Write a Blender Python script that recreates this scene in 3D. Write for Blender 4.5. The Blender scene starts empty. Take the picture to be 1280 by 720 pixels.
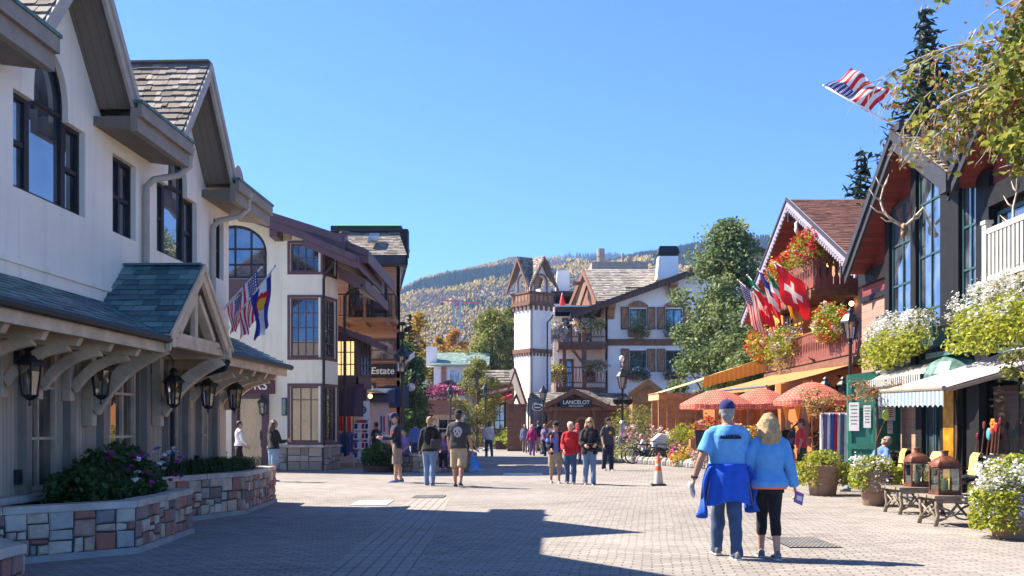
import bpy,bmesh,math,random
import numpy as np
from mathutils import Vector,Matrix,noise
from mathutils.geometry import tessellate_polygon
R = math.radians
random.seed(7)
RNG = np.random.default_rng(7)
SC = bpy.context.scene
COL = SC.collection

# ------------------------------------------------------------------ camera, sky, sun, exposure
F,H,YH,CX = 1250.0,1.47,535.0,640.0       # focal length in photo pixels, eye height, horizon row, centre column
cam = bpy.data.cameras.new('camera')
cam.sensor_width = 36.0
cam.lens = 36.0*F/1280.0
cam.shift_y = (YH-360.0)/1280.0
cam.clip_start = 0.1
cam.clip_end = 20000
camo = bpy.data.objects.new('camera',cam)
camo.location = (0,0,H)
camo.rotation_euler = (R(90),0,0)
COL.objects.link(camo)
SC.camera = camo

SUN_DIR = Vector((-0.905,0.36,1.0)).normalized()      # towards the sun
world = bpy.data.worlds.new('World')
SC.world = world
world.use_nodes = True
wn = world.node_tree
for n_ in list(wn.nodes):
 wn.nodes.remove(n_)
sky = wn.nodes.new('ShaderNodeTexSky')
sky.sky_type = 'NISHITA'
sky.sun_disc = False
sky.sun_elevation = math.asin(SUN_DIR.z)
sky.sun_rotation = math.atan2(SUN_DIR.x,SUN_DIR.y)
sky.altitude = 8000
sky.air_density = 1.0
sky.dust_density = 2.0
sky.ozone_density = 8.0
bg = wn.nodes.new('ShaderNodeBackground')
bg.inputs['Strength'].default_value = 0.145
wo = wn.nodes.new('ShaderNodeOutputWorld')
hs = wn.nodes.new('ShaderNodeHueSaturation')
hs.inputs['Saturation'].default_value = 1.06
wn.links.new(sky.outputs[0],hs.inputs['Color'])
wn.links.new(hs.outputs[0],bg.inputs[0])
wn.links.new(bg.outputs[0],wo.inputs[0])

sl = bpy.data.lights.new('sun','SUN')
sl.energy = 5.0
sl.angle = R(0.5)
sl.color = (1.0,0.90,0.75)
so = bpy.data.objects.new('sun',sl)
so.rotation_euler = SUN_DIR.to_track_quat('Z','Y').to_euler()
so.location = (-30,12,40)
COL.objects.link(so)

SC.view_settings.view_transform = 'Standard'
SC.view_settings.look = 'None'
SC.view_settings.exposure = 1.7
SC.view_settings.gamma = 1.0
SC.view_settings.use_curve_mapping = False
SC.render.engine = 'CYCLES'
try:
 SC.cycles.use_denoising = True
 SC.cycles.max_bounces = 7
 SC.cycles.diffuse_bounces = 5
 SC.cycles.glossy_bounces = 3
 SC.cycles.transparent_max_bounces = 8
 SC.cycles.sample_clamp_indirect = 4.0
 SC.cycles.caustics_reflective = False
 SC.cycles.caustics_refractive = False
except Exception:
 pass

def P(px,py,Y):
 return Vector(((px-CX)/F*Y,Y,H+(YH-py)/F*Y))
def G(px,py):
 Y = F*H/(py-YH)
 return Vector(((px-CX)/F*Y,Y,0.0))

# ------------------------------------------------------------------ materials
MATS = {}
class NT:
 """small wrapper for building node trees"""
 def __init__(s,name):
  s.m = bpy.data.materials.new(name)
  s.m.use_nodes = True
  s.t = s.m.node_tree
  s.b = s.t.nodes.get('Principled BSDF')
  s.out = s.t.nodes.get('Material Output')
  MATS[name] = s.m
 def n(s,typ,**kw):
  k = s.t.nodes.new(typ)
  for a,v in kw.items():
   if a.startswith('i_'):
    key = a[2:]
    key = int(key) if key.isdigit() else key.replace('_',' ')
    k.inputs[key].default_value = v
   else:
    setattr(k,a,v)
  return k
 def l(s,a,b):
  s.t.links.new(a,b)
 def math(s,op,a,b=None,clamp=False):
  k = s.n('ShaderNodeMath',operation=op)
  k.use_clamp = clamp
  for i,v in enumerate((a,b)):
   if v is None: continue
   if isinstance(v,(int,float)): k.inputs[i].default_value = v
   else: s.l(v,k.inputs[i])
  return k.outputs[0]
 def mix(s,fac,a,b,blend='MIX'):
  k = s.n('ShaderNodeMix',data_type='RGBA',blend_type=blend)
  for sock,v in ((k.inputs[0],fac),(k.inputs[6],a),(k.inputs[7],b)):
   if isinstance(v,(int,float)): sock.default_value = v
   elif isinstance(v,tuple): sock.default_value = (*v[:3],1)
   else: s.l(v,sock)
  return k.outputs[2]
 def coord(s,scale=(1,1,1)):
  tc = s.n('ShaderNodeTexCoord')
  mp = s.n('ShaderNodeMapping')
  mp.inputs['Scale'].default_value = scale
  s.l(tc.outputs['Object'],mp.inputs[0])
  return mp.outputs[0]
 def noise(s,vec,scale,detail=4,rough=0.55):
  k = s.n('ShaderNodeTexNoise',i_Scale=scale,i_Detail=detail,i_Roughness=rough)
  s.l(vec,k.inputs['Vector'])
  return k.outputs['Fac']
 def ramp(s,fac,stops,interp='LINEAR'):
  k = s.n('ShaderNodeValToRGB')
  k.color_ramp.interpolation = interp
  el = k.color_ramp.elements
  while len(el) < len(stops): el.new(0.5)
  for e,(p,c) in zip(el,stops):
   e.position = p
   e.color = (*c[:3],1)
  s.l(fac,k.inputs[0])
  return k.outputs[0]
 def bump(s,height,strength=0.3,dist=0.02):
  k = s.n('ShaderNodeBump',i_Strength=strength,i_Distance=dist)
  s.l(height,k.inputs['Height'])
  s.l(k.outputs[0],s.b.inputs['Normal'])
  return k
 def set(s,**kw):
  for a,v in kw.items():
   key = a.replace('_',' ')
   if isinstance(v,tuple) and len(v) == 3: v = (*v,1)
   if hasattr(v,'is_linked'): s.l(v,s.b.inputs[key])
   else: s.b.inputs[key].default_value = v
  return s.m

def mplain(name,c,rough=0.6,var=0.12,scale=6.0,bump=0.1,metal=0.0,spec=0.5,dirt=None,bscale=None,streak=False):
 t = NT(name)
 v = t.coord()
 f = t.noise(v,scale)
 lo = tuple(max(0,x*(1-var*1.6)) for x in c)
 hi = tuple(min(1,x*(1+var)) for x in c)
 col = t.ramp(f,[(0.3,lo),(0.7,hi)])
 if dirt:
  g = t.noise(t.coord((1,1,.35)),0.9,6)
  col = t.mix(t.ramp(g,[(0.5,(0,0,0)),(0.75,(.6,.6,.6))]),col,dirt)
  if streak:
   q = t.noise(t.coord((3.2,3.2,.16)),1.6,5,.6)
   col = t.mix(t.ramp(q,[(.52,(0,0,0)),(.8,(.8,.8,.8))]),col,tuple(x*.82 for x in dirt))
 t.set(Base_Color=col,Roughness=rough,Metallic=metal)
 t.b.inputs['Specular IOR Level'].default_value = spec
 if bump:
  t.bump(t.noise(v,bscale or scale*8,3),bump,0.01)
 return t.m

def mplanks(name,c,axis='Z',pitch=0.14,rough=0.65,var=0.25,groove=0.06,grain=(1,1,1),c2=None):
 """boards: grooves across the chosen axis, each board its own tone, grain along it"""
 t = NT(name)
 v = t.coord()
 sp = t.n('ShaderNodeSeparateXYZ'); t.l(v,sp.inputs[0])
 q = t.math('DIVIDE',sp.outputs['XYZ'.index(axis)],pitch)
 fr = t.math('FRACT',q)
 fl = t.math('FLOOR',q)
 wn_ = t.n('ShaderNodeTexWhiteNoise',noise_dimensions='1D'); t.l(fl,wn_.inputs['W'])
 lo = tuple(x*(1-var) for x in c); hi = tuple(min(1,x*(1+var)) for x in (c2 or c))
 col = t.mix(wn_.outputs['Value'],lo,hi)
 sc = {'X': (14,14,1.2),'Y': (14,14,1.2),'Z': (1.2,1.2,16)}[axis]
 gr = t.noise(t.coord(sc),3,5,.65)
 col = t.mix(t.math('MULTIPLY',gr,.7),col,tuple(x*.45 for x in c))
 e = t.math('LESS_THAN',fr,groove)
 col = t.mix(t.math('MULTIPLY',e,.75),col,tuple(x*.2 for x in c))
 h = t.math('ADD',t.math('SUBTRACT',1.0,e),t.math('MULTIPLY',gr,.25))
 t.set(Base_Color=col,Roughness=rough)
 t.bump(h,.5,.012)
 return t.m

def mtint(name,stops,rough=0.6,bump=.3,bscale=14,transl=0.0,spec=.5,noisemix=.35,dist=.01):
 """colour chosen by a per-face tint attribute, broken up by noise"""
 t = NT(name)
 at = t.n('ShaderNodeAttribute',attribute_name='tint')
 f = at.outputs['Fac']
 v = t.coord()
 if noisemix:
  nz = t.noise(v,bscale*.5,5,.65)
  f = t.math('ADD',f,t.math('MULTIPLY',t.math('SUBTRACT',nz,.5),noisemix),clamp=True)
 col = t.ramp(f,stops)
 t.set(Base_Color=col,Roughness=rough)
 t.b.inputs['Specular IOR Level'].default_value = spec
 if bump:
  t.bump(t.noise(v,bscale*2.5,4,.7),bump,dist)
 if transl:
  tr = t.n('ShaderNodeBsdfTranslucent'); t.l(col,tr.inputs[0])
  mx = t.n('ShaderNodeMixShader',i_0=transl)
  t.l(t.b.outputs[0],mx.inputs[1]); t.l(tr.outputs[0],mx.inputs[2]); t.l(mx.outputs[0],t.out.inputs[0])
 return t.m

def memit(name,c,strength):
 t = NT(name)
 t.set(Base_Color=c,Emission_Color=c,Emission_Strength=strength,Roughness=.5)
 return t.m

def mglass(name,c=(0.02,0.025,0.03),rough=.02,interior=None,ior=1.6):
 """window glass backed by a dark room: a dim, uneven interior under a clear reflection"""
 t = NT(name)
 v = t.coord((1,1,.7))
 f = t.noise(v,2.2,3)
 col = t.ramp(f,[(0.4,tuple(x*.5 for x in c)),(0.62,interior or tuple(min(1,x*3) for x in c))])
 t.set(Base_Color=col,Roughness=rough,Coat_Weight=1.0,Coat_Roughness=0.005,Coat_IOR=ior)
 t.b.inputs['Specular IOR Level'].default_value = .8
 t.bump(t.noise(t.coord(),.9,1),.02,.02)
 return t.m

def mclear(name,tint=(.9,.95,.95),refl=.1):
 t = NT(name)
 gl = t.n('ShaderNodeBsdfGlossy',i_Roughness=.01)
 tr = t.n('ShaderNodeBsdfTransparent',i_0=(*tint,1))
 fr = t.n('ShaderNodeLayerWeight',i_Blend=.35)
 mx = t.n('ShaderNodeMixShader')
 t.l(t.math('ADD',t.math('MULTIPLY',fr.outputs['Fresnel'],.8),refl,clamp=True),mx.inputs[0])
 t.l(tr.outputs[0],mx.inputs[1]); t.l(gl.outputs[0],mx.inputs[2]); t.l(mx.outputs[0],t.out.inputs[0])
 return t.m

def mfabric(name,c,rough=.85,var=.12,weave=260,bump=.12,sheen=.15):
 t = NT(name)
 v = t.coord()
 f = t.noise(v,9,4)
 col = t.ramp(f,[(.3,tuple(x*(1-var) for x in c)),(.7,tuple(min(1,x*(1+var)) for x in c))])
 t.set(Base_Color=col,Roughness=rough)
 t.b.inputs['Sheen Weight'].default_value = sheen
 t.b.inputs['Specular IOR Level'].default_value = .2
 t.bump(t.noise(v,weave,2),bump,.004)
 return t.m

def mstripes(name,ca,cb,axis='X',pitch=.2,duty=.5,rough=.75,transl=.25,direction=None):
 t = NT(name)
 v = t.coord()
 if direction:
  dp = t.n('ShaderNodeVectorMath',operation='DOT_PRODUCT'); t.l(v,dp.inputs[0]); dp.inputs[1].default_value = direction
  val = dp.outputs['Value']
 else:
  sp = t.n('ShaderNodeSeparateXYZ'); t.l(v,sp.inputs[0]); val = sp.outputs['XYZ'.index(axis)]
 fr = t.math('FRACT',t.math('DIVIDE',val,pitch))
 col = t.mix(t.math('LESS_THAN',fr,duty),ca,cb)
 col = t.mix(t.math('MULTIPLY',t.noise(v,5,4),.25),col,tuple(x*.7 for x in ca))
 t.set(Base_Color=col,Roughness=rough)
 if transl:
  tr = t.n('ShaderNodeBsdfTranslucent'); t.l(col,tr.inputs[0])
  mx = t.n('ShaderNodeMixShader',i_0=transl)
  t.l(t.b.outputs[0],mx.inputs[1]); t.l(tr.outputs[0],mx.inputs[2]); t.l(mx.outputs[0],t.out.inputs[0])
 return t.m

# --- ground paving
def mpaving(name,ca,cb,cm,bw,bh,rot=0.0,mortar=.012,offset=.5,warp=.02,bump=.6,rough=.8):
 t = NT(name)
 tc = t.n('ShaderNodeTexCoord')
 v0 = tc.outputs['Object']
 nz = t.n('ShaderNodeTexNoise',i_Scale=1.1,i_Detail=2.0); t.l(v0,nz.inputs['Vector'])
 sub = t.n('ShaderNodeVectorMath',operation='SUBTRACT'); t.l(nz.outputs['Color'],sub.inputs[0]); sub.inputs[1].default_value = (.5,.5,.5)
 sca = t.n('ShaderNodeVectorMath',operation='SCALE'); t.l(sub.outputs[0],sca.inputs[0]); sca.inputs['Scale'].default_value = warp*6
 add = t.n('ShaderNodeVectorMath',operation='ADD'); t.l(v0,add.inputs[0]); t.l(sca.outputs[0],add.inputs[1])
 mp = t.n('ShaderNodeMapping'); mp.inputs['Rotation'].default_value = (0,0,rot); t.l(add.outputs[0],mp.inputs[0])
 br = t.n('ShaderNodeTexBrick',offset=offset,i_Scale=1.0)
 br.inputs['Brick Width'].default_value = bw; br.inputs['Row Height'].default_value = bh
 br.inputs['Mortar Size'].default_value = mortar; br.inputs['Mortar Smooth'].default_value = .35
 br.inputs['Color1'].default_value = (*ca,1); br.inputs['Color2'].default_value = (*cb,1); br.inputs['Mortar'].default_value = (*cm,1)
 t.l(mp.outputs[0],br.inputs['Vector'])
 big = t.noise(v0,.22,6,.6)
 mid = t.noise(v0,1.7,5,.65)
 fine = t.noise(v0,40,3,.7)
 col = t.mix(t.ramp(big,[(.38,(0,0,0)),(.7,(.5,.5,.5))]),br.outputs['Color'],tuple(x*1.35 for x in cb))
 col = t.mix(t.ramp(mid,[(.5,(0,0,0)),(.78,(.5,.5,.5))]),col,tuple(x*.55 for x in ca))
 col = t.mix(t.math('MULTIPLY',fine,.3),col,tuple(x*.6 for x in ca))
 t.set(Base_Color=col,Roughness=rough)
 t.b.inputs['Specular IOR Level'].default_value = .3
 h = t.math('ADD',t.math('MULTIPLY',t.math('SUBTRACT',1.0,br.outputs['Fac']),1.0),t.math('ADD',t.math('MULTIPLY',mid,.8),t.math('MULTIPLY',fine,.35)))
 t.bump(h,bump,.012)
 return t.m

# ------------------------------------------------------------------ mesh builder
class MB:
 def __init__(s,M=None):
  s.v = []; s.f = []; s.mi = []; s.t = []; s.M = M
 def _add(s,vs):
  b = len(s.v)
  if s.M is not None:
   s.v.extend([s.M @ Vector(v) for v in vs])
  else:
   s.v.extend([Vector(v) for v in vs])
  return b
 def face(s,idx,m=0,tint=.5):
  s.f.append(tuple(idx)); s.mi.append(m); s.t.append(tint)
 def poly(s,vs,m=0,tint=.5):
  b = s._add(vs); s.face(range(b,b+len(vs)),m,tint)
 def hexa(s,c8,m=0,tint=.5):
  """8 corners: bottom loop then top loop"""
  b = s._add(c8)
  for q in ((3,2,1,0),(4,5,6,7),(0,1,5,4),(1,2,6,5),(2,3,7,6),(3,0,4,7)):
   s.face([b+i for i in q],m,tint)
 def box(s,x0,x1,y0,y1,z0,z1,m=0,tint=.5):
  s.hexa([(x0,y0,z0),(x1,y0,z0),(x1,y1,z0),(x0,y1,z0),(x0,y0,z1),(x1,y0,z1),(x1,y1,z1),(x0,y1,z1)],m,tint)
 def cbox(s,c,sx,sy,sz,m=0,rz=0.0):
  c = Vector(c); r = Matrix.Rotation(rz,3,'Z'); o = []
  for z in (-sz/2,sz/2):
   for x,y in ((-1,-1),(1,-1),(1,1),(-1,1)):
    o.append(c+r @ Vector((x*sx/2,y*sy/2,0))+Vector((0,0,z)))
  s.hexa(o,m)
 def bar(s,p,q,w,h,up=(0,0,1),m=0):
  p,q = Vector(p),Vector(q); d = (q-p).normalized(); up = Vector(up)
  if abs(d.dot(up)) > .98: up = Vector((0,1,0)) if abs(d.y) < .9 else Vector((1,0,0))
  a = d.cross(up).normalized(); b = a.cross(d).normalized()
  o = []
  for e in (p,q):
   for i,j in ((-1,-1),(1,-1),(1,1),(-1,1)):
    o.append(e+a*(i*w/2)+b*(j*h/2))
  s.hexa(o,m)
 def prism(s,pts,vec,m=0,tint=.5):
  vec = Vector(vec); n = len(pts)
  b = s._add(list(pts)+[Vector(p)+vec for p in pts])
  s.face(list(range(b+n-1,b-1,-1)),m,tint)
  s.face(list(range(b+n,b+2*n)),m,tint)
  for i in range(n):
   j = (i+1) % n
   s.face((b+i,b+j,b+n+j,b+n+i),m,tint)
 def tube(s,path,rad,seg=8,m=0,cap=True,sq=1.0):
  path = [Vector(p) for p in path]; n = len(path)
  if not hasattr(rad,'__len__'): rad = [rad]*n
  rings = []; prev = None
  for i,p in enumerate(path):
   d = (path[min(i+1,n-1)]-path[max(i-1,0)]).normalized()
   if prev is None:
    a = Vector((0,0,1)) if abs(d.z) < .9 else Vector((1,0,0))
    u = d.cross(a).normalized()
   else:
    u = (prev-d*prev.dot(d)).normalized()
   w = d.cross(u); prev = u
   r = rad[i]
   rings.append(s._add([p+(u*math.cos(2*math.pi*k/seg)+w*(math.sin(2*math.pi*k/seg)*sq))*r for k in range(seg)]))
  for a,b in zip(rings,rings[1:]):
   for k in range(seg):
    s.face((a+k,a+(k+1) % seg,b+(k+1) % seg,b+k),m)
  if cap:
   s.face([rings[0]+k for k in range(seg-1,-1,-1)],m)
   s.face([rings[-1]+k for k in range(seg)],m)
 def lathe(s,prof,c=(0,0,0),seg=16,m=0,a0=0.0,a1=2*math.pi,sx=1.0,sy=1.0):
  c = Vector(c); full = abs(a1-a0-2*math.pi) < 1e-6; cnt = seg if full else seg+1
  rings = []
  for r,z in prof:
   rings.append(s._add([c+Vector((r*sx*math.cos(a0+(a1-a0)*k/seg),r*sy*math.sin(a0+(a1-a0)*k/seg),z)) for k in range(cnt)]))
  for a,b in zip(rings,rings[1:]):
   for k in range(seg):
    k2 = (k+1) % cnt
    s.face((a+k,a+k2,b+k2,b+k),m)
 def ball(s,c,rx,ry=None,rz=None,seg=12,rings=8,m=0,rot=None):
  ry = ry or rx; rz = rz or rx; c = Vector(c); L = []
  for i in range(rings+1):
   th = math.pi*i/rings
   r = max(math.sin(th),1e-4)
   vs = []
   for k in range(seg):
    p = Vector((rx*r*math.cos(2*math.pi*k/seg),ry*r*math.sin(2*math.pi*k/seg),-rz*math.cos(th)))
    if rot is not None: p = rot @ p
    vs.append(c+p)
   L.append(s._add(vs))
  for a,b in zip(L,L[1:]):
   for k in range(seg):
    s.face((a+k,a+(k+1) % seg,b+(k+1) % seg,b+k),m)
 def rings(s,R_,m=0,cap=True):
  """loft of closed loops with equal counts"""
  n = len(R_[0]); bs = [s._add(r) for r in R_]
  for a,b in zip(bs,bs[1:]):
   for k in range(n):
    s.face((a+k,a+(k+1) % n,b+(k+1) % n,b+k),m)
  if cap:
   s.face([bs[0]+k for k in range(n-1,-1,-1)],m); s.face([bs[-1]+k for k in range(n)],m)
 def grid(s,fn,nu,nv,m=0,mf=None):
  b = s._add([fn(i/nu,j/nv) for j in range(nv+1) for i in range(nu+1)])
  for j in range(nv):
   for i in range(nu):
    a = b+j*(nu+1)+i
    s.face((a,a+1,a+nu+2,a+nu+1),mf((i+.5)/nu,(j+.5)/nv) if mf else m)
 def build(s,name,mats,parent=None,smooth=False,bevel=0.0,fix=True):
  me = bpy.data.meshes.new(name)
  me.from_pydata([tuple(v) for v in s.v],[],s.f)
  mats = mats if isinstance(mats,(list,tuple)) else [mats]
  for m in mats: me.materials.append(MATS[m] if isinstance(m,str) else m)
  if s.f:
   me.polygons.foreach_set('material_index',s.mi)
   at = me.attributes.new('tint','FLOAT','FACE'); at.data.foreach_set('value',s.t)
  if fix:
   bm = bmesh.new(); bm.from_mesh(me)
   bmesh.ops.recalc_face_normals(bm,faces=bm.faces)
   bm.to_mesh(me); bm.free()
  if smooth:
   me.polygons.foreach_set('use_smooth',[True]*len(me.polygons))
   if smooth == 'auto':
    me.set_sharp_from_angle(angle=R(40))
  me.update()
  o = bpy.data.objects.new(name,me)
  COL.objects.link(o)
  if bevel:
   bv = o.modifiers.new('bevel','BEVEL'); bv.width = bevel; bv.segments = 2; bv.limit_method = 'ANGLE'; bv.angle_limit = R(40)
  setpar(o,parent)
  return o

def setpar(o,parent):
 if parent is not None:
  o.parent = parent
  top = parent
  off = Matrix.Identity(4)
  while top is not None:
   off = off @ Matrix.Translation(-Vector(top.location)) if top.type == 'EMPTY' else off
   top = top.parent
  if parent.type == 'EMPTY':
   o.matrix_parent_inverse = off
def tag(o,label,cat,group=None,kind=None):
 if label: o['label'] = label
 if cat: o['category'] = cat
 if group: o['group'] = group
 if kind: o['kind'] = kind
 return o
def thing(name,label,cat,loc=(0,0,0),group=None):
 o = bpy.data.objects.new(name,None)
 o.empty_display_size = .2
 o.location = loc
 COL.objects.link(o)
 return tag(o,label,cat,group)
CHILDREN = {}
def dup(root,loc,rz=0.0,label=None,group=None,scale=None):
 kids = [c for c in bpy.data.objects if c.parent is root]
 r = root.copy(); COL.objects.link(r); r.location = loc; r.rotation_euler = (0,0,rz)
 if scale: r.scale = (scale,scale,scale)
 if label: r['label'] = label
 if group: r['group'] = group
 for ch in kids:
  c = ch.copy(); COL.objects.link(c); c.parent = r
  for g in [q for q in bpy.data.objects if q.parent is ch]:
   d = g.copy(); COL.objects.link(d); d.parent = c
 return r

def frame(o,u,n=None):
 """facade frame: local x along u, local y outward, local z up"""
 u = Vector((u[0],u[1],0)).normalized()
 n = Vector((u.y,-u.x,0)) if n is None else Vector(n)
 z = Vector((0,0,1))
 M = Matrix(((u.x,n.x,z.x,o[0]),(u.y,n.y,z.y,o[1]),(u.z,n.z,z.z,o[2] if len(o) > 2 else 0),(0,0,0,1)))
 return M

def wall(mb,outer,holes,w,depth,m=0,mr=None):
 """flat wall in facade coordinates with openings; reveals go back by depth"""
 loops = [outer]+holes
 flat = [p for l in loops for p in l]
 tris = tessellate_polygon([[Vector((p[0],p[1],0)) for p in l] for l in loops])
 b = mb._add([(p[0],w,p[1]) for p in flat])
 for t in tris: mb.face([b+i for i in t],m)
 c = mb._add([(p[0],w-depth,p[1]) for p in flat])
 k = 0
 for li,l in enumerate(loops):
  n = len(l)
  for i in range(n):
   j = (i+1) % n
   mb.face((b+k+i,b+k+j,c+k+j,c+k+i),m if (mr is None or li == 0) else mr)
  k += n
def rect(u0,u1,z0,z1):
 return [(u0,z0),(u1,z0),(u1,z1),(u0,z1)]
def archpoly(u0,u1,z0,zs,za,n=10):
 c = (u0+u1)/2; r = (u1-u0)/2
 return [(u0,z0),(u1,z0)]+[(c+r*math.cos(math.pi*i/n),zs+(za-zs)*math.sin(math.pi*i/n)) for i in range(n+1)]

def window(parent,M,u0,u1,z0,z1,w=-.12,cols=1,rows=1,fr='dark_frame',gl='glass',ft=.06,mt=.025,proud=.04,trim=None,arch=None,sill=None,rowz=None,name='window'):
 """a window part: glass with a frame child (and sill)"""
 g = MB(M)
 if arch:
  pl = archpoly(u0,u1,z0,arch,z1,12)
  g.prism([(a,w-.02,z) for a,z in pl],(0,.02,0))
 else:
  g.box(u0,u1,w-.02,w,z0,z1)
 wo_ = g.build(name,gl,parent)
 f = MB(M)
 a,b = w+.001,w+proud
 zt = arch if arch else z1
 f.box(u0,u0+ft,a,b,z0,zt); f.box(u1-ft,u1,a,b,z0,zt)
 f.box(u0+ft,u1-ft,a,b,z0,z0+ft)
 if arch:
  o_,i_ = archpoly(u0,u1,z0,arch,z1,12)[2:],archpoly(u0+ft,u1-ft,z0,arch,z1-ft,12)[2:]
  for k in range(len(o_)-1):
   f.hexa([(o_[k][0],a,o_[k][1]),(o_[k+1][0],a,o_[k+1][1]),(i_[k+1][0],a,i_[k+1][1]),(i_[k][0],a,i_[k][1]),
     (o_[k][0],b,o_[k][1]),(o_[k+1][0],b,o_[k+1][1]),(i_[k+1][0],b,i_[k+1][1]),(i_[k][0],b,i_[k][1])])
 else:
  f.box(u0+ft,u1-ft,a,b,z1-ft,z1)
 for i in range(1,cols):
  u = u0+(u1-u0)*i/cols
  f.box(u-mt,u+mt,a,b-.008,z0+ft,(z1 if arch else z1-ft)-.002)
 zs = rowz or [z0+(z1-z0)*j/rows for j in range(1,rows)]
 for z in zs:
  f.box(u0+ft,u1-ft,a,b-.012,z-mt,z+mt)
 if trim:
  t = trim
  f.box(u0-t,u0-.001,w+.02,.03,z0-t,z1+t); f.box(u1+.001,u1+t,w+.02,.03,z0-t,z1+t)
  f.box(u0-.001,u1+.001,w+.02,.03,z1+.001,z1+t); f.box(u0-.001,u1+.001,w+.02,.03,z0-t,z0-.001)
 f.build('frame',fr,wo_)
 if sill:
  s_ = MB(M); s_.box(u0-.06,u1+.06,-.06,.08,z0-.08,z0-.005); s_.build('sill',sill,wo_)
 return wo_

def shingles(mb,e0,e1,r0,r1,course=.18,width=.16,th=.018,m=0,jit=.5,over=1.35,skew=.02):
 """overlapping shingles between an eave line e0-e1 and a ridge line r0-r1"""
 e0,e1,r0,r1 = map(Vector,(e0,e1,r0,r1))
 nrm = (e1-e0).cross(r0-e0).normalized()
 if nrm.z < 0: nrm =-nrm
 L = ((r0-e0).length+(r1-e1).length)/2
 nr = max(1,int(round(L/course)))
 for j in range(nr):
  a,b = j/nr,min(1.0,(j+over)/nr)
  p0,p1 = e0.lerp(r0,a),e1.lerp(r1,a)
  q0,q1 = e0.lerp(r0,b),e1.lerp(r1,b)
  W = (p1-p0).length
  if W < .03: continue
  x =-random.random()*width
  while x < W:
   wd = width*random.uniform(1-jit,1+jit)
   s0,s1 = max(0,x)/W,min(W,x+wd*.96)/W
   x += wd
   if s1-s0 < .002: continue
   t0 = th*random.uniform(.8,1.5)
   d = (e0-r0).normalized()*random.uniform(-skew,skew)
   A,B = p0.lerp(p1,s0)+d,p0.lerp(p1,s1)+d
   C,D = q0.lerp(q1,s1),q0.lerp(q1,s0)
   lo,hi = nrm*.002,nrm*(t0+.01)
   mb.hexa([A+lo,B+lo,C+lo*.5,D+lo*.5,A+hi,B+hi,C+nrm*.006,D+nrm*.006],m,random.random())

def slab(mb,e0,e1,r0,r1,th,m=0):
 """roof deck: a slab below the plane e0 e1 r1 r0"""
 e0,e1,r0,r1 = map(Vector,(e0,e1,r0,r1))
 n = (e1-e0).cross(r0-e0).normalized()
 if n.z < 0: n =-n
 d = n*-th
 mb.hexa([e0+d,e1+d,r1+d,r0+d,e0,e1,r1,r0],m)

def ashlar(mb,u0,u1,z0,z1,w,big=.42,small=.16,prot=.03,gap=.006,m=0):
 """random stone blocks on a facade rectangle"""
 st = [(u0,u1,z0,z1)]; out = []
 while st:
  a,b,c,d = st.pop()
  W,Hh = b-a,d-c
  if (W < big and Hh < big*.72 and random.random() < .75) or (W < small*1.3 and Hh < small*1.2):
   out.append((a,b,c,d)); continue
  if W > Hh*1.15:
   s_ = a+W*random.uniform(.3,.7); st += [(a,s_,c,d),(s_,b,c,d)]
  else:
   s_ = c+Hh*random.uniform(.32,.68); st += [(a,b,c,s_),(a,b,s_,d)]
 for a,b,c,d in out:
  t = random.random(); pr = w+prot*random.uniform(.35,1)
  j = lambda: random.uniform(-.006,.014)
  q = [(a+gap+j(),c+gap+j()),(b-gap-j(),c+gap+j()),(b-gap-j(),d-gap-j()),(a+gap+j(),d-gap-j())]
  i_ = min(.016,(b-a)*.15,(d-c)*.15)
  cx_,cz_ = (a+b)/2,(c+d)/2
  f = lambda p: (p[0]+(i_ if p[0] < cx_ else -i_),p[1]+(i_ if p[1] < cz_ else -i_))
  k = mb._add([(p[0],w-.01,p[1]) for p in q]+[(p[0],pr-i_*.7,p[1]) for p in q]+[(f(p)[0],pr+random.uniform(-.004,.004),f(p)[1]) for p in q])
  for s0 in (0,4):
   for e in range(4):
    mb.face((k+s0+e,k+s0+(e+1) % 4,k+s0+4+(e+1) % 4,k+s0+4+e),m,t)
  mb.face((k+8,k+9,k+10,k+11),m,t)

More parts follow.
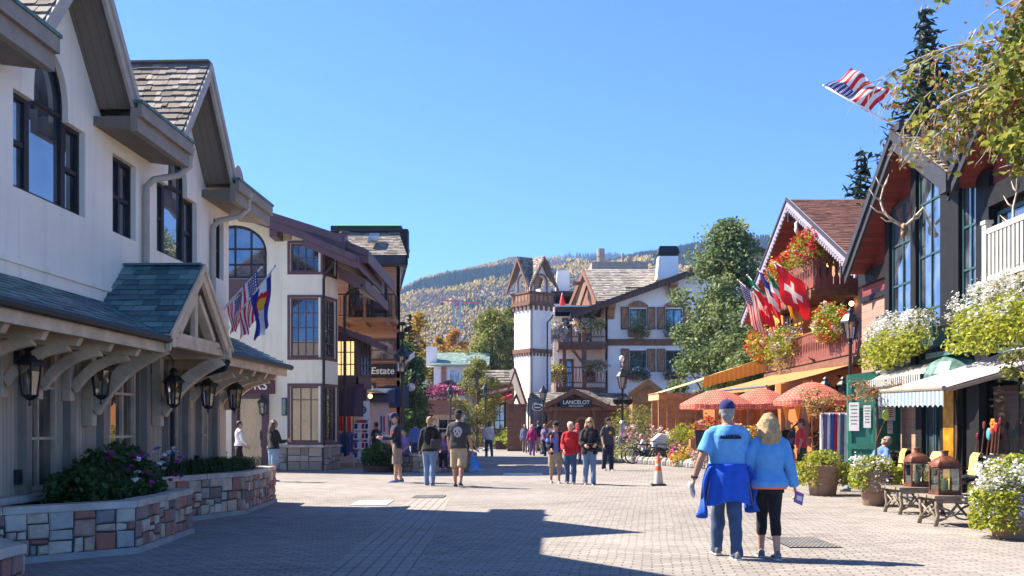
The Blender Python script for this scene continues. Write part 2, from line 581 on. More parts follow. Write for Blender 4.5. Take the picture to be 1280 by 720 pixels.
# ------------------------------------------------------------------ leaves
def leafmesh(name,pts,size,mat,parent=None,tint=None,up=.25,aspect=.62,jit=.35,droop=0.0,fold=.18,mats=None,mi=None):
 """many folded leaf-sized faces at given points"""
 pts = np.asarray(pts,dtype=np.float64); n = len(pts)
 nn = RNG.normal(size=(n,3)); nn[:,2] = np.abs(nn[:,2])+up; nn /= np.linalg.norm(nn,axis=1)[:,None]
 t = RNG.normal(size=(n,3)); t[:,2] -= droop
 t -= nn*(t*nn).sum(1)[:,None]; t /= np.linalg.norm(t,axis=1)[:,None]+1e-9
 b = np.cross(nn,t)
 s = size*(1+jit*RNG.uniform(-1,1,n))[:,None]
 v = np.empty((n,6,3))
 f = nn*fold*s
 v[:,0] = pts-t*s*.5; v[:,1] = pts+b*s*aspect*.5+f*.6-t*s*.08; v[:,2] = pts+b*s*aspect*.34+f*.4+t*s*.28
 v[:,3] = pts+t*s*.55; v[:,4] = pts-b*s*aspect*.34+f*.4+t*s*.28; v[:,5] = pts-b*s*aspect*.5+f*.6-t*s*.08
 me = bpy.data.meshes.new(name)
 idx = np.arange(n)[:,None]*6
 lv = np.concatenate([idx+[0,1,2,3],idx+[0,3,4,5]],axis=1).ravel()
 me.vertices.add(n*6); me.loops.add(n*8); me.polygons.add(n*2)
 me.vertices.foreach_set('co',v.ravel())
 me.loops.foreach_set('vertex_index',lv.astype(np.int32))
 me.polygons.foreach_set('loop_start',(np.arange(n*2)*4).astype(np.int32))
 if tint is None: tint = RNG.uniform(0,1,n)
 for m in (mats or [mat]): me.materials.append(MATS[m])
 me.update(calc_edges=True)
 if mi is not None: me.polygons.foreach_set('material_index',np.repeat(mi,2).astype(np.int32))
 at = me.attributes.new('tint','FLOAT','FACE'); at.data.foreach_set('value',np.repeat(np.clip(tint,0,1),2).astype(np.float32))
 o = bpy.data.objects.new(name,me); COL.objects.link(o); setpar(o,parent)
 return o
def ellip(n,c,r,power=2.0):
 d = RNG.normal(size=(n,3)); d /= np.linalg.norm(d,axis=1)[:,None]
 return np.asarray(c)+d*np.asarray(r)*(RNG.uniform(0,1,n) ** (1/power))[:,None]
def text_mesh(name,txt,mat,size,M,parent=None,depth=.008,align='CENTER',shear=0.0,bold=0.0):
 cu = bpy.data.curves.new(name,'FONT'); cu.body = txt; cu.size = size; cu.extrude = depth; cu.align_x = align; cu.align_y = 'CENTER'; cu.shear = shear; cu.offset = bold
 cu.resolution_u = 4
 to = bpy.data.objects.new(name,cu); COL.objects.link(to)
 me = bpy.data.meshes.new_from_object(to)
 bpy.data.objects.remove(to)
 # text lies in XY facing +Z: map x->u, y->z, z->outward
 T = Matrix(((1,0,0,0),(0,0,1,0),(0,1,0,0),(0,0,0,1)))
 me.transform(M @ T)
 me.materials.clear(); me.materials.append(MATS[mat])
 o = bpy.data.objects.new(name,me); COL.objects.link(o); setpar(o,parent)
 return o
# ------------------------------------------------------------------ material list
mplain('stucco',(.90,.80,.65),.9,.04,1.3,.35,bscale=60,dirt=(.78,.70,.59),streak=True)
mplain('stucco_cream',(.86,.77,.57),.9,.04,1.5,.3,bscale=60,dirt=(.76,.67,.48),streak=True)
mplain('stucco_white',(.88,.83,.76),.9,.04,1.2,.3,bscale=40,dirt=(.78,.72,.64))
mplain('taupe',(.27,.215,.16),.6,.10,4,.15)
mplain('taupe_light',(.42,.36,.29),.6,.10,4,.15)
mplanks('soffit',(.22,.175,.13),'X',.13,.6,.12,.05)
mplanks('soffit_side',(.20,.16,.115),'Y',.22,.6,.10,.04)
mplanks('siding_grey',(.56,.43,.30),'Y',.085,.75,.28,.10)
mplanks('siding_orange',(.58,.27,.14),'Z',.17,.6,.16,.05,c2=(.62,.30,.16))
mplanks('siding_red',(.28,.045,.032),'Z',.09,.55,.35,.06)
mplanks('siding_pink',(.42,.25,.18),'Z',.21,.7,.08,.05)
mplanks('wall_orange',(.72,.27,.03),'X',.4,.6,.10,.02)
mplanks('wood_pav',(.42,.165,.05),'X',.16,.55,.3,.05)
mplain('orange_paint',(.74,.30,.035),.7,.08,3,.15)
mplain('timber_grey',(.64,.47,.30),.7,.18,3,.3,bscale=30)
mplain('wood_brown',(.19,.082,.042),.6,.22,5,.25)
mplain('wood_tan',(.36,.18,.085),.6,.25,5,.25)
mplain('wood_dark',(.07,.035,.022),.6,.25,5,.25)
mplain('wood_weather',(.24,.195,.15),.85,.25,9,.5,bscale=60)
mplain('purple_brown',(.115,.055,.06),.5,.12,4,.1)
mplain('dark_frame',(.026,.024,.026),.55,.15,4,.05,spec=.3)
mplain('black_iron',(.016,.016,.018),.4,.2,12,.15,spec=.6)
mplain('black_paint',(.013,.013,.014),.6,.2,5,.1,spec=.2)
mplain('slate_blue_trim',(.042,.044,.054),.6,.15,4,.1,spec=.25)
mplain('lavender_trim',(.30,.27,.33),.6,.1,4,.1)
mplain('copper_green',(.09,.19,.165),.55,.35,7,.2,metal=.2,dirt=(.07,.10,.08))
mplain('copper_rust',(.20,.065,.035),.5,.35,14,.25,metal=.35)
mplain('green_door',(.018,.17,.115),.55,.12,3,.15,dirt=(.012,.10,.07))
mplain('teal_frame',(.03,.085,.09),.5,.15,4,.1)
mplain('terra',(.30,.185,.12),.8,.14,6,.25,dirt=(.36,.28,.21))
mplain('stone_cap',(.55,.46,.37),.85,.2,3,.4,bscale=30)
mplain('concrete',(.36,.34,.31),.9,.15,3,.4,bscale=40)
mplain('mortar',(.085,.075,.065),.95,.15,8,.4)
mplain('soil',(.035,.025,.018),1,.3,20,.6)
mplain('bark',(.13,.105,.08),.9,.35,14,.7,bscale=30)
mplain('bark_pale',(.46,.44,.38),.8,.3,9,.4)
mplain('bark_dark',(.05,.04,.032),.9,.3,12,.6)
mplain('white_paint',(.78,.77,.74),.5,.05,3,.05)
mplain('cream_paint',(.52,.50,.43),.6,.08,3,.1)
mplain('gold_panel',(.60,.30,.02),.35,.3,5,.2,metal=.35)
mplain('tan_metal',(.33,.25,.19),.5,.12,3,.1)
mplain('grey_metal',(.30,.31,.33),.4,.15,6,.05,metal=.7)
mplain('pole_white',(.75,.74,.70),.4,.05,4,.03)
mplain('antler',(.50,.42,.32),.6,.3,10,.3)
mplain('skull',(.34,.22,.12),.7,.3,10,.3)
mplain('rubber',(.012,.012,.013),.7,.2,10,.1)
mplain('chrome',(.55,.56,.58),.2,.1,5,0,metal=1.0)
mplain('cone_orange',(.85,.13,.02),.5,.12,8,.05)
mplain('candle',(.75,.68,.50),.6,.05,4,.05)
mplain('red_paint',(.55,.03,.03),.45,.1,4,.05)
mplain('maroon',(.10,.014,.022),.5,.12,3,.08)
mplain('sign_black',(.014,.013,.013),.5,.1,3,.05)
mplain('sign_white',(.80,.79,.76),.5,.04,3,0)
mplain('paper',(.76,.74,.70),.8,.08,20,0)
mplain('roof_flat',(.05,.052,.06),.7,.2,4,.3)
mplain('roof_green',(.27,.36,.31),.7,.2,5,.3)
mplain('brick_pink',(.36,.20,.15),.85,.2,6,.3)
mplain('phone',(.01,.01,.012),.15,.1,5,0)
mplain('plastic_bag',(.03,.17,.55),.35,.25,9,.35,bscale=30)
mplain('plastic_clear',(.55,.58,.62),.2,.2,12,.2)
mplain('interior_white',(.62,.62,.62),.8,.06,3,.05)
mplain('grate',(.03,.03,.032),.6,.2,12,.1,metal=.3)
mplain('steel_plate',(.55,.54,.52),.4,.2,9,.15,metal=.2)
for nm,c in (('glass_red',(.5,.02,.03)),('glass_orange',(.75,.22,.02)),('glass_maroon',(.13,.015,.03)),('glass_blue',(.10,.40,.50)),('glass_lime',(.35,.50,.04))):
 mplain(nm,c,.12,.2,12,0,spec=.7)
mglass('glass',(.022,.026,.032))
mglass('glass_sky',(.05,.065,.09),.015,(.12,.14,.17),2.5)
mglass('glass_shop',(.03,.03,.028),.02,(.17,.10,.05),2.0)
mglass('glass_curtain',(.20,.19,.16),.03,(.46,.42,.34))
mglass('glass_teal',(.05,.10,.10),.02,(.22,.32,.30),1.9)
mclear('clear_glass')
mclear('lamp_glass',(.75,.77,.78),.18)
memit('lamp_warm',(1.0,.60,.22),2.2)
memit('shop_glow',(1.0,.42,.08),.9)
memit('shop_lit',(1.0,.62,.26),.42)
mtint('shake',[(0,(.10,.083,.07)),(.35,(.19,.16,.135)),(.7,(.27,.235,.20)),(1,(.36,.31,.26))],.85,.5,18)
mtint('shake_pale',[(0,(.22,.185,.15)),(.5,(.33,.285,.24)),(1,(.43,.38,.32))],.85,.5,12)
mtint('shake_brown',[(0,(.085,.03,.022)),(.5,(.14,.05,.036)),(1,(.19,.075,.052))],.85,.5,12)
mtint('slate_teal',[(0,(.035,.085,.10)),(.45,(.06,.14,.155)),(.8,(.10,.205,.21)),(1,(.16,.27,.26))],.45,.35,10,noisemix=.5)
mtint('stone',[(0,(.15,.11,.09)),(.14,(.33,.25,.18)),(.28,(.42,.14,.085)),(.42,(.25,.22,.20)),(.56,(.62,.47,.31)),(.7,(.36,.13,.09)),(.82,(.68,.57,.42)),(1,(.28,.27,.26))],.85,.7,9,noisemix=.28,dist=.02)
mtint('stone_tan',[(0,(.24,.19,.14)),(.35,(.38,.30,.22)),(.7,(.50,.41,.30)),(1,(.32,.27,.22))],.85,.7,9,noisemix=.3,dist=.02)
mtint('roof_green_tile',[(0,(.20,.29,.25)),(1,(.33,.43,.37))],.7,.3,6)
# leaves
LEAF = dict(
 leaf_green=[(0,(.018,.042,.012)),(.5,(.045,.092,.024)),(1,(.10,.16,.04))],
 leaf_olive=[(0,(.065,.09,.02)),(.5,(.18,.20,.04)),(1,(.38,.33,.07))],
 leaf_big=[(0,(.05,.09,.03)),(.5,(.14,.20,.07)),(1,(.34,.38,.16))],
 leaf_yellow=[(0,(.22,.15,.012)),(.5,(.45,.27,.02)),(1,(.62,.38,.03))],
 leaf_orange=[(0,(.35,.16,.015)),(.5,(.50,.22,.02)),(1,(.45,.32,.03))],
 leaf_lime=[(0,(.12,.17,.015)),(.5,(.27,.32,.03)),(1,(.46,.44,.06))],
 leaf_aspen=[(0,(.07,.10,.02)),(.35,(.17,.22,.04)),(.7,(.34,.34,.06)),(.86,(.50,.40,.10)),(1,(.42,.17,.05))],
 leaf_dry=[(0,(.24,.12,.04)),(.5,(.36,.19,.07)),(1,(.42,.30,.12))],
 leaf_conifer=[(0,(.008,.020,.014)),(.5,(.020,.045,.026)),(1,(.045,.08,.042))],
 leaf_sage=[(0,(.10,.12,.07)),(.5,(.22,.21,.14)),(1,(.36,.30,.24))],
 bloom_white=[(0,(.62,.62,.58)),(1,(.85,.85,.83))],
 bloom_red=[(0,(.36,.008,.012)),(1,(.70,.03,.04))],
 bloom_pink=[(0,(.50,.12,.20)),(1,(.70,.28,.38))],
 bloom_magenta=[(0,(.38,.04,.22)),(1,(.60,.10,.38))],
 bloom_purple=[(0,(.16,.07,.32)),(1,(.34,.20,.52))],
 bloom_orange=[(0,(.70,.20,.02)),(1,(.80,.45,.05))],
 bloom_yellow=[(0,(.65,.45,.03)),(1,(.80,.65,.10))],
 bloom_mauve=[(0,(.34,.24,.32)),(1,(.60,.48,.55))],
)
for k_,st_ in LEAF.items():
 mtint(k_,st_,.55 if k_.startswith('leaf') else .7,0,10,.42 if k_.startswith('leaf') else .2,.35,0)
# far forest: tint picks species
mtint('forest',[(0,(.010,.026,.026)),(.28,(.025,.048,.038)),(.36,(.12,.075,.06)),(.5,(.19,.13,.09)),(.58,(.30,.21,.045)),(.78,(.46,.30,.05)),(.9,(.48,.34,.09)),(1,(.17,.18,.06))],.9,0,1,.15,.1,0)
mplain('hill_soil',(.24,.17,.075),1,.5,.012,0)
mpaving('pavers',(.225,.201,.183),(.355,.32,.29),(.078,.069,.063),.21,.105,R(8),.011)
mpaving('pavers_strip',(.285,.253,.23),(.33,.30,.275),(.098,.088,.08),.30,.15,R(90),.012,0.0,.006)
mpaving('pavers_walk',(.22,.19,.162),(.335,.292,.25),(.092,.078,.066),.24,.12,R(62),.012)
# cloth
for nm,c in dict(cloth_lightblue=(.11,.33,.62),cloth_fleece=(.09,.30,.60),cloth_royal=(.012,.085,.48),cloth_jean=(.045,.085,.17),cloth_jean_light=(.13,.21,.34),cloth_black=(.012,.012,.014),
                  cloth_charcoal=(.045,.047,.052),cloth_navy=(.013,.017,.04),cloth_khaki=(.36,.285,.19),cloth_taupe=(.22,.18,.15),cloth_red=(.55,.018,.024),cloth_salmon=(.55,.12,.12),cloth_white=(.68,.67,.66),
                  cloth_magenta=(.42,.02,.16),cloth_purple=(.20,.12,.30),cloth_orange=(.70,.12,.015),cloth_coral=(.75,.17,.09),cloth_blueshirt=(.10,.20,.50),cloth_greyblue=(.12,.15,.22),cloth_grey=(.20,.20,.22),cloth_denim_short=(.16,.25,.37),
                  cloth_plaid=(.13,.16,.26),cloth_green_dark=(.035,.05,.03),cloth_yellow=(.62,.45,.14),cap_blue=(.018,.022,.11),cloth_print=(.42,.43,.44),cloth_redshirt=(.48,.035,.045),cloth_blue=(.03,.12,.42),canvas_white=(.72,.71,.72),cloth_pink=(.65,.25,.35)).items():
 mfabric(nm,c)
for nm,c in dict(skin=(.50,.28,.19),skin_tan=(.42,.215,.135),skin_pale=(.56,.34,.25)).items():
 t_ = NT(nm)
 cc = t_.ramp(t_.noise(t_.coord(),14,4),[(.3,tuple(x*.85 for x in c)),(.7,c)])
 t_.set(Base_Color=cc,Roughness=.55); t_.b.inputs['Subsurface Weight'].default_value = .08; t_.b.inputs['Subsurface Radius'].default_value = (.02,.008,.004)
for nm,c in dict(hair_blonde=(.52,.36,.17),hair_brown=(.075,.04,.022),hair_dark=(.02,.014,.011),hair_grey=(.33,.32,.31),hair_white=(.72,.70,.67),hair_sandy=(.36,.25,.13)).items():
 t_ = NT(nm)
 v_ = t_.coord((60,60,5)); f_ = t_.noise(v_,3,4,.7)
 t_.set(Base_Color=t_.ramp(f_,[(.3,tuple(x*.45 for x in c)),(.7,tuple(min(1,x*1.25) for x in c))]),Roughness=.42)
 t_.bump(f_,.8,.02)
mplain('shoe_dark',(.03,.03,.034),.6,.2,20,.1)
mplain('shoe_grey',(.16,.16,.17),.6,.3,30,.1)
mplain('shoe_blue',(.03,.12,.32),.6,.2,30,.1)
mplain('shoe_brown',(.10,.05,.028),.6,.2,30,.1)
mplain('sole',(.55,.54,.52),.7,.1,10,.05)
mplain('eye_dark',(.015,.012,.01),.2,.1,5,0)
mplain('lip',(.40,.14,.12),.5,.1,5,0)
mstripes('awning_white',(.58,.57,.62),(.50,.50,.55),pitch=.5,duty=.9,direction=(0,1,0),transl=.3)
mstripes('valance_blue',(.55,.56,.58),(.20,.34,.42),pitch=.16,duty=.55,direction=(0,1,0),transl=.3)
mstripes('awning_yellow',(.80,.50,.12),(.72,.38,.06),pitch=.5,duty=.5,direction=(.6,1,0),transl=.3)
mstripes('awning_cream',(.78,.62,.36),(.74,.55,.28),pitch=.9,duty=.5,direction=(0,1,0),transl=.3)
mstripes('awning_tan',(.60,.32,.12),(.56,.29,.10),pitch=.9,duty=.5,direction=(0,1,0),transl=.3)
mstripes('awning_bw',(.035,.035,.038),(.56,.55,.52),pitch=.125,duty=.52,direction=(0,1,0),transl=.1)
mplain('awning_purple',(.055,.022,.04),.8,.12,5,.1)
mplain('awning_navy',(.02,.035,.09),.7,.12,5,.1)
mplain('awning_red',(.55,.025,.05),.75,.12,5,.1)
# dotted umbrella fabric
t_ = NT('umbrella_red')
vo = t_.n('ShaderNodeTexVoronoi',i_Scale=15.0,i_Randomness=0.0); t_.l(t_.coord(),vo.inputs['Vector'])
dots = t_.math('LESS_THAN',vo.outputs['Distance'],.30)
cc = t_.mix(dots,(.56,.14,.09),(.74,.52,.42))
t_.set(Base_Color=cc,Roughness=.8)
tr_ = t_.n('ShaderNodeBsdfTranslucent'); t_.l(cc,tr_.inputs[0]); mx_ = t_.n('ShaderNodeMixShader',i_0=.35)
t_.l(t_.b.outputs[0],mx_.inputs[1]); t_.l(tr_.outputs[0],mx_.inputs[2]); t_.l(mx_.outputs[0],t_.out.inputs[0])
for nm,c in dict(flag_red=(.62,.012,.025),flag_white=(.80,.79,.78),flag_blue=(.018,.025,.19),flag_green=(.0,.24,.12),flag_gold=(.80,.45,.02),flag_black=(.02,.02,.03),flag_royal=(.03,.04,.30)).items():
 t_ = NT(nm)
 t_.set(Base_Color=c,Roughness=.7)
 tr_ = t_.n('ShaderNodeBsdfTranslucent',i_0=(*c,1)); mx_ = t_.n('ShaderNodeMixShader',i_0=.3)
 t_.l(t_.b.outputs[0],mx_.inputs[1]); t_.l(tr_.outputs[0],mx_.inputs[2]); t_.l(mx_.outputs[0],t_.out.inputs[0])

# ------------------------------------------------------------------ setting: ground, paving, hills
g = MB(); g.poly([(-2650,-60,0),(2500,-60,0),(2500,2900,0),(-2650,2900,0)])
tag(g.build('ground','pavers'),'beige brick paved pedestrian street','street',kind='structure')
g = MB()
pts_l = [(-1.62,4),(-1.87,10.04),(-2.02,16),(-2.16,21.6)]; pts_r = [(-.72,4),(-.97,10.04),(-1.15,16),(-1.30,21.0)]
for (a,b),(c,d) in zip(zip(pts_l,pts_r),zip(pts_l[1:],pts_r[1:])):
 g.poly([(*a,.004),(*b,.004),(*d,.004),(*c,.004)])
tag(g.build('path','pavers_strip'),'strip of long stacked pavers running down the street','paving',kind='structure')
g = MB()
g.poly([(6.2,4,.004),(12,4,.004),(12,27.5,.004),(7.6,27.5,.004),(6.9,20,.004)])
tag(g.build('pavement','pavers_walk'),'diagonal brick paving in front of the shop','paving',kind='structure')

def crest(px):
 xs = [-400,200,440,503,530,580,640,690,760,830,880,930,1000,1150,1600]
 ys = [440,400,385,366,353,343,328,331,334,323,311,304,300,300,330]
 return float(np.interp(px,xs,ys))
def crest2(px):
 xs = [-400,560,640,690,730,800,880,1000,1600]
 ys = [460,360,332,324,325,327,315,318,340]
 return float(np.interp(px,xs,ys))
def hill_z(X,Y,D,fn,Y0):
 px = CX+F*X/max(Y,1)
 zc = H+(YH-fn(px))/F*D
 s = (Y-Y0)/(D-Y0)
 if s <= 0: return -4.0
 if s <= 1:
  e = s*s*(3-2*s)*.45+s*.55
  z = zc*e
 else:
  z = zc*(1-(s-1)*.7)
 n1 = noise.noise(Vector((X*.006,Y*.004,3)))*22+noise.noise(Vector((X*.02,Y*.012,8)))*7
 return z+n1*min(1,s*3)*(min(1,abs(1-s)*3)*.8+.2)
for nm,D,fn,Y0,lab in (('hills',1400,crest,330,'autumn hillside behind the village'),('hills',2300,crest2,1300,'dark farther ridge behind the hillside')):
 g = MB()
 nx,ny = 150,60
 Y1 = D*1.25
 g.grid(lambda a,b: (lambda Y,px: ((px-CX)/F*Y,Y,hill_z((px-CX)/F*Y,Y,D,fn,Y0)))(Y0*.98+(Y1-Y0)*b,-500+2200*a),nx,ny)
 o = g.build(nm,'hill_soil',smooth=True)
 tag(o,lab,'hill',kind='structure')

# forest on the slope: one mass of small trees
def forest(n,D,fn,Y0,px0,px1,dark,name,lab,smin,smax,ymax):
 V = []; Fc = []; T = []
 con = [(0,0,1.0)]+[(.2*math.cos(a),.2*math.sin(a),.05) for a in (0,1.26,2.51,3.77,5.03)]
 conf = [(0,i,i % 5+1) for i in range(1,6)]
 oc = [(0,0,.0),(.3,0,.42),(.1,.29,.5),(-.25,.18,.38),(-.25,-.18,.52),(.1,-.29,.4),(.03,.02,1.0)]
 ocf = [(0,i % 5+1,i) for i in range(1,6)]+[(6,i,i % 5+1) for i in range(1,6)]
 rnd = random.Random(5)
 k = 0
 while k < n:
  px = rnd.uniform(px0,px1)
  s = rnd.random() ** .8
  Y = Y0+(D*1.02-Y0)*(.12+.88*s)
  X = (px-CX)/F*Y
  z = hill_z(X,Y,D,fn,Y0)
  k += 1
  q = 1.25*noise.noise(Vector((X*.0062,z*.024,1.3)))+.6*noise.noise(Vector((X*.018,z*.06,7)))+dark
  r = rnd.random()
  sc = rnd.uniform(smin,smax)*Y/D
  if q > .16+rnd.uniform(-.16,.16):
   tint = rnd.uniform(.0,.28); vs,fs = con,conf; sc *= 1.25; wd = 1.1
  elif q <-.3+rnd.uniform(-.14,.14):
   tint = rnd.uniform(.34,.56); vs,fs = oc,ocf; sc *= .6; wd = 1.2
  else:
   tint = (.74+.26*noise.noise(Vector((X*.03,z*.1,4)))+rnd.uniform(-.07,.07)) if r < .8 else rnd.choice([.97,.95,.2,.52]); vs,fs = oc,ocf; wd = rnd.uniform(1.0,1.7); sc *= rnd.uniform(.5,.95)
  b = len(V); a = rnd.uniform(0,6.28); ca,sa = math.cos(a)*wd,math.sin(a)*wd
  for x,y,h in vs:
   V.append((X+(x*ca-y*sa)*sc,Y+(x*sa+y*ca)*sc,z-.5+h*sc))
  for f in fs:
   Fc.append([b+i for i in f]); T.append(tint+rnd.uniform(-.02,.02))
 me = bpy.data.meshes.new(name); me.from_pydata(V,[],Fc); me.materials.append(MATS['forest'])
 at = me.attributes.new('tint','FLOAT','FACE'); at.data.foreach_set('value',np.clip(T,0,1).astype(np.float32))
 o = bpy.data.objects.new(name,me); COL.objects.link(o)
 tag(o,lab,'forest',kind='stuff')
forest(52000,1400,crest,330,470,1010,.02,'hillside_forest','golden aspens and dark conifers covering the near hillside',5,9.5,0)
forest(7000,2300,crest2,1300,600,1000,.75,'ridge_forest','dark conifers covering the farther ridge',10,18,0)

# the air between here and the hills
t_ = NT('haze_air')
t_.t.nodes.remove(t_.b)
pv = t_.n('ShaderNodeVolumePrincipled',i_Density=.0002,i_Anisotropy=.2)
pv.inputs['Color'].default_value = (.36,.60,1.0,1)
t_.l(pv.outputs[0],t_.out.inputs['Volume'])
g = MB(); g.box(-2700,2550,-70,2950,-5.2,470)
tag(g.build('haze','haze_air'),'thin blue autumn haze','haze',kind='stuff')
# ------------------------------------------------------------------ A: the long stucco building on the left
MA = frame((-6.3,0,0),(.04,1))
A = thing('stucco_building','long pale stucco building with steep taupe gables and slate canopy over its timber ground floor','building',(-6.0,11,0))
GC = [8.35,12.6,16.85]; ZR = 7.6; HALF = 1.36; EZ = 5.95
def gable_top():
 o = [(3.0,5.78)]
 for c in GC:
  o += [(c-1.42,5.78),(c,7.45),(c+1.42,5.78)]
 return o+[(19.5,5.78)]
top = gable_top()
outer = [(3.0,2.95),(19.5,2.95)]+top[::-1]
AW = []          # (u0,u1,z0,z1,arch)
for c in GC:
 AW.append((c-.90,c+.90))
tri = lambda c: [(c-.90,4.30),(c+.90,4.30),(c+.90,5.45),(c+.43,5.45),(c+.43,5.62)]+[(c+.43*math.cos(math.pi*i/10),5.62+.60*math.sin(math.pi*i/10)) for i in range(1,10)]+[(c-.43,5.62),(c-.43,5.45),(c-.90,5.45)]
holes = [tri(c) for c in GC]
for u0,u1 in ((6.0,6.8),(10.15,10.95),(14.35,15.15),(18.62,19.2)):
 holes.append(rect(u0,u1,4.29,5.42))
m = MB(MA)
wall(m,outer,holes,0.0,.17,0)
m.box(3.0,19.5,-.4,-.171,2.95,5.0)     # inner leaf so the openings stay dark
m.box(3.0,19.5,0.001,.03,3.40,3.46)
wl_a = m.build('wall','stucco',A)
m = MB(MA)                                     # far end and back of the building
m.box(3.0,19.48,-9,-.42,.0,5.8); m.build('rear_wall','stucco',A)
for c in GC:
 window(A,MA,c-.45,c+.45,4.30,6.22,-.13,1,1,'dark_frame','glass_sky',.055,proud=.05,arch=5.62,rowz=[5.52])
 for s in (-1,1):
  a,b = sorted((c+s*.45,c+s*.90))
  window(A,MA,a,b,4.30,5.45,-.13,1,2,'dark_frame','glass_sky' if s < 0 else 'glass',.055,.03,proud=.05)
for u0,u1 in ((6.0,6.8),(10.15,10.95),(14.35,15.15),(18.62,19.2)):
 window(A,MA,u0,u1,4.29,5.42,-.13,2,2,'dark_frame','glass',.05,.03,proud=.05)
# roofs
WO = .55
sh = MB(MA)
def nobottom(e0,e1,r0,r1,course=.17,width=.15): shingles(sh,e0,e1,r0,r1,course,width,.02)
edges = [3.0]+[x for c in GC for x in (c-HALF,c+HALF)]+[19.9]
for c in GC:
 deck = MB(MA)
 for s in (-1,1):
  bb = MB(MA)
  e0,e1,r0,r1 = (c+s*HALF,WO,EZ),(c+s*HALF,-3.2,EZ),(c,WO,ZR),(c,-3.2,ZR)
  slab(deck,e0,e1,r0,r1,.09)
  if s < 0 or c < 10: nobottom(e0,(c+s*HALF,-2.6,EZ),r0,(c,-2.6,ZR))
  else: nobottom(e0,e1,r0,r1,.3,.4)
  # barge board with a second stepped fascia
  d = Vector((c+s*HALF,0,EZ))-Vector((c,0,ZR)); d.normalize()
  for (wa,wb,dz0,dz1) in ((WO-.035,WO+.012,-.30,-.02),(WO+.012,WO+.042,-.13,.02)):
   pz = lambda k,dz: (c+s*HALF*k,ZR+(EZ-ZR)*k+dz)
   p = [pz(0,dz0),pz(1.0,dz0),pz(1.0,dz1),pz(0,dz1)]
   bb.prism([(a,wa,z) for a,z in p],(0,wb-wa,0))
  bb.build('barge_board','taupe_light',A)
 deck.build('gable_soffit','soffit',A)
 sh.bar((c,WO,ZR+.03),(c,-2.6,ZR+.03),.16,.03)
# eave boxes between the gables, with copper edged gutter
gaps = [(3.0,GC[0]-HALF),(GC[0]+HALF,GC[1]-HALF),(GC[1]+HALF,GC[2]-HALF),(GC[2]+HALF,19.95)]
for a,b in gaps:
 a -= .22; b += .22; eb = MB(MA); gu = MB(MA); ef = MB(MA)
 eb.hexa([(a,.001,5.63),(b,.001,5.63),(b,WO-.03,5.56),(a,WO-.03,5.56),(a,.001,5.75),(b,.001,5.75),(b,WO-.03,5.75),(a,WO-.03,5.75)])
 ef.box(a,b,WO-.03,WO+.07,5.54,5.86); ef.box(a,b,WO+.07,WO+.13,5.74,5.92)
 gu.box(a-.02,b+.02,WO+.01,WO+.15,5.922,5.965)
 eb.build('eave_soffit','soffit_side',A); ef.build('eave_box','taupe',A); gu.build('gutter','copper_green',A)
slab(sh,(3,-.3,6.58),(19.9,-.3,6.58),(3,-6.5,10.9),(19.9,-6.5,10.9),.1,0)
for a,b in gaps: slab(sh,(a,WO,5.98),(b,WO,5.98),(a,-.3,6.58),(b,-.3,6.58),.08,0)
slab(sh,(3,-13,5.98),(19.9,-13,5.98),(3,-6.5,10.9),(19.9,-6.5,10.9),.1,0)
sh.build('roof','shake',A)
# half-round dormer cap beyond the last gable
q = MB(MA)
q.prism([(19.2+.36*math.cos(math.pi*i/10),.30,6.0+.5*math.sin(math.pi*i/10)) for i in range(11)],(0,-2.2,0)); q.build('dormer_cap','tan_metal',A)
# downpipes
for u in (15.38,18.42):
 d = MB(MA)
 d.tube([(u+.35,WO+.06,5.80),(u+.35,WO+.06,5.58),(u+.28,WO-.08,5.42),(u+.05,.16,5.30),(u,.07,5.18),(u,.065,5.0),(u,.065,3.15)],.052,10)
 d.tube([(u+.35,WO+.06,5.86),(u+.35,WO+.06,5.70)],[.09,.06],10)
 d.build('downpipe','taupe_light',A,smooth='auto')

# ground floor: timber siding, windows, ledge
WN = [(8.2,9.3),(12.05,12.95),(14.1,15.4),(16.45,17.15),(18.0,18.65)]
m = MB(MA); wall(m,rect(3,19.5,.6,3.1),[rect(a,b,.70,2.62) for a,b in WN],-.05,.2); m.box(3,19.5,-.42,-.26,.6,3.1)
m.build('timber_wall','siding_grey',A)
m = MB(MA); m.box(3,19.52,-.06,.16,.60,.68); m.build('ledge','stone_cap',A)
m = MB(MA); ashlar(m,3,19.5,0,.6,-.02,.5,.18); m.box(3,19.5,-.2,-.018,0,.6); m.build('plinth','stone',A)
for i,(a,b) in enumerate(WN):
 window(A,MA,a,b,.70,2.62,-.17,2 if b-a < 1.2 else 3,3,'timber_grey','glass_teal' if i in (3,4) else 'glass_shop',.05,.018,proud=.06)
for a,b in WN:
 for u in (a-.16,b+.03):
  pst = MB(MA); pst.box(u,u+.13,-.048,.06,.68,2.9); pst.build('window_post','taupe',A)
 for z in (.8,2.2):
  hg = MB(MA); hg.box(a-.26,a-.2,-.04,.03,z,z+.18); hg.build('hinge','black_iron',A)

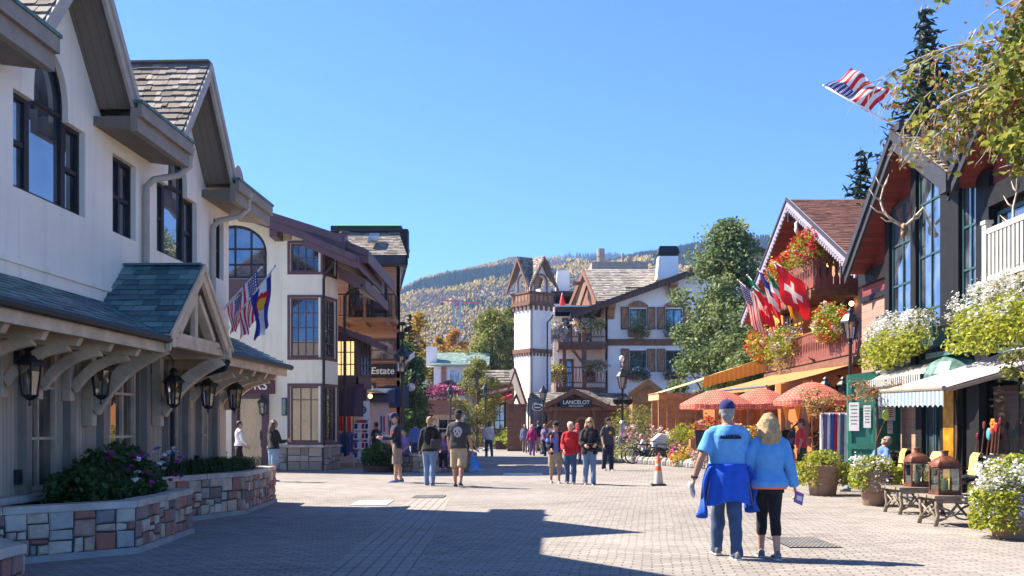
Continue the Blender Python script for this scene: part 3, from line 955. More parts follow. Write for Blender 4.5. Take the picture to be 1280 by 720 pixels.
# canopy along the front
WC = 1.1; ZC = 2.70; ZW = 3.24
cs = MB(MA); cd = MB(MA); cf = MB(MA)
for a,b in ((3.0,13.95),(15.6,19.75)):
 shingles(cs,(a,WC,ZC),(b,WC,ZC),(a,0,ZW),(b,0,ZW),.13,.26,.012,jit=.25,skew=.004)
 slab(cd,(a,WC,ZC),(b,WC,ZC),(a,0,ZW),(b,0,ZW),.05)
c0 = 14.75; hb = 1.24; zr = 3.86; ze = 2.74
for s in (-1,1):
 shingles(cs,(c0+s*hb,WC+.06,ze),(c0+s*hb,-.0,ze),(c0,WC+.06,zr),(c0,0,zr),.13,.26,.012,jit=.25,skew=.004)
 slab(cd,(c0+s*hb,WC+.02,ze),(c0+s*hb,0,ze),(c0,WC+.02,zr),(c0,0,zr),.05)
 p = [(c0,zr-.02),(c0+s*(hb+.04),ze-.05),(c0+s*(hb+.04),ze-.24),(c0,zr-.24)]
 cf.prism([(a,WC+.02,z) for a,z in p],(0,.06,0))
 p = [(c0,zr+.02),(c0+s*(hb+.05),ze+.0),(c0+s*(hb+.05),ze-.08),(c0,zr-.08)]
 cf.prism([(a,WC+.081,z) for a,z in p],(0,.03,0))
cs.bar((c0,WC+.06,zr+.015),(c0,0,zr+.015),.14,.03)
cs.build('canopy_roof','slate_teal',A); cd.build('canopy_deck','timber_grey',A)
for a,b in ((3.0,13.5),(16.0,19.7)):
 cf.box(a,b,WC-.07,WC-.005,ZC-.22,ZC-.055)
cf.build('canopy_fascia','timber_grey',A)
for a,b in ((3.0,13.5),(16.0,19.8)):
 gt = MB(MA); gt.tube([(a,WC+.05,ZC-.04),(b,WC+.05,ZC-.04)],.055,8)
 if a < 10: gt.build('canopy_gutter','dark_frame',A,smooth='auto')
gt.tube([(16.0,WC+.05,ZC-.1),(16.0,WC+.0,ZC-.28),(16.2,.5,ZC-.42),(16.35,.12,ZC-.5),(16.4,.08,ZC-.7),(16.4,.08,.7)],.045,8)
gt.build('canopy_gutter','dark_frame',A,smooth='auto')
# brackets: outrigger beam with curved brace and wall post
def curve_brace(mb,u,w0,z0,w1,z1,th,dep,sag=.18):
 n = 8; up = []; lo = []
 for i in range(n+1):
  t = i/n
  w = w0+(w1-w0)*t; z = z0+(z1-z0)*t
  k = math.sin(math.pi*t)*sag
  nw,nz = (z1-z0),-(w1-w0); L = math.hypot(nw,nz); nw /= L; nz /= L
  cw,cz = w-nw*k,z-nz*k
  up.append((u-th/2,cw-nw*dep/2,cz-nz*dep/2)); lo.append((u-th/2,cw+nw*dep/2,cz+nz*dep/2))
 for i in range(n):
  q = [up[i],up[i+1],lo[i+1],lo[i]]
  mb.hexa(q+[(a+th,b,c) for a,b,c in q])
for u in (6.8,7.6,8.3,9.1,9.85,10.62,11.4,12.2,13.0,16.55,17.3,18.05,18.8,19.45):
 b_ = MB(MA)
 b_.hexa([(u-.05,-.0,2.44),(u+.05,0,2.44),(u+.05,.92,2.40),(u-.05,.92,2.40),(u-.05,0,2.66),(u+.05,0,2.66),(u+.05,1.03,2.62),(u-.05,1.03,2.62)])
 curve_brace(b_,u,.09,1.98,.80,2.40,.085,.13,.10)
 b_.box(u-.055,u+.055,-.045,.075,1.82,2.66)
 b_.build('bracket','timber_grey',A,bevel=.008)
tr_ = MB(MA)
for s in (-1,1):
 u = c0+s*(hb-.06)
 curve_brace(tr_,u,.10,1.72,1.05,2.55,.12,.2,.12)
 tr_.box(u-.06,u+.06,0,1.2,2.56,2.74)
 tr_.box(u-.07,u+.07,-.045,.10,1.5,2.9)
tr_.box(c0-hb+.05,c0+hb-.05,WC-.12,WC-.0,2.60,2.80)
tr_.bar((c0-.72,WC-.06,2.80),(c0-.05,WC-.06,3.4),.1,.14,up=(0,1,0)); tr_.bar((c0+.72,WC-.06,2.80),(c0+.05,WC-.06,3.4),.1,.14,up=(0,1,0))
tr_.box(c0-.06,c0+.06,WC-.1,WC-.02,2.8,3.6)
tr_.build('gable_truss','timber_grey',A,bevel=.01)
m = MB(MA); m.prism([(c0-1.0,.45,2.85),(c0+1.0,.45,2.85),(c0,.45,3.72)],(0,-.05,0)); m.build('gable_panel','siding_grey',A)

# lanterns on the left building
def lantern_proto(name,label,scale=1.0,M=Matrix.Identity(4),mount=True):
 t = thing(name,label,'lantern',(0,0,0),'black iron lanterns under the canopy')
 s = scale
 c = MB()
 for k in range(6):
  a0 = math.pi*k/3
  c.bar((.10*s*math.cos(a0),.10*s*math.sin(a0),.02*s),(.065*s*math.cos(a0),.065*s*math.sin(a0),-.24*s),.014*s,.014*s)
 c.lathe([(.001,-.285*s),(.03*s,-.275*s),(.072*s,-.24*s),(.06*s,-.23*s)],(0,0,0),6)
 c.lathe([(.001,-.33*s),(.014*s,-.32*s),(.012*s,-.285*s)],(0,0,0),8)
 c.build('cage','black_iron',t)
 g_ = MB(); g_.lathe([(.062*s,-.235*s),(.096*s,.018*s)],(0,0,0),6); g_.build('pane','lamp_glass',t)
 k_ = MB(); k_.lathe([(.135*s,.015*s),(.13*s,.035*s),(.075*s,.095*s),(.05*s,.105*s),(.045*s,.135*s),(.06*s,.145*s),(.02*s,.19*s),(.001,.2*s)],(0,0,0),6); k_.build('cap','black_iron',t)
 b_ = MB(); b_.tube([(0,0,-.23*s),(0,0,-.1*s)],.02*s,8); b_.build('bulb','candle',t)
 if mount:
  r_ = MB()
  r_.tube([(0,0,.19*s),(0,0,.27*s),(-.06,0,.33*s),(-.2,0,.34*s),(-.36,.0,.28*s)],.012,6)
  r_.box(-.39,-.355,-.04,.04,.12*s,.42*s)
  r_.build('mount','black_iron',t)
 return t
lant = lantern_proto('wall_lantern','black six sided lantern at the first timber window, over the corner of the flowering planter',1.35)
LL = ['black six sided lantern at the first timber window, over the corner of the flowering planter',
      'black lantern on the timber wall beside the tall window behind the purple flowers',
      'black lantern just beyond the big curved gable brace of the canopy',
      'black lantern beside the dark downpipe under the far canopy',
      'black lantern last along the canopy, nearest the dark red sign']
for i,(u,z) in enumerate(((11.4,2.16),(13.2,2.22),(15.72,2.16),(17.3,2.17),(18.75,2.16))):
 pos = MA @ Vector((u,.36,z))
 if i == 0: lant.location = pos; lant['label'] = LL[0]
 else: dup(lant,pos,0,LL[i])

# planters
def planter(poly,zc,name,label,wall_back):
 """poly: front outline (X,Y), stone faces built along each edge, closed against the wall"""
 t = thing(name,label,'planter',(*poly[1],0),'stone planters along the stucco building')
 st = MB()
 for (a,b) in zip(poly,poly[1:]):
  a,b = Vector((*a,0)),Vector((*b,0))
  M = frame((a.x,a.y,0),(b.x-a.x,b.y-a.y)); L = (b-a).length
  n = M.to_3x3() @ Vector((0,1,0))
  st.M = M
  ashlar(st,0.0,L,.07,zc-.075,0,.33,.15,.045)
  st.box(0,L,-.12,.004,0,zc-.075,1); st.box(-.02,L+.02,-.1,.05,0,.075,2)
 st.build('stone_face',['stone','mortar','concrete'],t)
 cp = MB()
 cen = sum((Vector((*p,0)) for p in poly),Vector())/len(poly)
 cen = Vector((sum(p[0] for p in wall_back)/2,sum(p[1] for p in wall_back)/2,0)).lerp(cen,.5)
 out = []; inn = []
 for i,p in enumerate(poly):
  v = Vector((*p,0)); d = (v-cen); L = d.length; d /= L
  out.append(v+d*.05); inn.append(v-d*.27)
 for i in range(len(poly)-1):
  a,b,c,d = out[i],out[i+1],inn[i+1],inn[i]
  L = (b-a).length; n = max(1,int(L/.75))
  for k in range(n):
   s0,s1 = k/n+.004/L,(k+1)/n-.004/L
   q = [a.lerp(b,s0),a.lerp(b,s1),d.lerp(c,s1),d.lerp(c,s0)]
   dz = random.uniform(-.004,.004)
   cp.hexa([(p.x,p.y,zc-.085+dz) for p in q]+[(p.x,p.y,zc+dz) for p in q],0)
 cp.build('cap','stone_cap',t,bevel=.012)
 so_ = MB(); so_.prism([(p.x,p.y,zc-.16) for p in inn]+[(wall_back[1][0],wall_back[1][1],zc-.16),(wall_back[0][0],wall_back[0][1],zc-.16)],(0,0,.08)); so_.build('soil','soil',t)
 return t
wb = lambda y: (-6.3+.04*y+.02,y)
planter([wb(10.45),(-5.43,10.7),(-4.42,11.72),(-4.5,14.0),wb(14.35)],.62,'stone_planter','stone planter with flowering bush under the slate canopy gable',[wb(10.45),wb(14.35)])
planter([wb(15.0),(-5.30,15.25),(-4.58,17.1),(-4.70,19.8),wb(20.0)],.72,'stone_planter','stone planter of low green daylily leaves beside the slatted bench',[wb(15.0),wb(20.0)])
planter([wb(6.4),(-4.5,6.6),(-4.12,7.0),(-4.10,8.35),(-4.6,8.9),wb(9.15)],.50,'stone_planter','stone planter of which only the capped corner shows, in front of the flowering one',[wb(6.4),wb(9.15)])

# plants in the planters
t = thing('flowering_bush','dark leafy flower bush with pink and white blossoms in the near stone planter','plant',(-5.1,12.4,.5))
pts = np.vstack([ellip(1500,(-5.15,12.9,.82),(.55,.85,.42)),ellip(1400,(-5.1,12.0,.72),(.5,.6,.30)),ellip(700,(-5.25,13.4,.95),(.35,.5,.35)),ellip(500,(-4.95,13.4,.66),(.3,.5,.22))])
leafmesh('foliage',pts,.085,'leaf_green',t,np.clip(RNG.normal(.6,.3,len(pts)),0,1),droop=.3)
b_ = []; mi_ = []
for i in range(44):
 c = (random.uniform(-4.98,-4.52),random.uniform(12.2,14.15),random.uniform(.74,1.2)); n = 9
 b_.append(ellip(n,c,(.034,.034,.02))); mi_ += [random.choice((0,0,1,1,2))]*n
leafmesh('blossoms',np.vstack(b_),.06,None,t,mats=['bloom_white','bloom_magenta','bloom_purple'],mi=np.array(mi_),up=1.5,aspect=.8)
st_ = MB()
for i in range(26):
 x,y = random.uniform(-5.4,-4.85),random.uniform(11.8,13.7)
 st_.tube([(x,y,.5),(x+random.uniform(-.08,.12),y+random.uniform(-.1,.1),.85),(x+random.uniform(-.1,.2),y+random.uniform(-.15,.15),1.1)],[.008,.006,.003],5)
st_.build('stems','leaf_green',t)
t = thing('daylily_plant','mass of arching green strap leaves in the farther stone planter','plant',(-5.1,17.3,.6))
sl_ = MB()
for i in range(1500):
 x,y = random.uniform(-5.45,-4.85),random.uniform(15.6,19.0)
 if x >-4.75-max(0,(17.2-y))*.36: continue
 a = random.uniform(0,6.28); L = random.uniform(.2,.42); h = random.uniform(.12,.32); w = .010
 d = Vector((math.cos(a),math.sin(a),0)); n = Vector((-d.y,d.x,0))*w; p = Vector((x,y,.62))
 q = [p,p+d*L*.35+Vector((0,0,h)),p+d*L*.8+Vector((0,0,h*1.05)),p+d*L*1.15+Vector((0,0,h*.62))]
 tt = random.random()
 for k in range(3):
  f0,f1 = (1,1,.8)[k],(1,.8,.1)[k]
  sl_.poly([q[k]-n*f0,q[k]+n*f0,q[k+1]+n*f1,q[k+1]-n*f1],0,tt)
sl_.build('foliage','leaf_green',t,fix=False)
# bench beside the far planter, and the low rail
# ------------------------------------------------------------------ B: cream building with the bay, behind the left one
def leanroof(mb,x0,z0,x1,z1,y0,y1,th,m=0):
 slab(mb,(x0,y0,z0),(x0,y1,z0),(x1,y0,z1),(x1,y1,z1),th,m)
B = thing('cream_building','cream stucco building with arched window, corner bay and dark purple roof edges','building',(-8,36,0))
M0 = frame((0,35,0),(1,0))
def zp(py,Y): return H+(YH-py)/F*Y
def xp(px,Y): return (px-CX)/F*Y
m = MB(M0)
ax0,ax1 =-10.85,-8.58
wall(m,[(-13,0),(-7.75,0),(-7.75,8.75),(-13,10.4)],[archpoly(ax0,ax1,6.70,7.62,8.58,14),rect(-9.75,-8.55,.05,2.62)],0,.2)
m.build('wall','stucco_cream',B)
window(B,M0,ax0,ax1,6.70,8.58,-.12,4,1,'dark_frame','glass_sky',.09,.03,arch=7.62,rowz=[7.2,7.75])
m = MB(M0); m.box(ax0,ax1,-.1,.04,5.7,6.68); m.build('panel','purple_brown',B)
m = MB(M0); m.box(-9.75,-8.55,-.18,-.14,.05,2.62,0); m.build('door','glass_shop',B)
m = MB(M0); m.box(-8.75,-8.5,-.1,.06,0,2.7); m.box(-9.8,-9.6,-.1,.06,0,2.7); m.box(-9.6,-8.75,-.1,.06,2.5,2.7); m.build('door_frame','purple_brown',B)
# bay: front face, two chamfers
bay = [(-8.05,35.0),(-7.74,34.6),(-6.56,34.6),(-6.24,35.85),(-7.6,40)]
Z3,Z2,Z1 = (6.87,7.86),(3.92,5.98),(.98,2.92)
bm_ = MB(); sb = MB()
spans = {1: [(.06,1.12,Z) for Z in (Z1,Z2,Z3)],2: [(.14,1.2,Z1),(.14,1.1,Z2),(.14,1.1,Z3)]}
for i,(a,b) in enumerate(zip(bay,bay[1:])):
 M = frame((*a,0),(b[0]-a[0],b[1]-a[1])); L = math.hypot(b[0]-a[0],b[1]-a[1])
 bm_.M = M
 hs = spans.get(i,[])
 wall(bm_,rect(0,L,.8,7.98),[rect(u0,u1,*z) for u0,u1,z in hs],0,.15)
 sb.M = M
 ashlar(sb,0,L,0,.80,.06,.55,.14,.04); sb.box(-.04,L+.04,-.1,.06,0,.8,1); sb.box(-.06,L+.06,-.1,.14,.80,.88,2)
 for k,(u0,u1,z) in enumerate(hs):
  w_ = window(B,M,u0,u1,z[0],z[1],-.1,4 if k else 3,(2 if k == 2 else 4) if k else 1,'purple_brown','glass_shop' if k == 0 else 'glass',.07,.016,trim=.09,rowz=None if k else [2.45])
sb.M = M0
ashlar(sb,-8.5,-8.02,0,.8,.06,.5,.14,.04); sb.box(-8.5,-8.02,-.1,.06,0,.8,1); sb.box(-8.5,-8.02,-.1,.14,.8,.88,2)
bm_.build('bay_wall','stucco_cream',B)
sb.build('stone_base',['stone_tan','mortar','stone_cap'],B)
# roofs: rake fascias stepping down to the right
rf = MB(); fs = MB(); su = MB()
def rake(x0,z0,x1,z1,yf,yb,th):
 slab(rf,(x0,yf,z0),(x1,yf,z1),(x0,yb,z0),(x1,yb,z1),.08)
 for k,(dy,d0,d1) in enumerate(((0,-th,-.03),(-.07,-th*.45,.04))):
  fs.prism([(x0,yf+dy,z0+d0),(x1,yf+dy,z1+d0),(x1,yf+dy,z1+d1),(x0,yf+dy,z0+d1)],(0,.066,0))
 fs.prism([(x1,yf,z1-th*.9),(x1,yb,z1-th*.9),(x1,yb,z1+.02),(x1,yf,z1+.02)],(.06,0,0))
 slab(su,(x0,yf+.07,z0-.1),(x1-.03,yf+.07,z1-.1),(x0,yb,z0-.1),(x1-.03,yb,z1-.1),.05)
rake(-12.5,10.15,-5.75,7.98,34.0,42,.52)
rake(-7.05,8.02,-5.25,7.25,33.7,40,.40)
rake(-5.95,7.95,-5.0,7.58,34.4,42,.46)
rake(-6.15,7.15,-5.25,6.72,35.4,42,.38)
rf.build('roof','shake',B); fs.build('roof_fascia','purple_brown',B); su.build('roof_soffit','taupe_light',B)
m = MB(); m.box(-13,-7.65,40,41,0,7.9); m.build('rear_wall','stucco_cream',B)
m = MB(); m.tube([(-6.45,38.5,8.0),(-6.45,38.5,8.95)],.12,10); m.lathe([(.19,0),(.19,.08),(.001,.1)],(-6.45,38.5,8.95),10); m.build('vent_pipe','purple_brown',B)
m = MB(); m.box(-8.28,-8.02,34.1,35,8.0,8.3); m.build('beam_end','purple_brown',B)
m = MB(); m.tube([(-6.0,33.65,7.1),(-6.1,33.9,6.95),(-6.42,34.45,6.8),(-6.5,34.52,6.6),(-6.5,34.52,.85)],.05,8); m.build('downpipe','dark_frame',B,smooth='auto')
m = MB(); m.tube([(-5.3,35.4,6.7),(-5.3,35.4,6.5),(-5.9,36.0,6.35),(-6.05,36.15,6.2),(-6.05,36.15,.85)],.05,8); m.build('downpipe','dark_frame',B,smooth='auto')
# shop sign with scroll bracket, wall lamp, small map board
t = thing('shop_sign','dark maroon sign board with white letters RS over the doorway','sign',(-8.9,34.9,2.7))
m = MB(M0); m.box(-10.3,-8.28,.02,.10,2.66,3.36); m.build('board','maroon',t)
text_mesh('lettering','RS','sign_white',.46,M0 @ Matrix.Translation((-8.78,.105,2.95)),t,bold=.004)
m = MB(M0)
for i in range(9):
 u =-9.9+i*.2
 m.tube([(u+.12*math.cos(a)*(1-a/9),.06,3.52+.12*math.sin(a)*(1-a/9)) for a in np.linspace(0,7,12)],.012,5)
m.tube([(-10.0,.06,3.64),(-8.2,.06,3.64),(-8.05,.06,3.72),(-7.98,.06,3.86)],.018,6); m.tube([(-10.0,.06,3.40),(-8.2,.06,3.40)],.018,6)
m.build('scroll_bracket','black_iron',t)
lw = lantern_proto('wall_lamp','carriage lamp on the cream wall beside the maroon sign',1.5,mount=False)
lw.location = (-8.66,34.72,2.32); lw['group'] = 'wall lamps'
m = MB(); m.tube([(0,.26,-.55),(0,.12,-.62),(0,.02,-.5),(0,0,-.42)],.022,6); m.box(-.05,.05,.22,.27,-.75,-.3); m.build('mount','black_iron',lw)
t = thing('map_board','small framed green map board on the corner of the cream bay','notice board',(-7.9,34.7,1.7))
m = MB(frame((-8.05,35.0,0),(.31,-.4))); m.box(.08,.42,.01,.05,1.9,2.52); m.build('board','teal_frame',t)
m = MB(frame((-8.05,35.0,0),(.31,-.4))); m.box(.12,.38,.051,.056,1.95,2.47); m.build('map','roof_green',t)

# flags on the left
def flag(name,label,base,tip,hang,fly,colfn,mats,group,hangdir=None,droop=.25,wave=.05,nu=36,nv=26,pole_r=.014,start=.12,roll=0.0,phase=0.0):
 """flag on a slanted staff: hoist runs along the staff from its tip, the fly hangs down"""
 base,tip = Vector(base),Vector(tip)
 t = thing(name,label,'flag',base,group)
 m = MB(); m.tube([base,tip],[pole_r*1.1,pole_r],8); m.ball(tip,pole_r*2,seg=8,rings=6); m.build('staff','pole_white',t,smooth=True)
 d = (base-tip).normalized()
 L = (tip-base).length
 dn = Vector(hangdir or (0,0,-1)).normalized()
 side = d.cross(dn).normalized()
 c = MB()
 def fn(a,b):        # a along the fly, b along the hoist
  p = tip+d*(start*L+b*hang)
  k = a*fly
  w = wave*math.sin(a*7+b*5+phase)*(.3+a)+wave*.8*math.sin(b*11-a*3+phase)
  gather = (b-.5)*hang*droop*a
  return p+dn*k*(1-.06*abs(math.sin(b*9+phase)))+side*w-d*gather+d*roll*a*fly
 c.grid(fn,nu,nv,mf=colfn)
 c.build('cloth',mats,t,smooth=True,fix=False)
 return t
US = ['flag_red','flag_white','flag_blue']
def us(a,b):            # a = 0 at hoist; b = 0 at upper edge
 if a < .42 and b < 7/13:
  return 1 if (int(a*36) % 2 == 1 and int(b*26) % 2 == 1) else 2
 return int(b*13) % 2
def us_hang(a,b): return us(a,1-b)
def colorado(a,b):
 x,y = a*1.5,b
 r = math.hypot(x-.62,y-.5)
 if r < .17: return 3
 if r < .31 and not (x > .70 and abs(y-.5) < .13): return 1
 return 0 if (b < 1/3 or b > 2/3) else 2
GFL = 'flags leaning out over the slate canopy'
flag('wall_flag','stars and stripes hanging beside the flag with the gold disc over the slate canopy',(-5.62,19.3,3.72),(-4.78,19.05,4.53),.60,.95,us,US,GFL,droop=.15,phase=.4,hangdir=(.02,0,-1),start=.08,roll=.0)
flag('wall_flag','blue and white flag with red letter C round a gold disc over the slate canopy',(-5.24,18.9,3.55),(-4.40,18.6,4.48),.66,1.0,colorado,['flag_royal','flag_red','flag_white','flag_gold'],GFL,droop=.35,phase=2.2,hangdir=(-.02,0,-1),start=.06)
flag('wall_flag','mostly hidden striped flag furled behind the other two over the slate canopy',(-5.62,19.2,3.68),(-5.1,19.15,4.12),.42,.62,us,US,GFL,droop=.5,phase=1.2,start=.1)

# ------------------------------------------------------------------ C: brown boarded building with balcony
C_ = thing('brown_building','reddish brown boarded building with grey shingle roof and a balcony','building',(-6.4,46,0))
MC = frame((0,44,0),(1,0))
X0,X1 =-8.6,-4.93
m = MB(MC)
CW = [rect(-7.2,-6.85,6.25,8.05),rect(-6.8,-5.55,6.25,8.05),rect(-6.35,-5.15,4.45,5.35),rect(-5.55,-5.1,2.4,3.3)]
wall(m,rect(X0,X1,0,8.75),CW,0,.15)
m.prism([(X1,0,0),(X1-1.35,-10,0),(X1-1.35,-10,8.75),(X1,0,8.75)],(-.15,0,0))
m.build('wall','siding_orange',C_)
window(C_,MC,-7.2,-6.85,6.25,8.05,-.1,1,1,'dark_frame','glass',.06)
window(C_,MC,-6.8,-5.55,6.25,8.05,-.1,2,1,'dark_frame','glass_curtain',.07,.04,trim=.06)
window(C_,MC,-6.35,-5.15,4.45,5.35,-.1,1,2,'purple_brown','glass_curtain',.06,.03,trim=.06)
window(C_,MC,-5.55,-5.1,2.4,3.3,-.1,1,2,'purple_brown','glass',.05,.03,trim=.05)
m = MB(MC);
for z in (5.68,4.3,3.55): m.box(X0,X1+.01,0,.05,z,z+.12)
m.build('belt_board','wood_tan',C_)
r = MB()
e0,e1,r0,r1 = (-9,43.4,8.95),(-4.55,43.4,8.95),(-9,45.4,10.35),(-5.15,45.4,10.35)
slab(r,e0,e1,r0,r1,.1); shingles(r,e0,e1,r0,r1,.17,.25,.02,skew=.01)
r.box(-9,-5.1,45.4,50,10.25,10.36); r.poly([(-4.55,43.4,8.95),(-6.1,54,8.95),(-6.5,52,10.3),(-5.15,45.4,10.35)],0,.3)
r.build('roof','shake',C_)
m = MB(); m.box(-9,-4.52,43.34,43.42,8.55,8.98); m.prism([(-4.52,43.34,8.55),(-6.1,54,8.55),(-6.1,54,8.98),(-4.52,43.34,8.98)],(-.08,0,0)); m.box(-9,-4.6,43.42,44,8.56,8.62); m.build('roof_fascia','slate_blue_trim',C_)
m = MB(); m.box(-8.2,-5.0,45.2,48,10.36,10.62); m.box(-5.2,-4.75,45.6,46.2,9.3,10.55); m.build('ridge_box','dark_frame',C_)
m = MB(); m.prism([(-6.35,44.0,9.6),(-5.9,44.0,9.6),(-5.9,44.6,10.05),(-6.35,44.6,10.05)],(0,-.06,.1)); m.build('skylight','glass_sky',C_)
bl = thing('balcony','',None); bl.parent = C_; bl.matrix_parent_inverse = Matrix.Translation(-Vector(C_.location))
def balcony_rail(mb,p,q,z0,z1,n,bal=.025,top=.05,m=0):
 p,q = Vector(p),Vector(q)
 mb.bar((p.x,p.y,z1),(q.x,q.y,z1),top,top,m=m); mb.bar((p.x,p.y,z0+.08),(q.x,q.y,z0+.08),top*.8,top*.8,m=m)
 for i in range(n+1):
  r_ = p.lerp(q,i/n); mb.bar((r_.x,r_.y,z0+.08),(r_.x,r_.y,z1),bal,bal,m=m)
m = MB(); m.box(-7.6,-4.98,42.75,44,6.0,6.2)
for x in (-7.2,-6.3,-5.3): m.box(x-.06,x+.06,42.6,44,5.86,6.0)
fl_ = m.build('floor','wood_tan',C_)
m = MB(); balcony_rail(m,(-7.6,42.8,0),(-5.02,42.8,0),6.2,7.2,20,.02); balcony_rail(m,(-5.02,42.8,0),(-5.02,44,0),6.2,7.2,8,.02)
m.build('railing','black_iron',C_)
m = MB()
for x in (-7.5,-6.3,-5.06): m.box(x-.05,x+.05,42.72,42.82,6.2,7.15)
m.build('rail_post','wood_tan',C_)
bpy.data.objects.remove(bl)
# adirondack chairs on the balcony
def adirondack():
 t = thing('adirondack_chair','purple slatted wooden chair on the brown balcony, nearer the glass door','chair',(0,0,0),'purple chairs on the balcony')
 m = MB()
 for i in range(5): m.hexa([(-.25+i*.1,.1,.32),(-.16+i*.1,.1,.32),(-.16+i*.1,.32,.98-abs(i-2)*.05),(-.25+i*.1,.32,.98-abs(i-2)*.05),(-.25+i*.1,.12,.32),(-.16+i*.1,.12,.32),(-.16+i*.1,.34,.98-abs(i-2)*.05),(-.25+i*.1,.34,.98-abs(i-2)*.05)])
 m.build('backrest','purple_brown',t)
 m = MB(); m.hexa([(-.27,-.35,.36),(.27,-.35,.36),(.27,.15,.28),(-.27,.15,.28),(-.27,-.35,.39),(.27,-.35,.39),(.27,.15,.31),(-.27,.15,.31)]); m.build('seat','purple_brown',t)
 for s in (-1,1):
  m = MB(); m.box(s*.33-.06,s*.33+.06,-.38,.25,.56,.59); m.build('armrest','purple_brown',t)
  m = MB(); m.box(s*.31-.03,s*.31+.03,-.36,-.28,0,.56); m.bar((s*.3,.35,0),(s*.3,-.1,.3),.05,.08); m.build('leg','purple_brown',t)
 return t
ch = adirondack(); ch.location = (-6.55,43.4,6.2)
dup(ch,(-5.72,43.4,6.2),R(10),'purple slatted wooden chair on the brown balcony, nearer the corner post')
# signs on C
t = thing('shop_sign','black sign reading Estate in white letters on the brown boarded wall','sign',(-5.6,43.9,4))
m = MB(MC); m.box(-6.25,-5.1,.052,.12,3.68,4.28); m.build('board','sign_black',t)
text_mesh('lettering','Estate','sign_white',.42,MC @ Matrix.Translation((-5.68,.125,3.97)),t,shear=.1,bold=.008)
t = thing('shop_sign','small grey sign ending in the letters um under the Estate sign','sign',(-6.2,43.9,3.2))
m = MB(MC); m.box(-6.9,-5.98,.03,.1,3.12,3.46); m.build('board','slate_blue_trim',t)
text_mesh('lettering','um','sign_white',.26,MC @ Matrix.Translation((-6.25,.105,3.28)),t,bold=.004)

# ------------------------------------------------------------------ bay shop between B and C
S = thing('bay_shop','dark timber shop with gridded bay window, awnings and lit clothing display','building',(-6.3,39,0))
MS = frame((0,38.4,0),(1,0))
m = MB(MS)
m.box(-7.2,-5.9,-3,-.0,2.95,3.45); m.box(-7.2,-6.75,-.1,0.02,3.45,5.0); m.box(-6.02,-5.9,-.1,.02,3.45,5.0); m.box(-7.2,-5.9,-.1,.02,4.85,5.15)
m.prism([(-5.9,0,2.95),(-5.6,-1.4,2.95),(-5.6,-1.4,5.1),(-5.9,0,5.1)],(-.08,0,0))
m.build('bay_frame','purple_brown',S)
window(S,MS,-6.75,-6.02,3.45,4.85,-.06,4,3,'purple_brown','shop_lit',.05,.02)
ME = frame((-5.9,38.4,0),(.3,1.4))
window(S,ME,.15,1.2,3.5,4.8,.02,3,3,'purple_brown','glass_sky',.05,.02)
m = MB(); leanroof(m,-7.1,5.55,-4.75,4.55,37.7,42,.14); m.build('roof','shake',S)
m = MB(); m.prism([(-7.1,37.64,5.35),(-4.72,37.64,4.34),(-4.72,37.64,4.58),(-7.1,37.64,5.58)],(0,.06,0)); m.prism([(-4.75,37.64,4.34),(-4.75,42,4.34),(-4.75,42,4.58),(-4.75,37.64,4.58)],(.06,0,0)); m.build('roof_fascia','purple_brown',S)
# open shop front with lit interior
m = MB(); m.box(-7.3,-5.2,42.0,42.1,0,3.0); m.box(-7.4,-7.3,38.4,42,0,3); m.box(-7.3,-5.2,38.5,42,2.9,2.95); m.build('interior','interior_white',S)
m = MB(); m.box(-7.0,-5.6,38.5,38.54,2.55,2.9); m.build('transom','shop_glow',S)
m = MB()
for i in range(3):
 m.ball((-6.9+i*.6,40.2,2.75),.09,seg=8,rings=6)
m.build('lamp','lamp_warm',S)
m = MB(); m.box(-5.72,-5.58,38.35,38.5,0,2.95); m.box(-7.1,-6.98,38.35,38.5,0,2.95); m.build('door_post','purple_brown',S)
# awnings
def dome_awning(name,label,x0,x1,ywall,depth,z0,z1,mat):
 t = thing(name,label,'awning',((x0+x1)/2,ywall,z0),'awnings of the clothing shops')
 m = MB()
 def fn(a,b):
  ang = a*math.pi/2
  ex = math.sin(min(1,b*5,(1-b)*5)*math.pi/2)
  d = depth*math.sin(ang)*(.25+.75*ex); zz = z1+(z0-z1)*(1-math.cos(ang))
  return (x0+(x1-x0)*b,ywall-d,zz)
 m.grid(fn,14,20); m.build('canvas',mat,t,smooth=True)
 m = MB(); m.grid(lambda a,b: (lambda ex: (x0+(x1-x0)*b,ywall-depth*(.25+.75*ex)-.002,z0-.22*a+.0))(math.sin(min(1,b*5,(1-b)*5)*math.pi/2)),2,24); m.build('valance',mat,t)
 return t
dome_awning('dome_awning','dark purple rounded awning over the clothing shop',-6.75,-5.65,38.3,1.3,2.12,3.15,'awning_purple')
dome_awning('barrel_awning','low navy barrel awning with orange underside beside the purple one',-6.0,-4.95,42.6,1.5,2.75,3.15,'awning_navy')
dome_awning('barrel_awning','navy blue shiny barrel awning farther along under the small grey sign',-5.9,-4.5,43.9,1.3,2.6,3.3,'awning_navy')
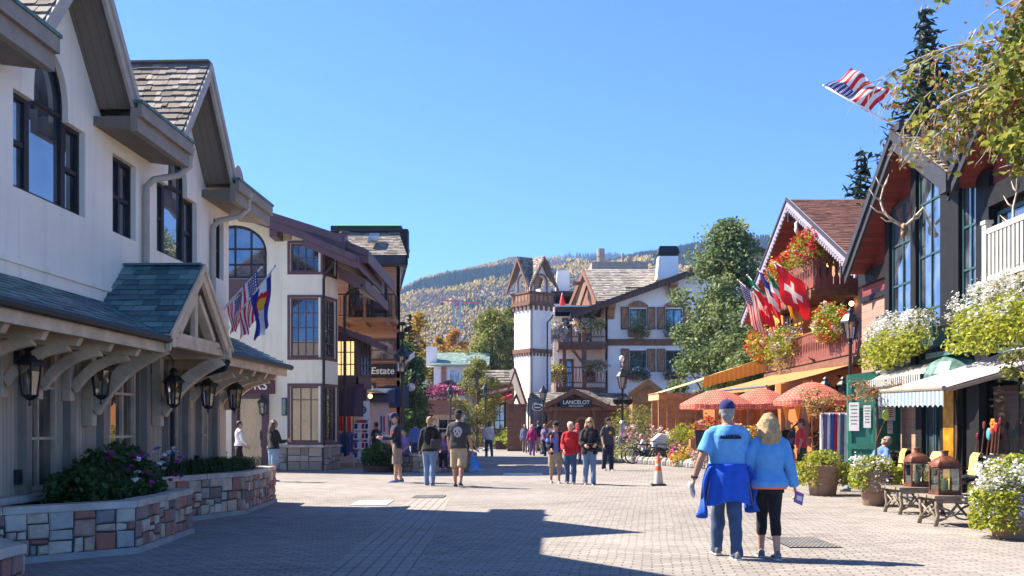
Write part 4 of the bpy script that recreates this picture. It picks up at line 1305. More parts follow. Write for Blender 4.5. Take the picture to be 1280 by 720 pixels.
# clothing on rails
def rack(name,label,x0,x1,y,z,cols):
 t = thing(name,label,'clothes rack',((x0+x1)/2,y,0),'clothes on display')
 m = MB(); m.tube([(x0,y,0),(x0,y,z),(x1,y,z),(x1,y,0)],.018,6); m.build('rail','grey_metal',t)
 n = max(3,int((x1-x0)/.11))
 for i in range(n):
  x = x0+(x1-x0)*(i+.5)/n
  L = random.uniform(.75,.95); m = MB(); w = random.uniform(.2,.26); hh = z-.04
  m.prism([(x-.03,y-w,hh-.1),(x-.03,y-w*.2,hh),(x-.03,y+w*.2,hh),(x-.03,y+w,hh-.1),(x-.035,y+w*.9,hh-L),(x-.025,y-w*.9,hh-L)],(.06,random.uniform(-.02,.02),0))
  m.build('garment',random.choice(cols),t)
rack('clothes_rack','rail of dark blue and black clothes in the shop doorway',-6.85,-5.85,38.1,1.35,['cloth_navy','cloth_black','cloth_blue','cloth_purple'])
rack('clothes_rack','rail of red and white shirts high inside the lit shop',-6.95,-5.8,39.6,2.2,['cloth_red','cloth_white','cloth_salmon','cloth_red'])
rack('clothes_rack','rail of purple and magenta shirts outside the brown building',-5.55,-4.85,42.2,2.1,['cloth_purple','cloth_magenta','cloth_purple','cloth_royal'])
t = thing('postcard_rack','white upright postcard rack outside the clothing shop','display rack',(-5.75,38.0,0))
m = MB()
for x in (-.28,.28): m.bar((-5.72+x,37.9,0),(-5.72+x,38.05,1.75),.03,.03)
m.build('stand','white_paint',t)
for k in range(4):
 m = MB(); z = .3+k*.36; m.hexa([(-6.0,37.86,z),(-5.44,37.86,z),(-5.44,37.96,z),(-6.0,37.96,z),(-6.0,37.84,z+.05),(-5.44,37.84,z+.05),(-5.44,38.0,z+.28),(-6.0,38.0,z+.28)])
 sh_ = m.build('shelf','white_paint',t)
 m = MB()
 for i in range(4): m.hexa([(-5.97+i*.135,37.835,z+.06),(-5.86+i*.135,37.835,z+.06),(-5.86+i*.135,37.84,z+.06),(-5.97+i*.135,37.84,z+.06),(-5.97+i*.135,37.93,z+.25),(-5.86+i*.135,37.93,z+.25),(-5.86+i*.135,37.935,z+.25),(-5.97+i*.135,37.935,z+.25)],i % 3)
 m.build('postcards',['flag_blue','paper','cloth_red'],sh_)
t = thing('poster_board','white poster with a green round emblem above the postcard rack','poster',(-5.72,38.1,1.9))
m = MB(); m.box(-6.0,-5.42,38.1,38.13,1.78,2.5); m.build('sheet','paper',t)
m = MB(); m.lathe([(.001,0),(.17,0),(.17,.006),(.001,.006)],(0,0,0),20);
m.M = None
m2 = MB(Matrix.Translation((-5.71,38.097,2.16)) @ Matrix.Rotation(R(90),4,'X')); m2.lathe([(.09,0),(.17,0),(.17,.004),(.09,.004),(.09,0)],(0,0,0),20); m2.box(-.12,.12,-.03,.03,0,.006); m2.build('emblem','green_door',t)

# shrub and low stone planter wall
t = thing('round_shrub','dense green shrub in front of the postcard rack','shrub',(-4.7,32.5,0))
pts = ellip(2200,(-4.45,33.5,.5),(.62,.5,.5),2.6); pts[:,2] = np.abs(pts[:,2]); leafmesh('foliage',pts,.09,'leaf_green',t,np.clip(RNG.normal(.7,.25,len(pts)),0,1))
m = MB(); m.lathe([(.001,0),(.5,0),(.55,.2),(.5,.22),(.001,.22)],(-4.45,33.5,0),16); m.build('tub','wood_dark',t)
t = thing('stone_planter','low round stone planter wall where people sit, behind the man in khaki shorts','planter',(-3.1,34.5,0))
m = MB(); n = 14; cx_,cy_ =-2.6,34.3
for i in range(n):
 a0,a1 = 2*math.pi*i/n,2*math.pi*(i+1)/n
 pa,pb = Vector((cx_+1.15*math.cos(a0),cy_+1.15*math.sin(a0),0)),Vector((cx_+1.15*math.cos(a1),cy_+1.15*math.sin(a1),0))
 m.M = frame(pa,pb-pa); L = (pb-pa).length
 ashlar(m,0,L,0,.52,0,.4,.14,.04); m.box(0,L,-.25,.004,0,.52,1); m.box(-.03,L+.03,-.3,.06,.525,.60,2)
m.build('stone_face',['stone_tan','mortar','stone_cap'],t)
m = MB(); m.lathe([(.001,.5),(.95,.5)],(cx_,cy_,0),16); m.build('soil','soil',t)
t = thing('planter_shrubs','green planting inside the low round stone planter','plant',(-2.6,34.3,.5))
pts = ellip(900,(-2.6,34.4,.62),(.7,.7,.25)); leafmesh('foliage',pts,.08,'leaf_green',t)
# ------------------------------------------------------------------ flowers helper
def flowerbox(name,label,c,size,greens,blooms,nleaf,nbloom,leaf=.07,bloom=.055,box=None,boxmat='wood_dark',group='flower boxes',hang=.0,cat='flower box',bias=None,clump=14,drape=None):
 """a box or basket with foliage and blossoms; c centre, size radii"""
 c = Vector(c); t = thing(name,label,cat,c,group)
 if box:
  m = MB(); m.cbox(c+Vector(box[3:6] if len(box) > 3 else (0,0,-size[2]*.6)),box[0],box[1],box[2]); m.build('box',boxmat,t)
 pts = ellip(nleaf,c,size,2.4)
 if hang:
  k = nleaf // 2
  d = ellip(k,(c.x,c.y,c.z-hang*.5),(size[0]*.95,size[1]*1.02,size[2]*.7+hang*.5),2.6); pts = np.vstack([pts,d])
 leafmesh('foliage',pts,leaf,greens,t,np.clip(RNG.normal(.55,.25,len(pts)),0,1),droop=.4)
 if nbloom:
  nc = max(3,nbloom // clump)
  cc = ellip(nc,c,np.array(size)*1.02,6)
  if bias: cc = cc+np.array(bias)
  mi = RNG.integers(0,len(blooms),nc)
  bp = np.repeat(cc,clump,axis=0)+RNG.normal(size=(nc*clump,3))*bloom*.75
  leafmesh('blossoms',bp,bloom,None,t,mats=blooms,mi=np.repeat(mi,clump),up=.9,aspect=.85)
 return t

# ------------------------------------------------------------------ trees
def tree(name,label,base,h,crown,leafmat,nclump,nleaf,leaf,barkmat='bark',group=None,tr=.16,tint=(.5,.25),low=.0,clumpr=.33,lean=(0,0),cat='tree',seed=1,limbs=True,hollow=.35,shape=1.0):
 """crown=(radius xy, bottom z fraction)"""
 rnd = random.Random(seed)
 b = Vector(base); t = thing(name,label,cat,b,group)
 rx,cb = crown
 top = b+Vector((lean[0],lean[1],h))
 m = MB()
 n = 7
 path = [b+Vector((lean[0]*(i/n) ** 1.5+rnd.uniform(-.04,.04)*h*.15,lean[1]*(i/n) ** 1.5+rnd.uniform(-.04,.04)*h*.15,h*.9*i/n)) for i in range(n+1)]
 m.tube(path,[tr*(1-.85*i/n)*(1.25 if i == 0 else 1) for i in range(n+1)],8)
 zc0 = h*cb
 cl = []
 for i in range(nclump):
  f = (i+rnd.random())/nclump
  z = zc0+(h-zc0)*f
  prof = math.sin(math.pi*min(1,(f*.86+.14)) ** shape) ** .7
  r = rx*prof*rnd.uniform(hollow,1.0); a = rnd.uniform(0,6.28)
  axis = Vector((lean[0],lean[1],0))*(z/h) ** 1.5
  cl.append(b+axis+Vector((r*math.cos(a),r*math.sin(a),z)))
 if limbs:
  for c in cl[::2]:
   k = max(.15,min(.85,(c.z-b.z)/h-.18)); s_ = path[int(k*n)]
   mid = s_.lerp(c,.5)+Vector((0,0,-.02*h))
   m.tube([s_,mid,c],[tr*.35*(1-k*.6),tr*.2,tr*.05],5)
 m.build('trunk',barkmat,t,smooth=True)
 P_ = []; T_ = []
 per = nleaf // nclump
 for c in cl:
  cr = rx*clumpr*rnd.uniform(.65,1.25); k = int(per*rnd.uniform(.6,1.4))
  q = ellip(k,c,(cr,cr,cr*.75),2.2); P_.append(q)
  T_.append(np.clip(RNG.normal(tint[0]+rnd.uniform(-.16,.16),tint[1]*.6,k),0,1))
 leafmesh('crown',np.vstack(P_),leaf,leafmat,t,np.concatenate(T_),droop=.25)
 return t
def conifer(name,label,base,h,r,nwh,mat='leaf_conifer',group=None,card=.35,seed=1,cb=.06):
 rnd = random.Random(seed)
 b = Vector(base); t = thing(name,label,'tree',b,group)
 m = MB(); m.tube([b,b+Vector((0,0,h))],[r*.07,.01],7)
 pts = [];
 for i in range(nwh):
  f = i/nwh; z = h*(cb+(1-cb)*f); R_ = r*(1-f) ** .85*rnd.uniform(.8,1.1)+.03*r
  nb = max(4,int(9*(1-f)+4))
  for k in range(nb):
   a = 2*math.pi*k/nb+rnd.random(); L = R_*rnd.uniform(.7,1.08)
   d = Vector((math.cos(a),math.sin(a),-.28))
   if k % 2 == 0: m.tube([b+Vector((0,0,z)),b+Vector((0,0,z))+d*L],[.02*r,.004],4)
   ns = max(3,int(L/card*4.5))
   for j in range(ns):
    q = (j+rnd.random())/ns
    wd = L*.20*(1-q*.6)
    p = b+Vector((0,0,z))+d*(L*q)+Vector((rnd.uniform(-wd,wd),rnd.uniform(-wd,wd),rnd.uniform(-.12,.05)*card+q*q*.12*L))
    pts.append(p)
 m.build('trunk','bark_dark',t)
 leafmesh('crown',np.array([tuple(p) for p in pts]),card,mat,t,aspect=.30,droop=.6,up=.6)
 return t

# ------------------------------------------------------------------ F: the Tyrolean building and its tower
Fb = thing('alpine_building','large white alpine building with brown rake roof, shuttered windows and flower boxes','building',(10,72,0))
MF = frame((0,70,0),(1,0))
X = lambda px,Y=70: xp(px,Y)
Z = lambda py,Y=70: zp(py,Y)
rk = lambda x: 9.35+(x-4.05)*.36          # rake line
wins = []
for py0,py1 in ((386,411),(438,464)):
 for a,b in ((787,808),(832,853),(884,903),(930,950)):
  wins.append((X(a),X(b),Z(py1),Z(py0)))
wins += [(X(a),X(b),.6,2.4) for a,b in ((800,815),(840,860))]
m = MB(MF)
wall(m,[(X(757),0),(27,0),(27,rk(16.8)-10.2*.36-.3),(16.8,rk(16.8)-.15),(X(757),rk(X(757))-.15)],[rect(*w) for w in wins],0,.18)
m.box(3.0,X(757),-2.9,-2.7,0,10.4); m.prism([(X(757),0,0),(X(757),-2.8,0),(X(757),-2.8,10.3),(X(757),0,10.2)],(.15,0,0))
m.build('wall','stucco_white',Fb)
for i,w in enumerate(wins):
 window(Fb,MF,*w,-.12,2,1 if i < 4 else 2,'teal_frame','glass_teal' if i < 4 else 'glass',.09,.05,trim=.0 or None)
m = MB(MF); m.box(X(757)+.01,27,.0,.12,Z(432),Z(424)); m.box(X(866),27,.12,.5,Z(426),Z(418)); m.build('band_board','wood_brown',Fb)
for i,w in enumerate(wins[:8]):
 for s in (0,1):
  a,b = (w[0]-.62,w[0]-.03) if s == 0 else (w[1]+.03,w[1]+.62)
  m = MB(MF); m.box(a,b,.005,.05,w[2]-.05,w[3]+.12)
  for q in ((a,a+.07),(b-.07,b)): m.box(q[0],q[1],.05,.075,w[2]-.05,w[3]+.12,1)
  for zz in (w[2]-.05,w[3]+.05): m.box(a+.07,b-.07,.05,.075,zz,zz+.07,1)
  m.bar((a+.05,.06,w[2]),(b-.05,.06,w[3]),.03,.07,up=(0,1,0),m=1)
  m.build('shutter',['wood_tan','wood_brown'],Fb)
 if i < 4:
  m = MB(MF); c_ = (w[0]+w[1])/2; hw = (w[1]-w[0])/2+.1
  m.prism([(c_-hw,.02,w[3]+.08)]+[(c_-hw+2*hw*k/16,.02,w[3]+.22+.30*math.sin(math.pi*k/16)+.05*abs(math.sin(math.pi*k/3.2))) for k in range(17)]+[(c_+hw,.02,w[3]+.08)],(0,.07,0))
  m.ball((c_,.1,w[3]+.28),.12,.04,.12,8,6)
  for k in (-1,1): m.ball((c_+k*hw*.55,.1,w[3]+.22),.09,.035,.08,8,6)
  m.build('window_crest','wood_tan',Fb)
# window flower boxes (each a thing)
WB = ['left one of the upper row beside the drainpipe','second in the upper row, half white','upper row behind the tree','upper row behind tree again',
      'left of the lower row, mauve and white','lower row by the tree, all mauve','lower row behind the tree','lower row far right behind the tree']
for i,w in enumerate(wins[:8]):
 if i in (2,3,6,7): continue
 c_ = (w[0]+w[1])/2
 bl = {0: ['bloom_white','bloom_orange'],1: ['bloom_white','bloom_mauve']}.get(i,['bloom_mauve','bloom_white','bloom_purple'])
 flowerbox('window_flower_box','flower box under an alpine window, ' +WB[i],(c_,69.6,w[2]-.2),(.85,.32,.42),'leaf_olive',bl,420,420 if i != 0 else 150,.13,.11,(1.4,.3,.28,0,0,-.25),'wood_brown','window flower boxes on the alpine building',.35)
# main roof
m = MB()
slab(m,(4.05,68.8,rk(4.05)),(4.05,82,rk(4.05)),(16.8,68.8,rk(16.8)),(16.8,82,rk(16.8)),.16)
slab(m,(29,68.8,rk(16.8)-12.2*.36),(29,82,rk(16.8)-12.2*.36),(16.8,68.8,rk(16.8)),(16.8,82,rk(16.8)),.16)
m.build('roof','roof_flat',Fb)
m = MB()
for (x0,x1,s) in ((4.0,16.8,1),(29,16.8,-1)):
 z0 = rk(4.0) if s > 0 else rk(16.8)-12.2*.36; z1 = rk(16.8)
 m.prism([(x0,68.74,z0-.42),(x1,68.74,z1-.42),(x1,68.74,z1-.05),(x0,68.74,z0-.05)],(0,.08,0),0)
 m.prism([(x0,68.66,z0-.16),(x1,68.66,z1-.16),(x1,68.66,z1+.04),(x0,68.66,z0+.04)],(0,.078,0),1)
 n = 46
 for k in range(n):
  x = x0+(x1-x0)*(k+.5)/n; zz = z0+(z1-z0)*(k+.5)/n
  m.box(x-.07,x+.07,68.68,68.738,zz-.40,zz-.22,1)
for xx in (6.9,11.2,15.2):
 zz = rk(xx)-.35
 m.prism([(xx-.25,69.95,zz-.95),(xx-.25,69.95,zz),(xx-.25,68.85,zz),(xx-.25,68.85,zz-.22),(xx-.25,69.5,zz-.35),(xx-.25,69.75,zz-.8)],(.5,0,0),2)
m.build('roof_fascia',['wood_brown','wood_dark','wood_tan'],Fb)
# cross gable roof behind the rake
m = MB()
e0,e1,r0,r1 = (6.1,71.6,10.55),(13.5,71.8,10.55),(5.45,75.5,13.45),(12.1,75.6,13.45)
slab(m,e0,e1,r0,r1,.14); shingles(m,e0,e1,r0,r1,.26,.30,.035,skew=.02)
f0,f1 = (4.35,79.0,10.6),(13.5,79.2,10.6)
slab(m,f0,f1,r0,r1,.14)
m.build('cross_roof','shake_pale',Fb)
m = MB()
for a,b in ((e0,r0),(f0,r0)):
 a,b = Vector(a),Vector(b); o_ = Vector((-.12,0,0))
 m.hexa([a+o_+Vector((0,0,-.45)),b+o_+Vector((0,0,-.45)),b+Vector((0,0,-.45)),a+Vector((0,0,-.45)),a+o_+Vector((0,0,.03)),b+o_+Vector((0,0,.03)),b+Vector((0,0,.03)),a+Vector((0,0,.03))])
m.prism([(6.3,72.6,10.2),(5.75,75.5,12.6),(4.9,78.4,10.2)],(.2,0,0)); m.bar((4.9,74.0,10.4),(5.6,75.5,12.4),.3,.3); m.bar((4.6,75.6,12.4),(6.3,75.5,12.4),.25,.25)
m.build('cross_gable_board','wood_brown',Fb)
m = MB(); m.box(6.3,13,72.4,78.6,9.6,10.5); m.prism([(6.4,72.5,10.5),(6.4,75.5,12.9),(6.4,78.5,10.5)],(.1,0,0)); m.build('upper_wall','stucco_white',Fb)
m = MB()
for k in range(14): m.box(8.25+k*.12,8.28+k*.12,72.35,72.38,11.25,11.6)
m.box(8.2,9.95,72.34,72.39,11.58,11.63); m.box(8.2,9.95,72.34,72.39,11.22,11.27); m.build('snow_guard','dark_frame',Fb)
# chimneys and roof plant
def chimney(px0,px1,py0,py1,Y,cap):
 m = MB(); x0,x1 = X(px0,Y),X(px1,Y); z0,z1 = Z(py1,Y),Z(py0,Y)
 m.hexa([(x0-.1,Y,z0),(x1,Y,z0),(x1,Y+1.2,z0),(x0-.1,Y+1.2,z0),(x0+.05,Y,z1),(x1,Y,z1),(x1,Y+1.2,z1),(x0+.05,Y+1.2,z1)])
 o = m.build('chimney','stucco_white',Fb)
 if cap:
  c = MB(); c.hexa([(x0-.02,Y-.1,z1+.22),(x1+.1,Y-.1,z1+.22),(x1+.1,Y+1.3,z1+.22),(x0-.02,Y+1.3,z1+.22),(x0+.12,Y+.05,z1+.75),(x1-.08,Y+.05,z1+.75),(x1-.08,Y+1.1,z1+.75),(x0+.12,Y+1.1,z1+.75)])
  for k in range(5):
   xx = x0+(x1-x0)*k/4; c.box(xx-.03,xx+.03,Y,Y+.05,z1,z1+.22)
  c.box(x0+.1,x1-.1,Y+.15,Y+1.0,z1,z1+.22)
  c.build('chimney_cap','dark_frame',o)
chimney(823,848,320,348,73,True)
chimney(696,712,338,366,80,False)
m = MB(); Y_ = 86; m.box(X(740,Y_),X(810,Y_),Y_,Y_+6,11,Z(327,Y_)); m.build('plant_room','tan_metal',Fb)
for px0,px1,py0 in ((748.5,758.5,306),(780,783,312),(787,794,315),(796,804,322)):
 r_ = (X(px1,Y_)-X(px0,Y_))/2; c_ = (X(px1,Y_)+X(px0,Y_))/2; m = MB()
 m.tube([(c_,Y_+2,Z(328,Y_)),(c_,Y_+2,Z(py0,Y_))],r_,14)
 m.tube([(c_,Y_+2,Z(py0+(328-py0)*.45,Y_)),(c_,Y_+2,Z(py0+(328-py0)*.45,Y_)+.15)],r_*1.08,14)
 m.build('vent_stack','tan_metal',Fb)
m = MB(); m.tube([(X(770,Y_),Y_+2,Z(323,Y_)),(X(780,Y_),Y_+2,Z(325,Y_))],.1,8)
m.build('vent_pipe','tan_metal',Fb)
m = MB(); m.box(X(686),X(724),72,76,Z(400,74),Z(394,74)); m.box(X(688,80),X(722,80),79.9,84,9,Z(380,80)); m.box(X(686,80),X(724,80),79,85,Z(372,80),Z(366,80),1); m.hexa([(X(686,78),78,Z(392,78)),(X(726,78),78,Z(392,78)),(X(726,78),78.2,Z(392,78)),(X(686,78),78.2,Z(392,78)),(X(688,80),82,Z(368,80)),(X(730,80),82,Z(368,80)),(X(730,80),82.2,Z(368,80)),(X(688,80),82.2,Z(368,80))],2)
m.build('terrace',['stucco_white','dark_frame','roof_flat'],Fb)
t = thing('closed_parasol','closed red parasol on the roof terrace beside the tower','parasol',(X(703,76),76,8))
m = MB(); m.lathe([(.03,-1.4),(.26,-1.25),(.2,-.5),(.05,.1),(.001,.15)],(X(703,76),76,Z(368,76)),10); m.build('canopy','red_paint',t,smooth=True)
m = MB(); m.tube([(X(703,76),76,9.0),(X(703,76),76,Z(368,76))],.04,6); m.build('pole','wood_tan',t)
# recess doors and balconies between tower and facade
MR = frame((0,72.7,0),(1,0))
for (a,b,z0,z1,gl) in ((4.9,5.7,7.5,9.6,'glass_teal'),(3.7,4.3,7.5,9.4,'glass'),(5.3,6.0,4.9,6.3,'glass'),(3.5,4.4,4.4,6.4,'glass'),(4.4,5.6,.8,2.6,'glass')):
 window(Fb,MR,a,b,z0,z1,.03,2,2,'wood_brown' if gl == 'glass' else 'teal_frame',gl,.08,.03,trim=.08)
m = MB(); m.box(3.1,6.4,72.0,72.6,9.5,10.2); m.build('recess_beam','wood_dark',Fb)
for k,(zf,zt,xl) in enumerate(((7.42,8.68,3.35),(4.25,5.72,3.2))):
 m = MB(); m.box(xl,6.55,69.3,72.7,zf-.25,zf); m.box(xl-.15,6.55,69.2,69.3,zf-.45,zf+.04); m.box(xl-.1,xl,69.3,72.7,zf-.4,zf+.04)
 for q in range(8): m.box(xl+.1+q*.4,xl+.22+q*.4,69.0,69.2,zf-.4,zf-.2)
 fo = m.build('balcony_floor','wood_brown',Fb)
 m = MB()
 m.box(xl-.05,6.5,69.22,69.32,zt-.08,zt); m.box(xl-.05,6.5,69.24,69.3,zf+.32,zf+.40)
 m.box(xl-.05,xl+.05,69.3,72.5,zt-.08,zt)
 for q in range(26):
  x = xl+.05+q*(6.4-xl)/26
  m.bar((x,69.27,zf+.4),(x+(.1 if q % 2 else -.05),69.27,zt-.08),.035,.035)
 for q in range(10): m.box(xl-.03,xl+.02,69.5+q*.3,69.54+q*.3,zf,zt-.08)
 m.build('balcony_rail','wood_brown' ,Fb)
m = MB()
for x in (5.0,): m.box(x-.16,x+.16,69.25,69.6,2.5,9.55); m.box(x-.3,x+.3,69.1,69.6,7.0,7.3); m.bar((x,69.4,8.8),(x+.9,69.4,9.6),.16,.2,up=(0,1,0)); m.bar((x,69.4,5.9),(x-.8,69.4,6.9),.16,.2,up=(0,1,0))
m.box(3.5,3.75,69.3,69.5,4.3,7.2)
m.build('balcony_post','wood_brown',Fb)
m = MB(); m.tube([(4.6,68.9,9.35),(5.6,68.95,9.1),(6.4,69.6,8.6),(6.62,69.9,8.3),(6.62,69.9,2.6)],.06,8); m.build('downpipe','dark_frame',Fb,smooth='auto')
GB = 'balcony flowers on the alpine building'
flowerbox('balcony_flowers','white and yellow flowers at the tower end of the upper balcony',(3.0,69.0,8.25),(.85,.4,.62),'leaf_lime',['bloom_white','bloom_mauve'],420,1800,.12,.11,None,group=GB,bias=(-.1,-.1,-.15))
flowerbox('balcony_flowers','white and lime flowers at the facade end of the upper balcony',(5.5,69.0,8.6),(1.05,.35,.5),'leaf_lime',['bloom_white','bloom_white','bloom_orange'],700,840,.12,.10,None,group=GB,bias=(-.45,0,0))
flowerbox('balcony_flowers','yellow and white flowers spilling at the tower end of the lower balcony',(2.9,69.0,5.35),(1.0,.4,.6),'leaf_lime',['bloom_white','bloom_yellow','bloom_orange'],600,1120,.12,.11,None,group=GB,bias=(-.1,0,-.2))
flowerbox('balcony_flowers','orange and white flowers at the facade end of the lower balcony',(5.8,69.0,5.75),(.9,.3,.42),'leaf_lime',['bloom_orange','bloom_white','bloom_mauve'],420,840,.12,.11,None,group=GB)

# tower
T = thing('bell_tower','slim white tower with belfry arch, carved balcony box and steep shake gables','tower',(1.3,67,0))
c0_ = Vector((1.21,66,0)); W = 1.75
u1,u2 = Vector((.8,.6,0)),Vector((-.6,.8,0))
M1 = frame(c0_,u1)                                # right hand face: outward = (.6,-.8)
M2 = frame(c0_+u2*W,-u2)                      # left hand face, outward (-.8,-.6)
m = MB(M1)
for M,hs in ((M1,[archpoly(.42,1.33,10.35,11.15,11.6,10)]),(M2,[archpoly(.5,1.25,10.35,11.15,11.6,10)])):
 m.M = M; wall(m,[(0,0),(W,0),(W,10.9),(W/2,12.5),(0,10.9)],hs,0,.2)
m.M = M1; m.box(.001,W-.001,-W,-W+.2,0,10.9); m.box(W-.2,W-.002,-W+.2,-.21,0,10.9); m.box(.2,W-.2,-W+.2,-.22,10.2,10.34)
m.build('wall','stucco_white',T)
m = MB()
for M,a,b in ((M1,.42,1.33),(M2,.5,1.25)):
 m.M = M
 o_,i_ = archpoly(a-.12,b+.12,10.35,11.15,11.75,12)[2:],archpoly(a,b,10.35,11.15,11.6,12)[2:]
 for k in range(len(o_)-1):
  m.hexa([(o_[k][0],.002,o_[k][1]),(o_[k+1][0],.002,o_[k+1][1]),(i_[k+1][0],.002,i_[k+1][1]),(i_[k][0],.002,i_[k][1]),(o_[k][0],.05,o_[k][1]),(o_[k+1][0],.05,o_[k+1][1]),(i_[k+1][0],.05,i_[k+1][1]),(i_[k][0],.05,i_[k][1])])
 m.box(a-.12,a,.002,.05,10.35,11.15); m.box(b,b+.12,.002,.05,10.35,11.15)
m.build('arch_trim','wood_tan',T)
for M in (M1,M2):
 m = MB(M)
 m.box(-.14,W+.14,-.02,.15,9.62,10.45); m.box(-.2,W+.2,-.02,.2,10.38,10.5); m.box(-.18,W+.18,-.02,.18,9.6,9.72)
 for k in range(5): m.box(-.05+k*.43,.1+k*.43,-.02,.12,9.3,9.6); m.box(.0+k*.36,.18+k*.36,.15,.165,9.88,10.28,1)
 m.build('balcony_box',['wood_brown','wood_tan'],T)
 m = MB(M); m.box(-.08,W+.08,-.02,.09,6.45,6.72)
 for k in range(7): m.box(-.02+k*.28,.1+k*.28,-.02,.07,6.25,6.45)
 m.build('string_course','wood_brown',T)
m = MB(); fb_ = MB()
cen = c0_+u1*W/2+u2*W/2
for d1,d2 in ((u1,u2),(u2,u1),(-u1,u2),(-u2,u1)):
 for s in (-1,1):
  ov,hf = 1.26,1.22
  e0 = cen+d2*(s*hf)+d1*ov+Vector((0,0,10.72))
  r0 = cen+d1*ov+Vector((0,0,12.88)); r1 = cen+Vector((0,0,12.88))
  nn_ = (r0-e0).cross(r1-e0).normalized()
  nn_ = nn_ if nn_.z > 0 else -nn_
  m.prism([e0,r0,r1],nn_*-.06); shingles(m,e0,e0-d1*.06,r0,r1,.17,.16,.03,skew=.02)
  oo = d1*.06; dn = Vector((0,0,-.30)); up_ = Vector((0,0,-.02))
  fb_.hexa([e0+dn,r0+dn,r0+dn+oo,e0+dn+oo,e0+up_,r0+up_,r0+up_+oo,e0+up_+oo])
m.build('roof','shake',T); fb_.build('barge_board','wood_brown',T)
m = MB(); m.tube([(2.72,66.7,9.0),(2.6,66.6,8.75),(2.35,66.5,8.5),(2.35,66.5,3)],.05,7); m.build('downpipe','dark_frame',T,smooth='auto')

# G: low timber entrance pavilion in front
Gp = thing('timber_entrance','low brown timber restaurant entrance with shake roofs and black name board','building',(4,62,0))
m = MB(); m.box(2.3,7.2,62.9,68,0,2.9); m.prism([(2.2,62.7,2.75),(5.7,62.7,2.75),(3.87,62.7,3.62)],(0,.2,0)); m.build('wall','wood_brown',Gp)
m = MB(frame((0,62.88,0),(1,0))); m.prism([(a,0,z) for a,z in archpoly(3.9,4.95,0,1.6,2.2)],(0,.05,0),1); m.prism([(a,.051,z) for a,z in archpoly(4.05,4.8,0,1.5,2.02)],(0,.03,0),0); m.build('door',['wood_dark','wood_tan'],Gp)
m = MB()
for s,xe in ((-1,2.0),(1,5.85)):
 e0,e1,r0,r1 = (xe,61.9,2.95),(xe+1.5,66,2.95),(3.87,61.9,3.88),(5.4,66,3.88)
 slab(m,e0,e1,r0,r1,.12); shingles(m,e0,e1,r0,r1,.24,.26,.03,skew=.03)
e0,e1,r0,r1 = (1.5,62.3,2.72),(3.4,62.3,2.85),(1.2,65.2,3.75),(3.6,65.2,3.8)
slab(m,e0,e1,r0,r1,.12); shingles(m,e0,e1,r0,r1,.24,.26,.03,skew=.03)
e0,e1,r0,r1 = (5.7,62.3,2.85),(7.6,62.3,2.85),(5.6,65.2,3.75),(7.4,65.2,3.75)
slab(m,e0,e1,r0,r1,.12); shingles(m,e0,e1,r0,r1,.24,.26,.03,skew=.03)
e0,e1,r0,r1 = (.95,63.6,3.0),(.6,66.5,3.0),(.2,63.6,5.3),(-.1,66.5,5.3)
slab(m,e0,e1,r0,r1,.12); shingles(m,e0,e1,r0,r1,.24,.26,.03,skew=.03)
m.build('roof','shake',Gp)
m = MB()
for (a,b) in (((2.0,61.84,2.95),(3.87,61.84,3.88)),((5.85,61.84,2.95),(3.87,61.84,3.88)),((.95,63.5,3.0),(.2,63.5,5.3)),((-.5,63.5,3.3),(.2,63.5,5.3))):
 a,b = Vector(a),Vector(b); m.hexa([a+Vector((0,0,-.3)),b+Vector((0,0,-.3)),b+Vector((0,.07,-.3)),a+Vector((0,.07,-.3)),a,b,b+Vector((0,.07,0)),a+Vector((0,.07,0))])
m.box(1.5,3.4,62.22,62.3,2.48,2.72); m.box(5.7,7.6,62.22,62.3,2.6,2.85)
for x in (2.7,5.1): m.box(x-.09,x+.09,62.0,62.2,0,2.95)
m.box(2.3,5.5,61.9,62.1,2.55,2.75); m.box(-.3,.9,63.5,66,0,3.0); m.bar((-.2,63.4,2.5),(.3,63.4,3.6),.14,.14,up=(0,1,0)); m.bar((.7,63.4,2.5),(.25,63.4,3.6),.14,.14,up=(0,1,0))
m.build('timber_frame','wood_brown',Gp)
t = thing('name_board','black board lettered LANCELOT RESTAURANT over the timber entrance','sign',(4,61.8,2.8))
m = MB(frame((0,61.8,0),(1,0))); m.box(3.0,4.95,0,.06,2.72,3.22); m.build('board','sign_black',t)
text_mesh('lettering','LANCELOT','sign_white',.33,frame((0,61.73,0),(1,0)) @ Matrix.Translation((3.97,0,3.05)),t,bold=.004)
text_mesh('small_lettering','RESTAURANT','sign_white',.15,frame((0,61.73,0),(1,0)) @ Matrix.Translation((3.97,0,2.82)),t)
t = thing('oval_sign','oval hanging sign with a pale rim beside the timber entrance','sign',(1.8,61,2.6))
m = MB(Matrix.Translation((1.55,61.0,2.72)) @ Matrix.Rotation(R(90),4,'X')); m.lathe([(.001,.0),(.34,0),(.34,.05),(.001,.05)],(0,0,0),20,sy=.6); m.build('board','slate_blue_trim',t)
m = MB(Matrix.Translation((1.55,61.0,2.72)) @ Matrix.Rotation(R(90),4,'X')); m.lathe([(.29,.051),(.34,.051),(.34,.07),(.29,.07),(.29,.051)],(0,0,0),20,sy=.6); m.box(-.2,.2,-.03,.04,.051,.06); m.build('rim','sign_white',t)
m = MB(); m.bar((1.55,61.03,2.9),(1.55,61.03,3.3),.03,.03); m.bar((1.0,61.03,3.3),(1.6,61.03,3.3),.04,.04); m.bar((1.0,61.03,0),(1.0,61.03,3.3),.08,.08); m.build('bracket','black_iron',t)
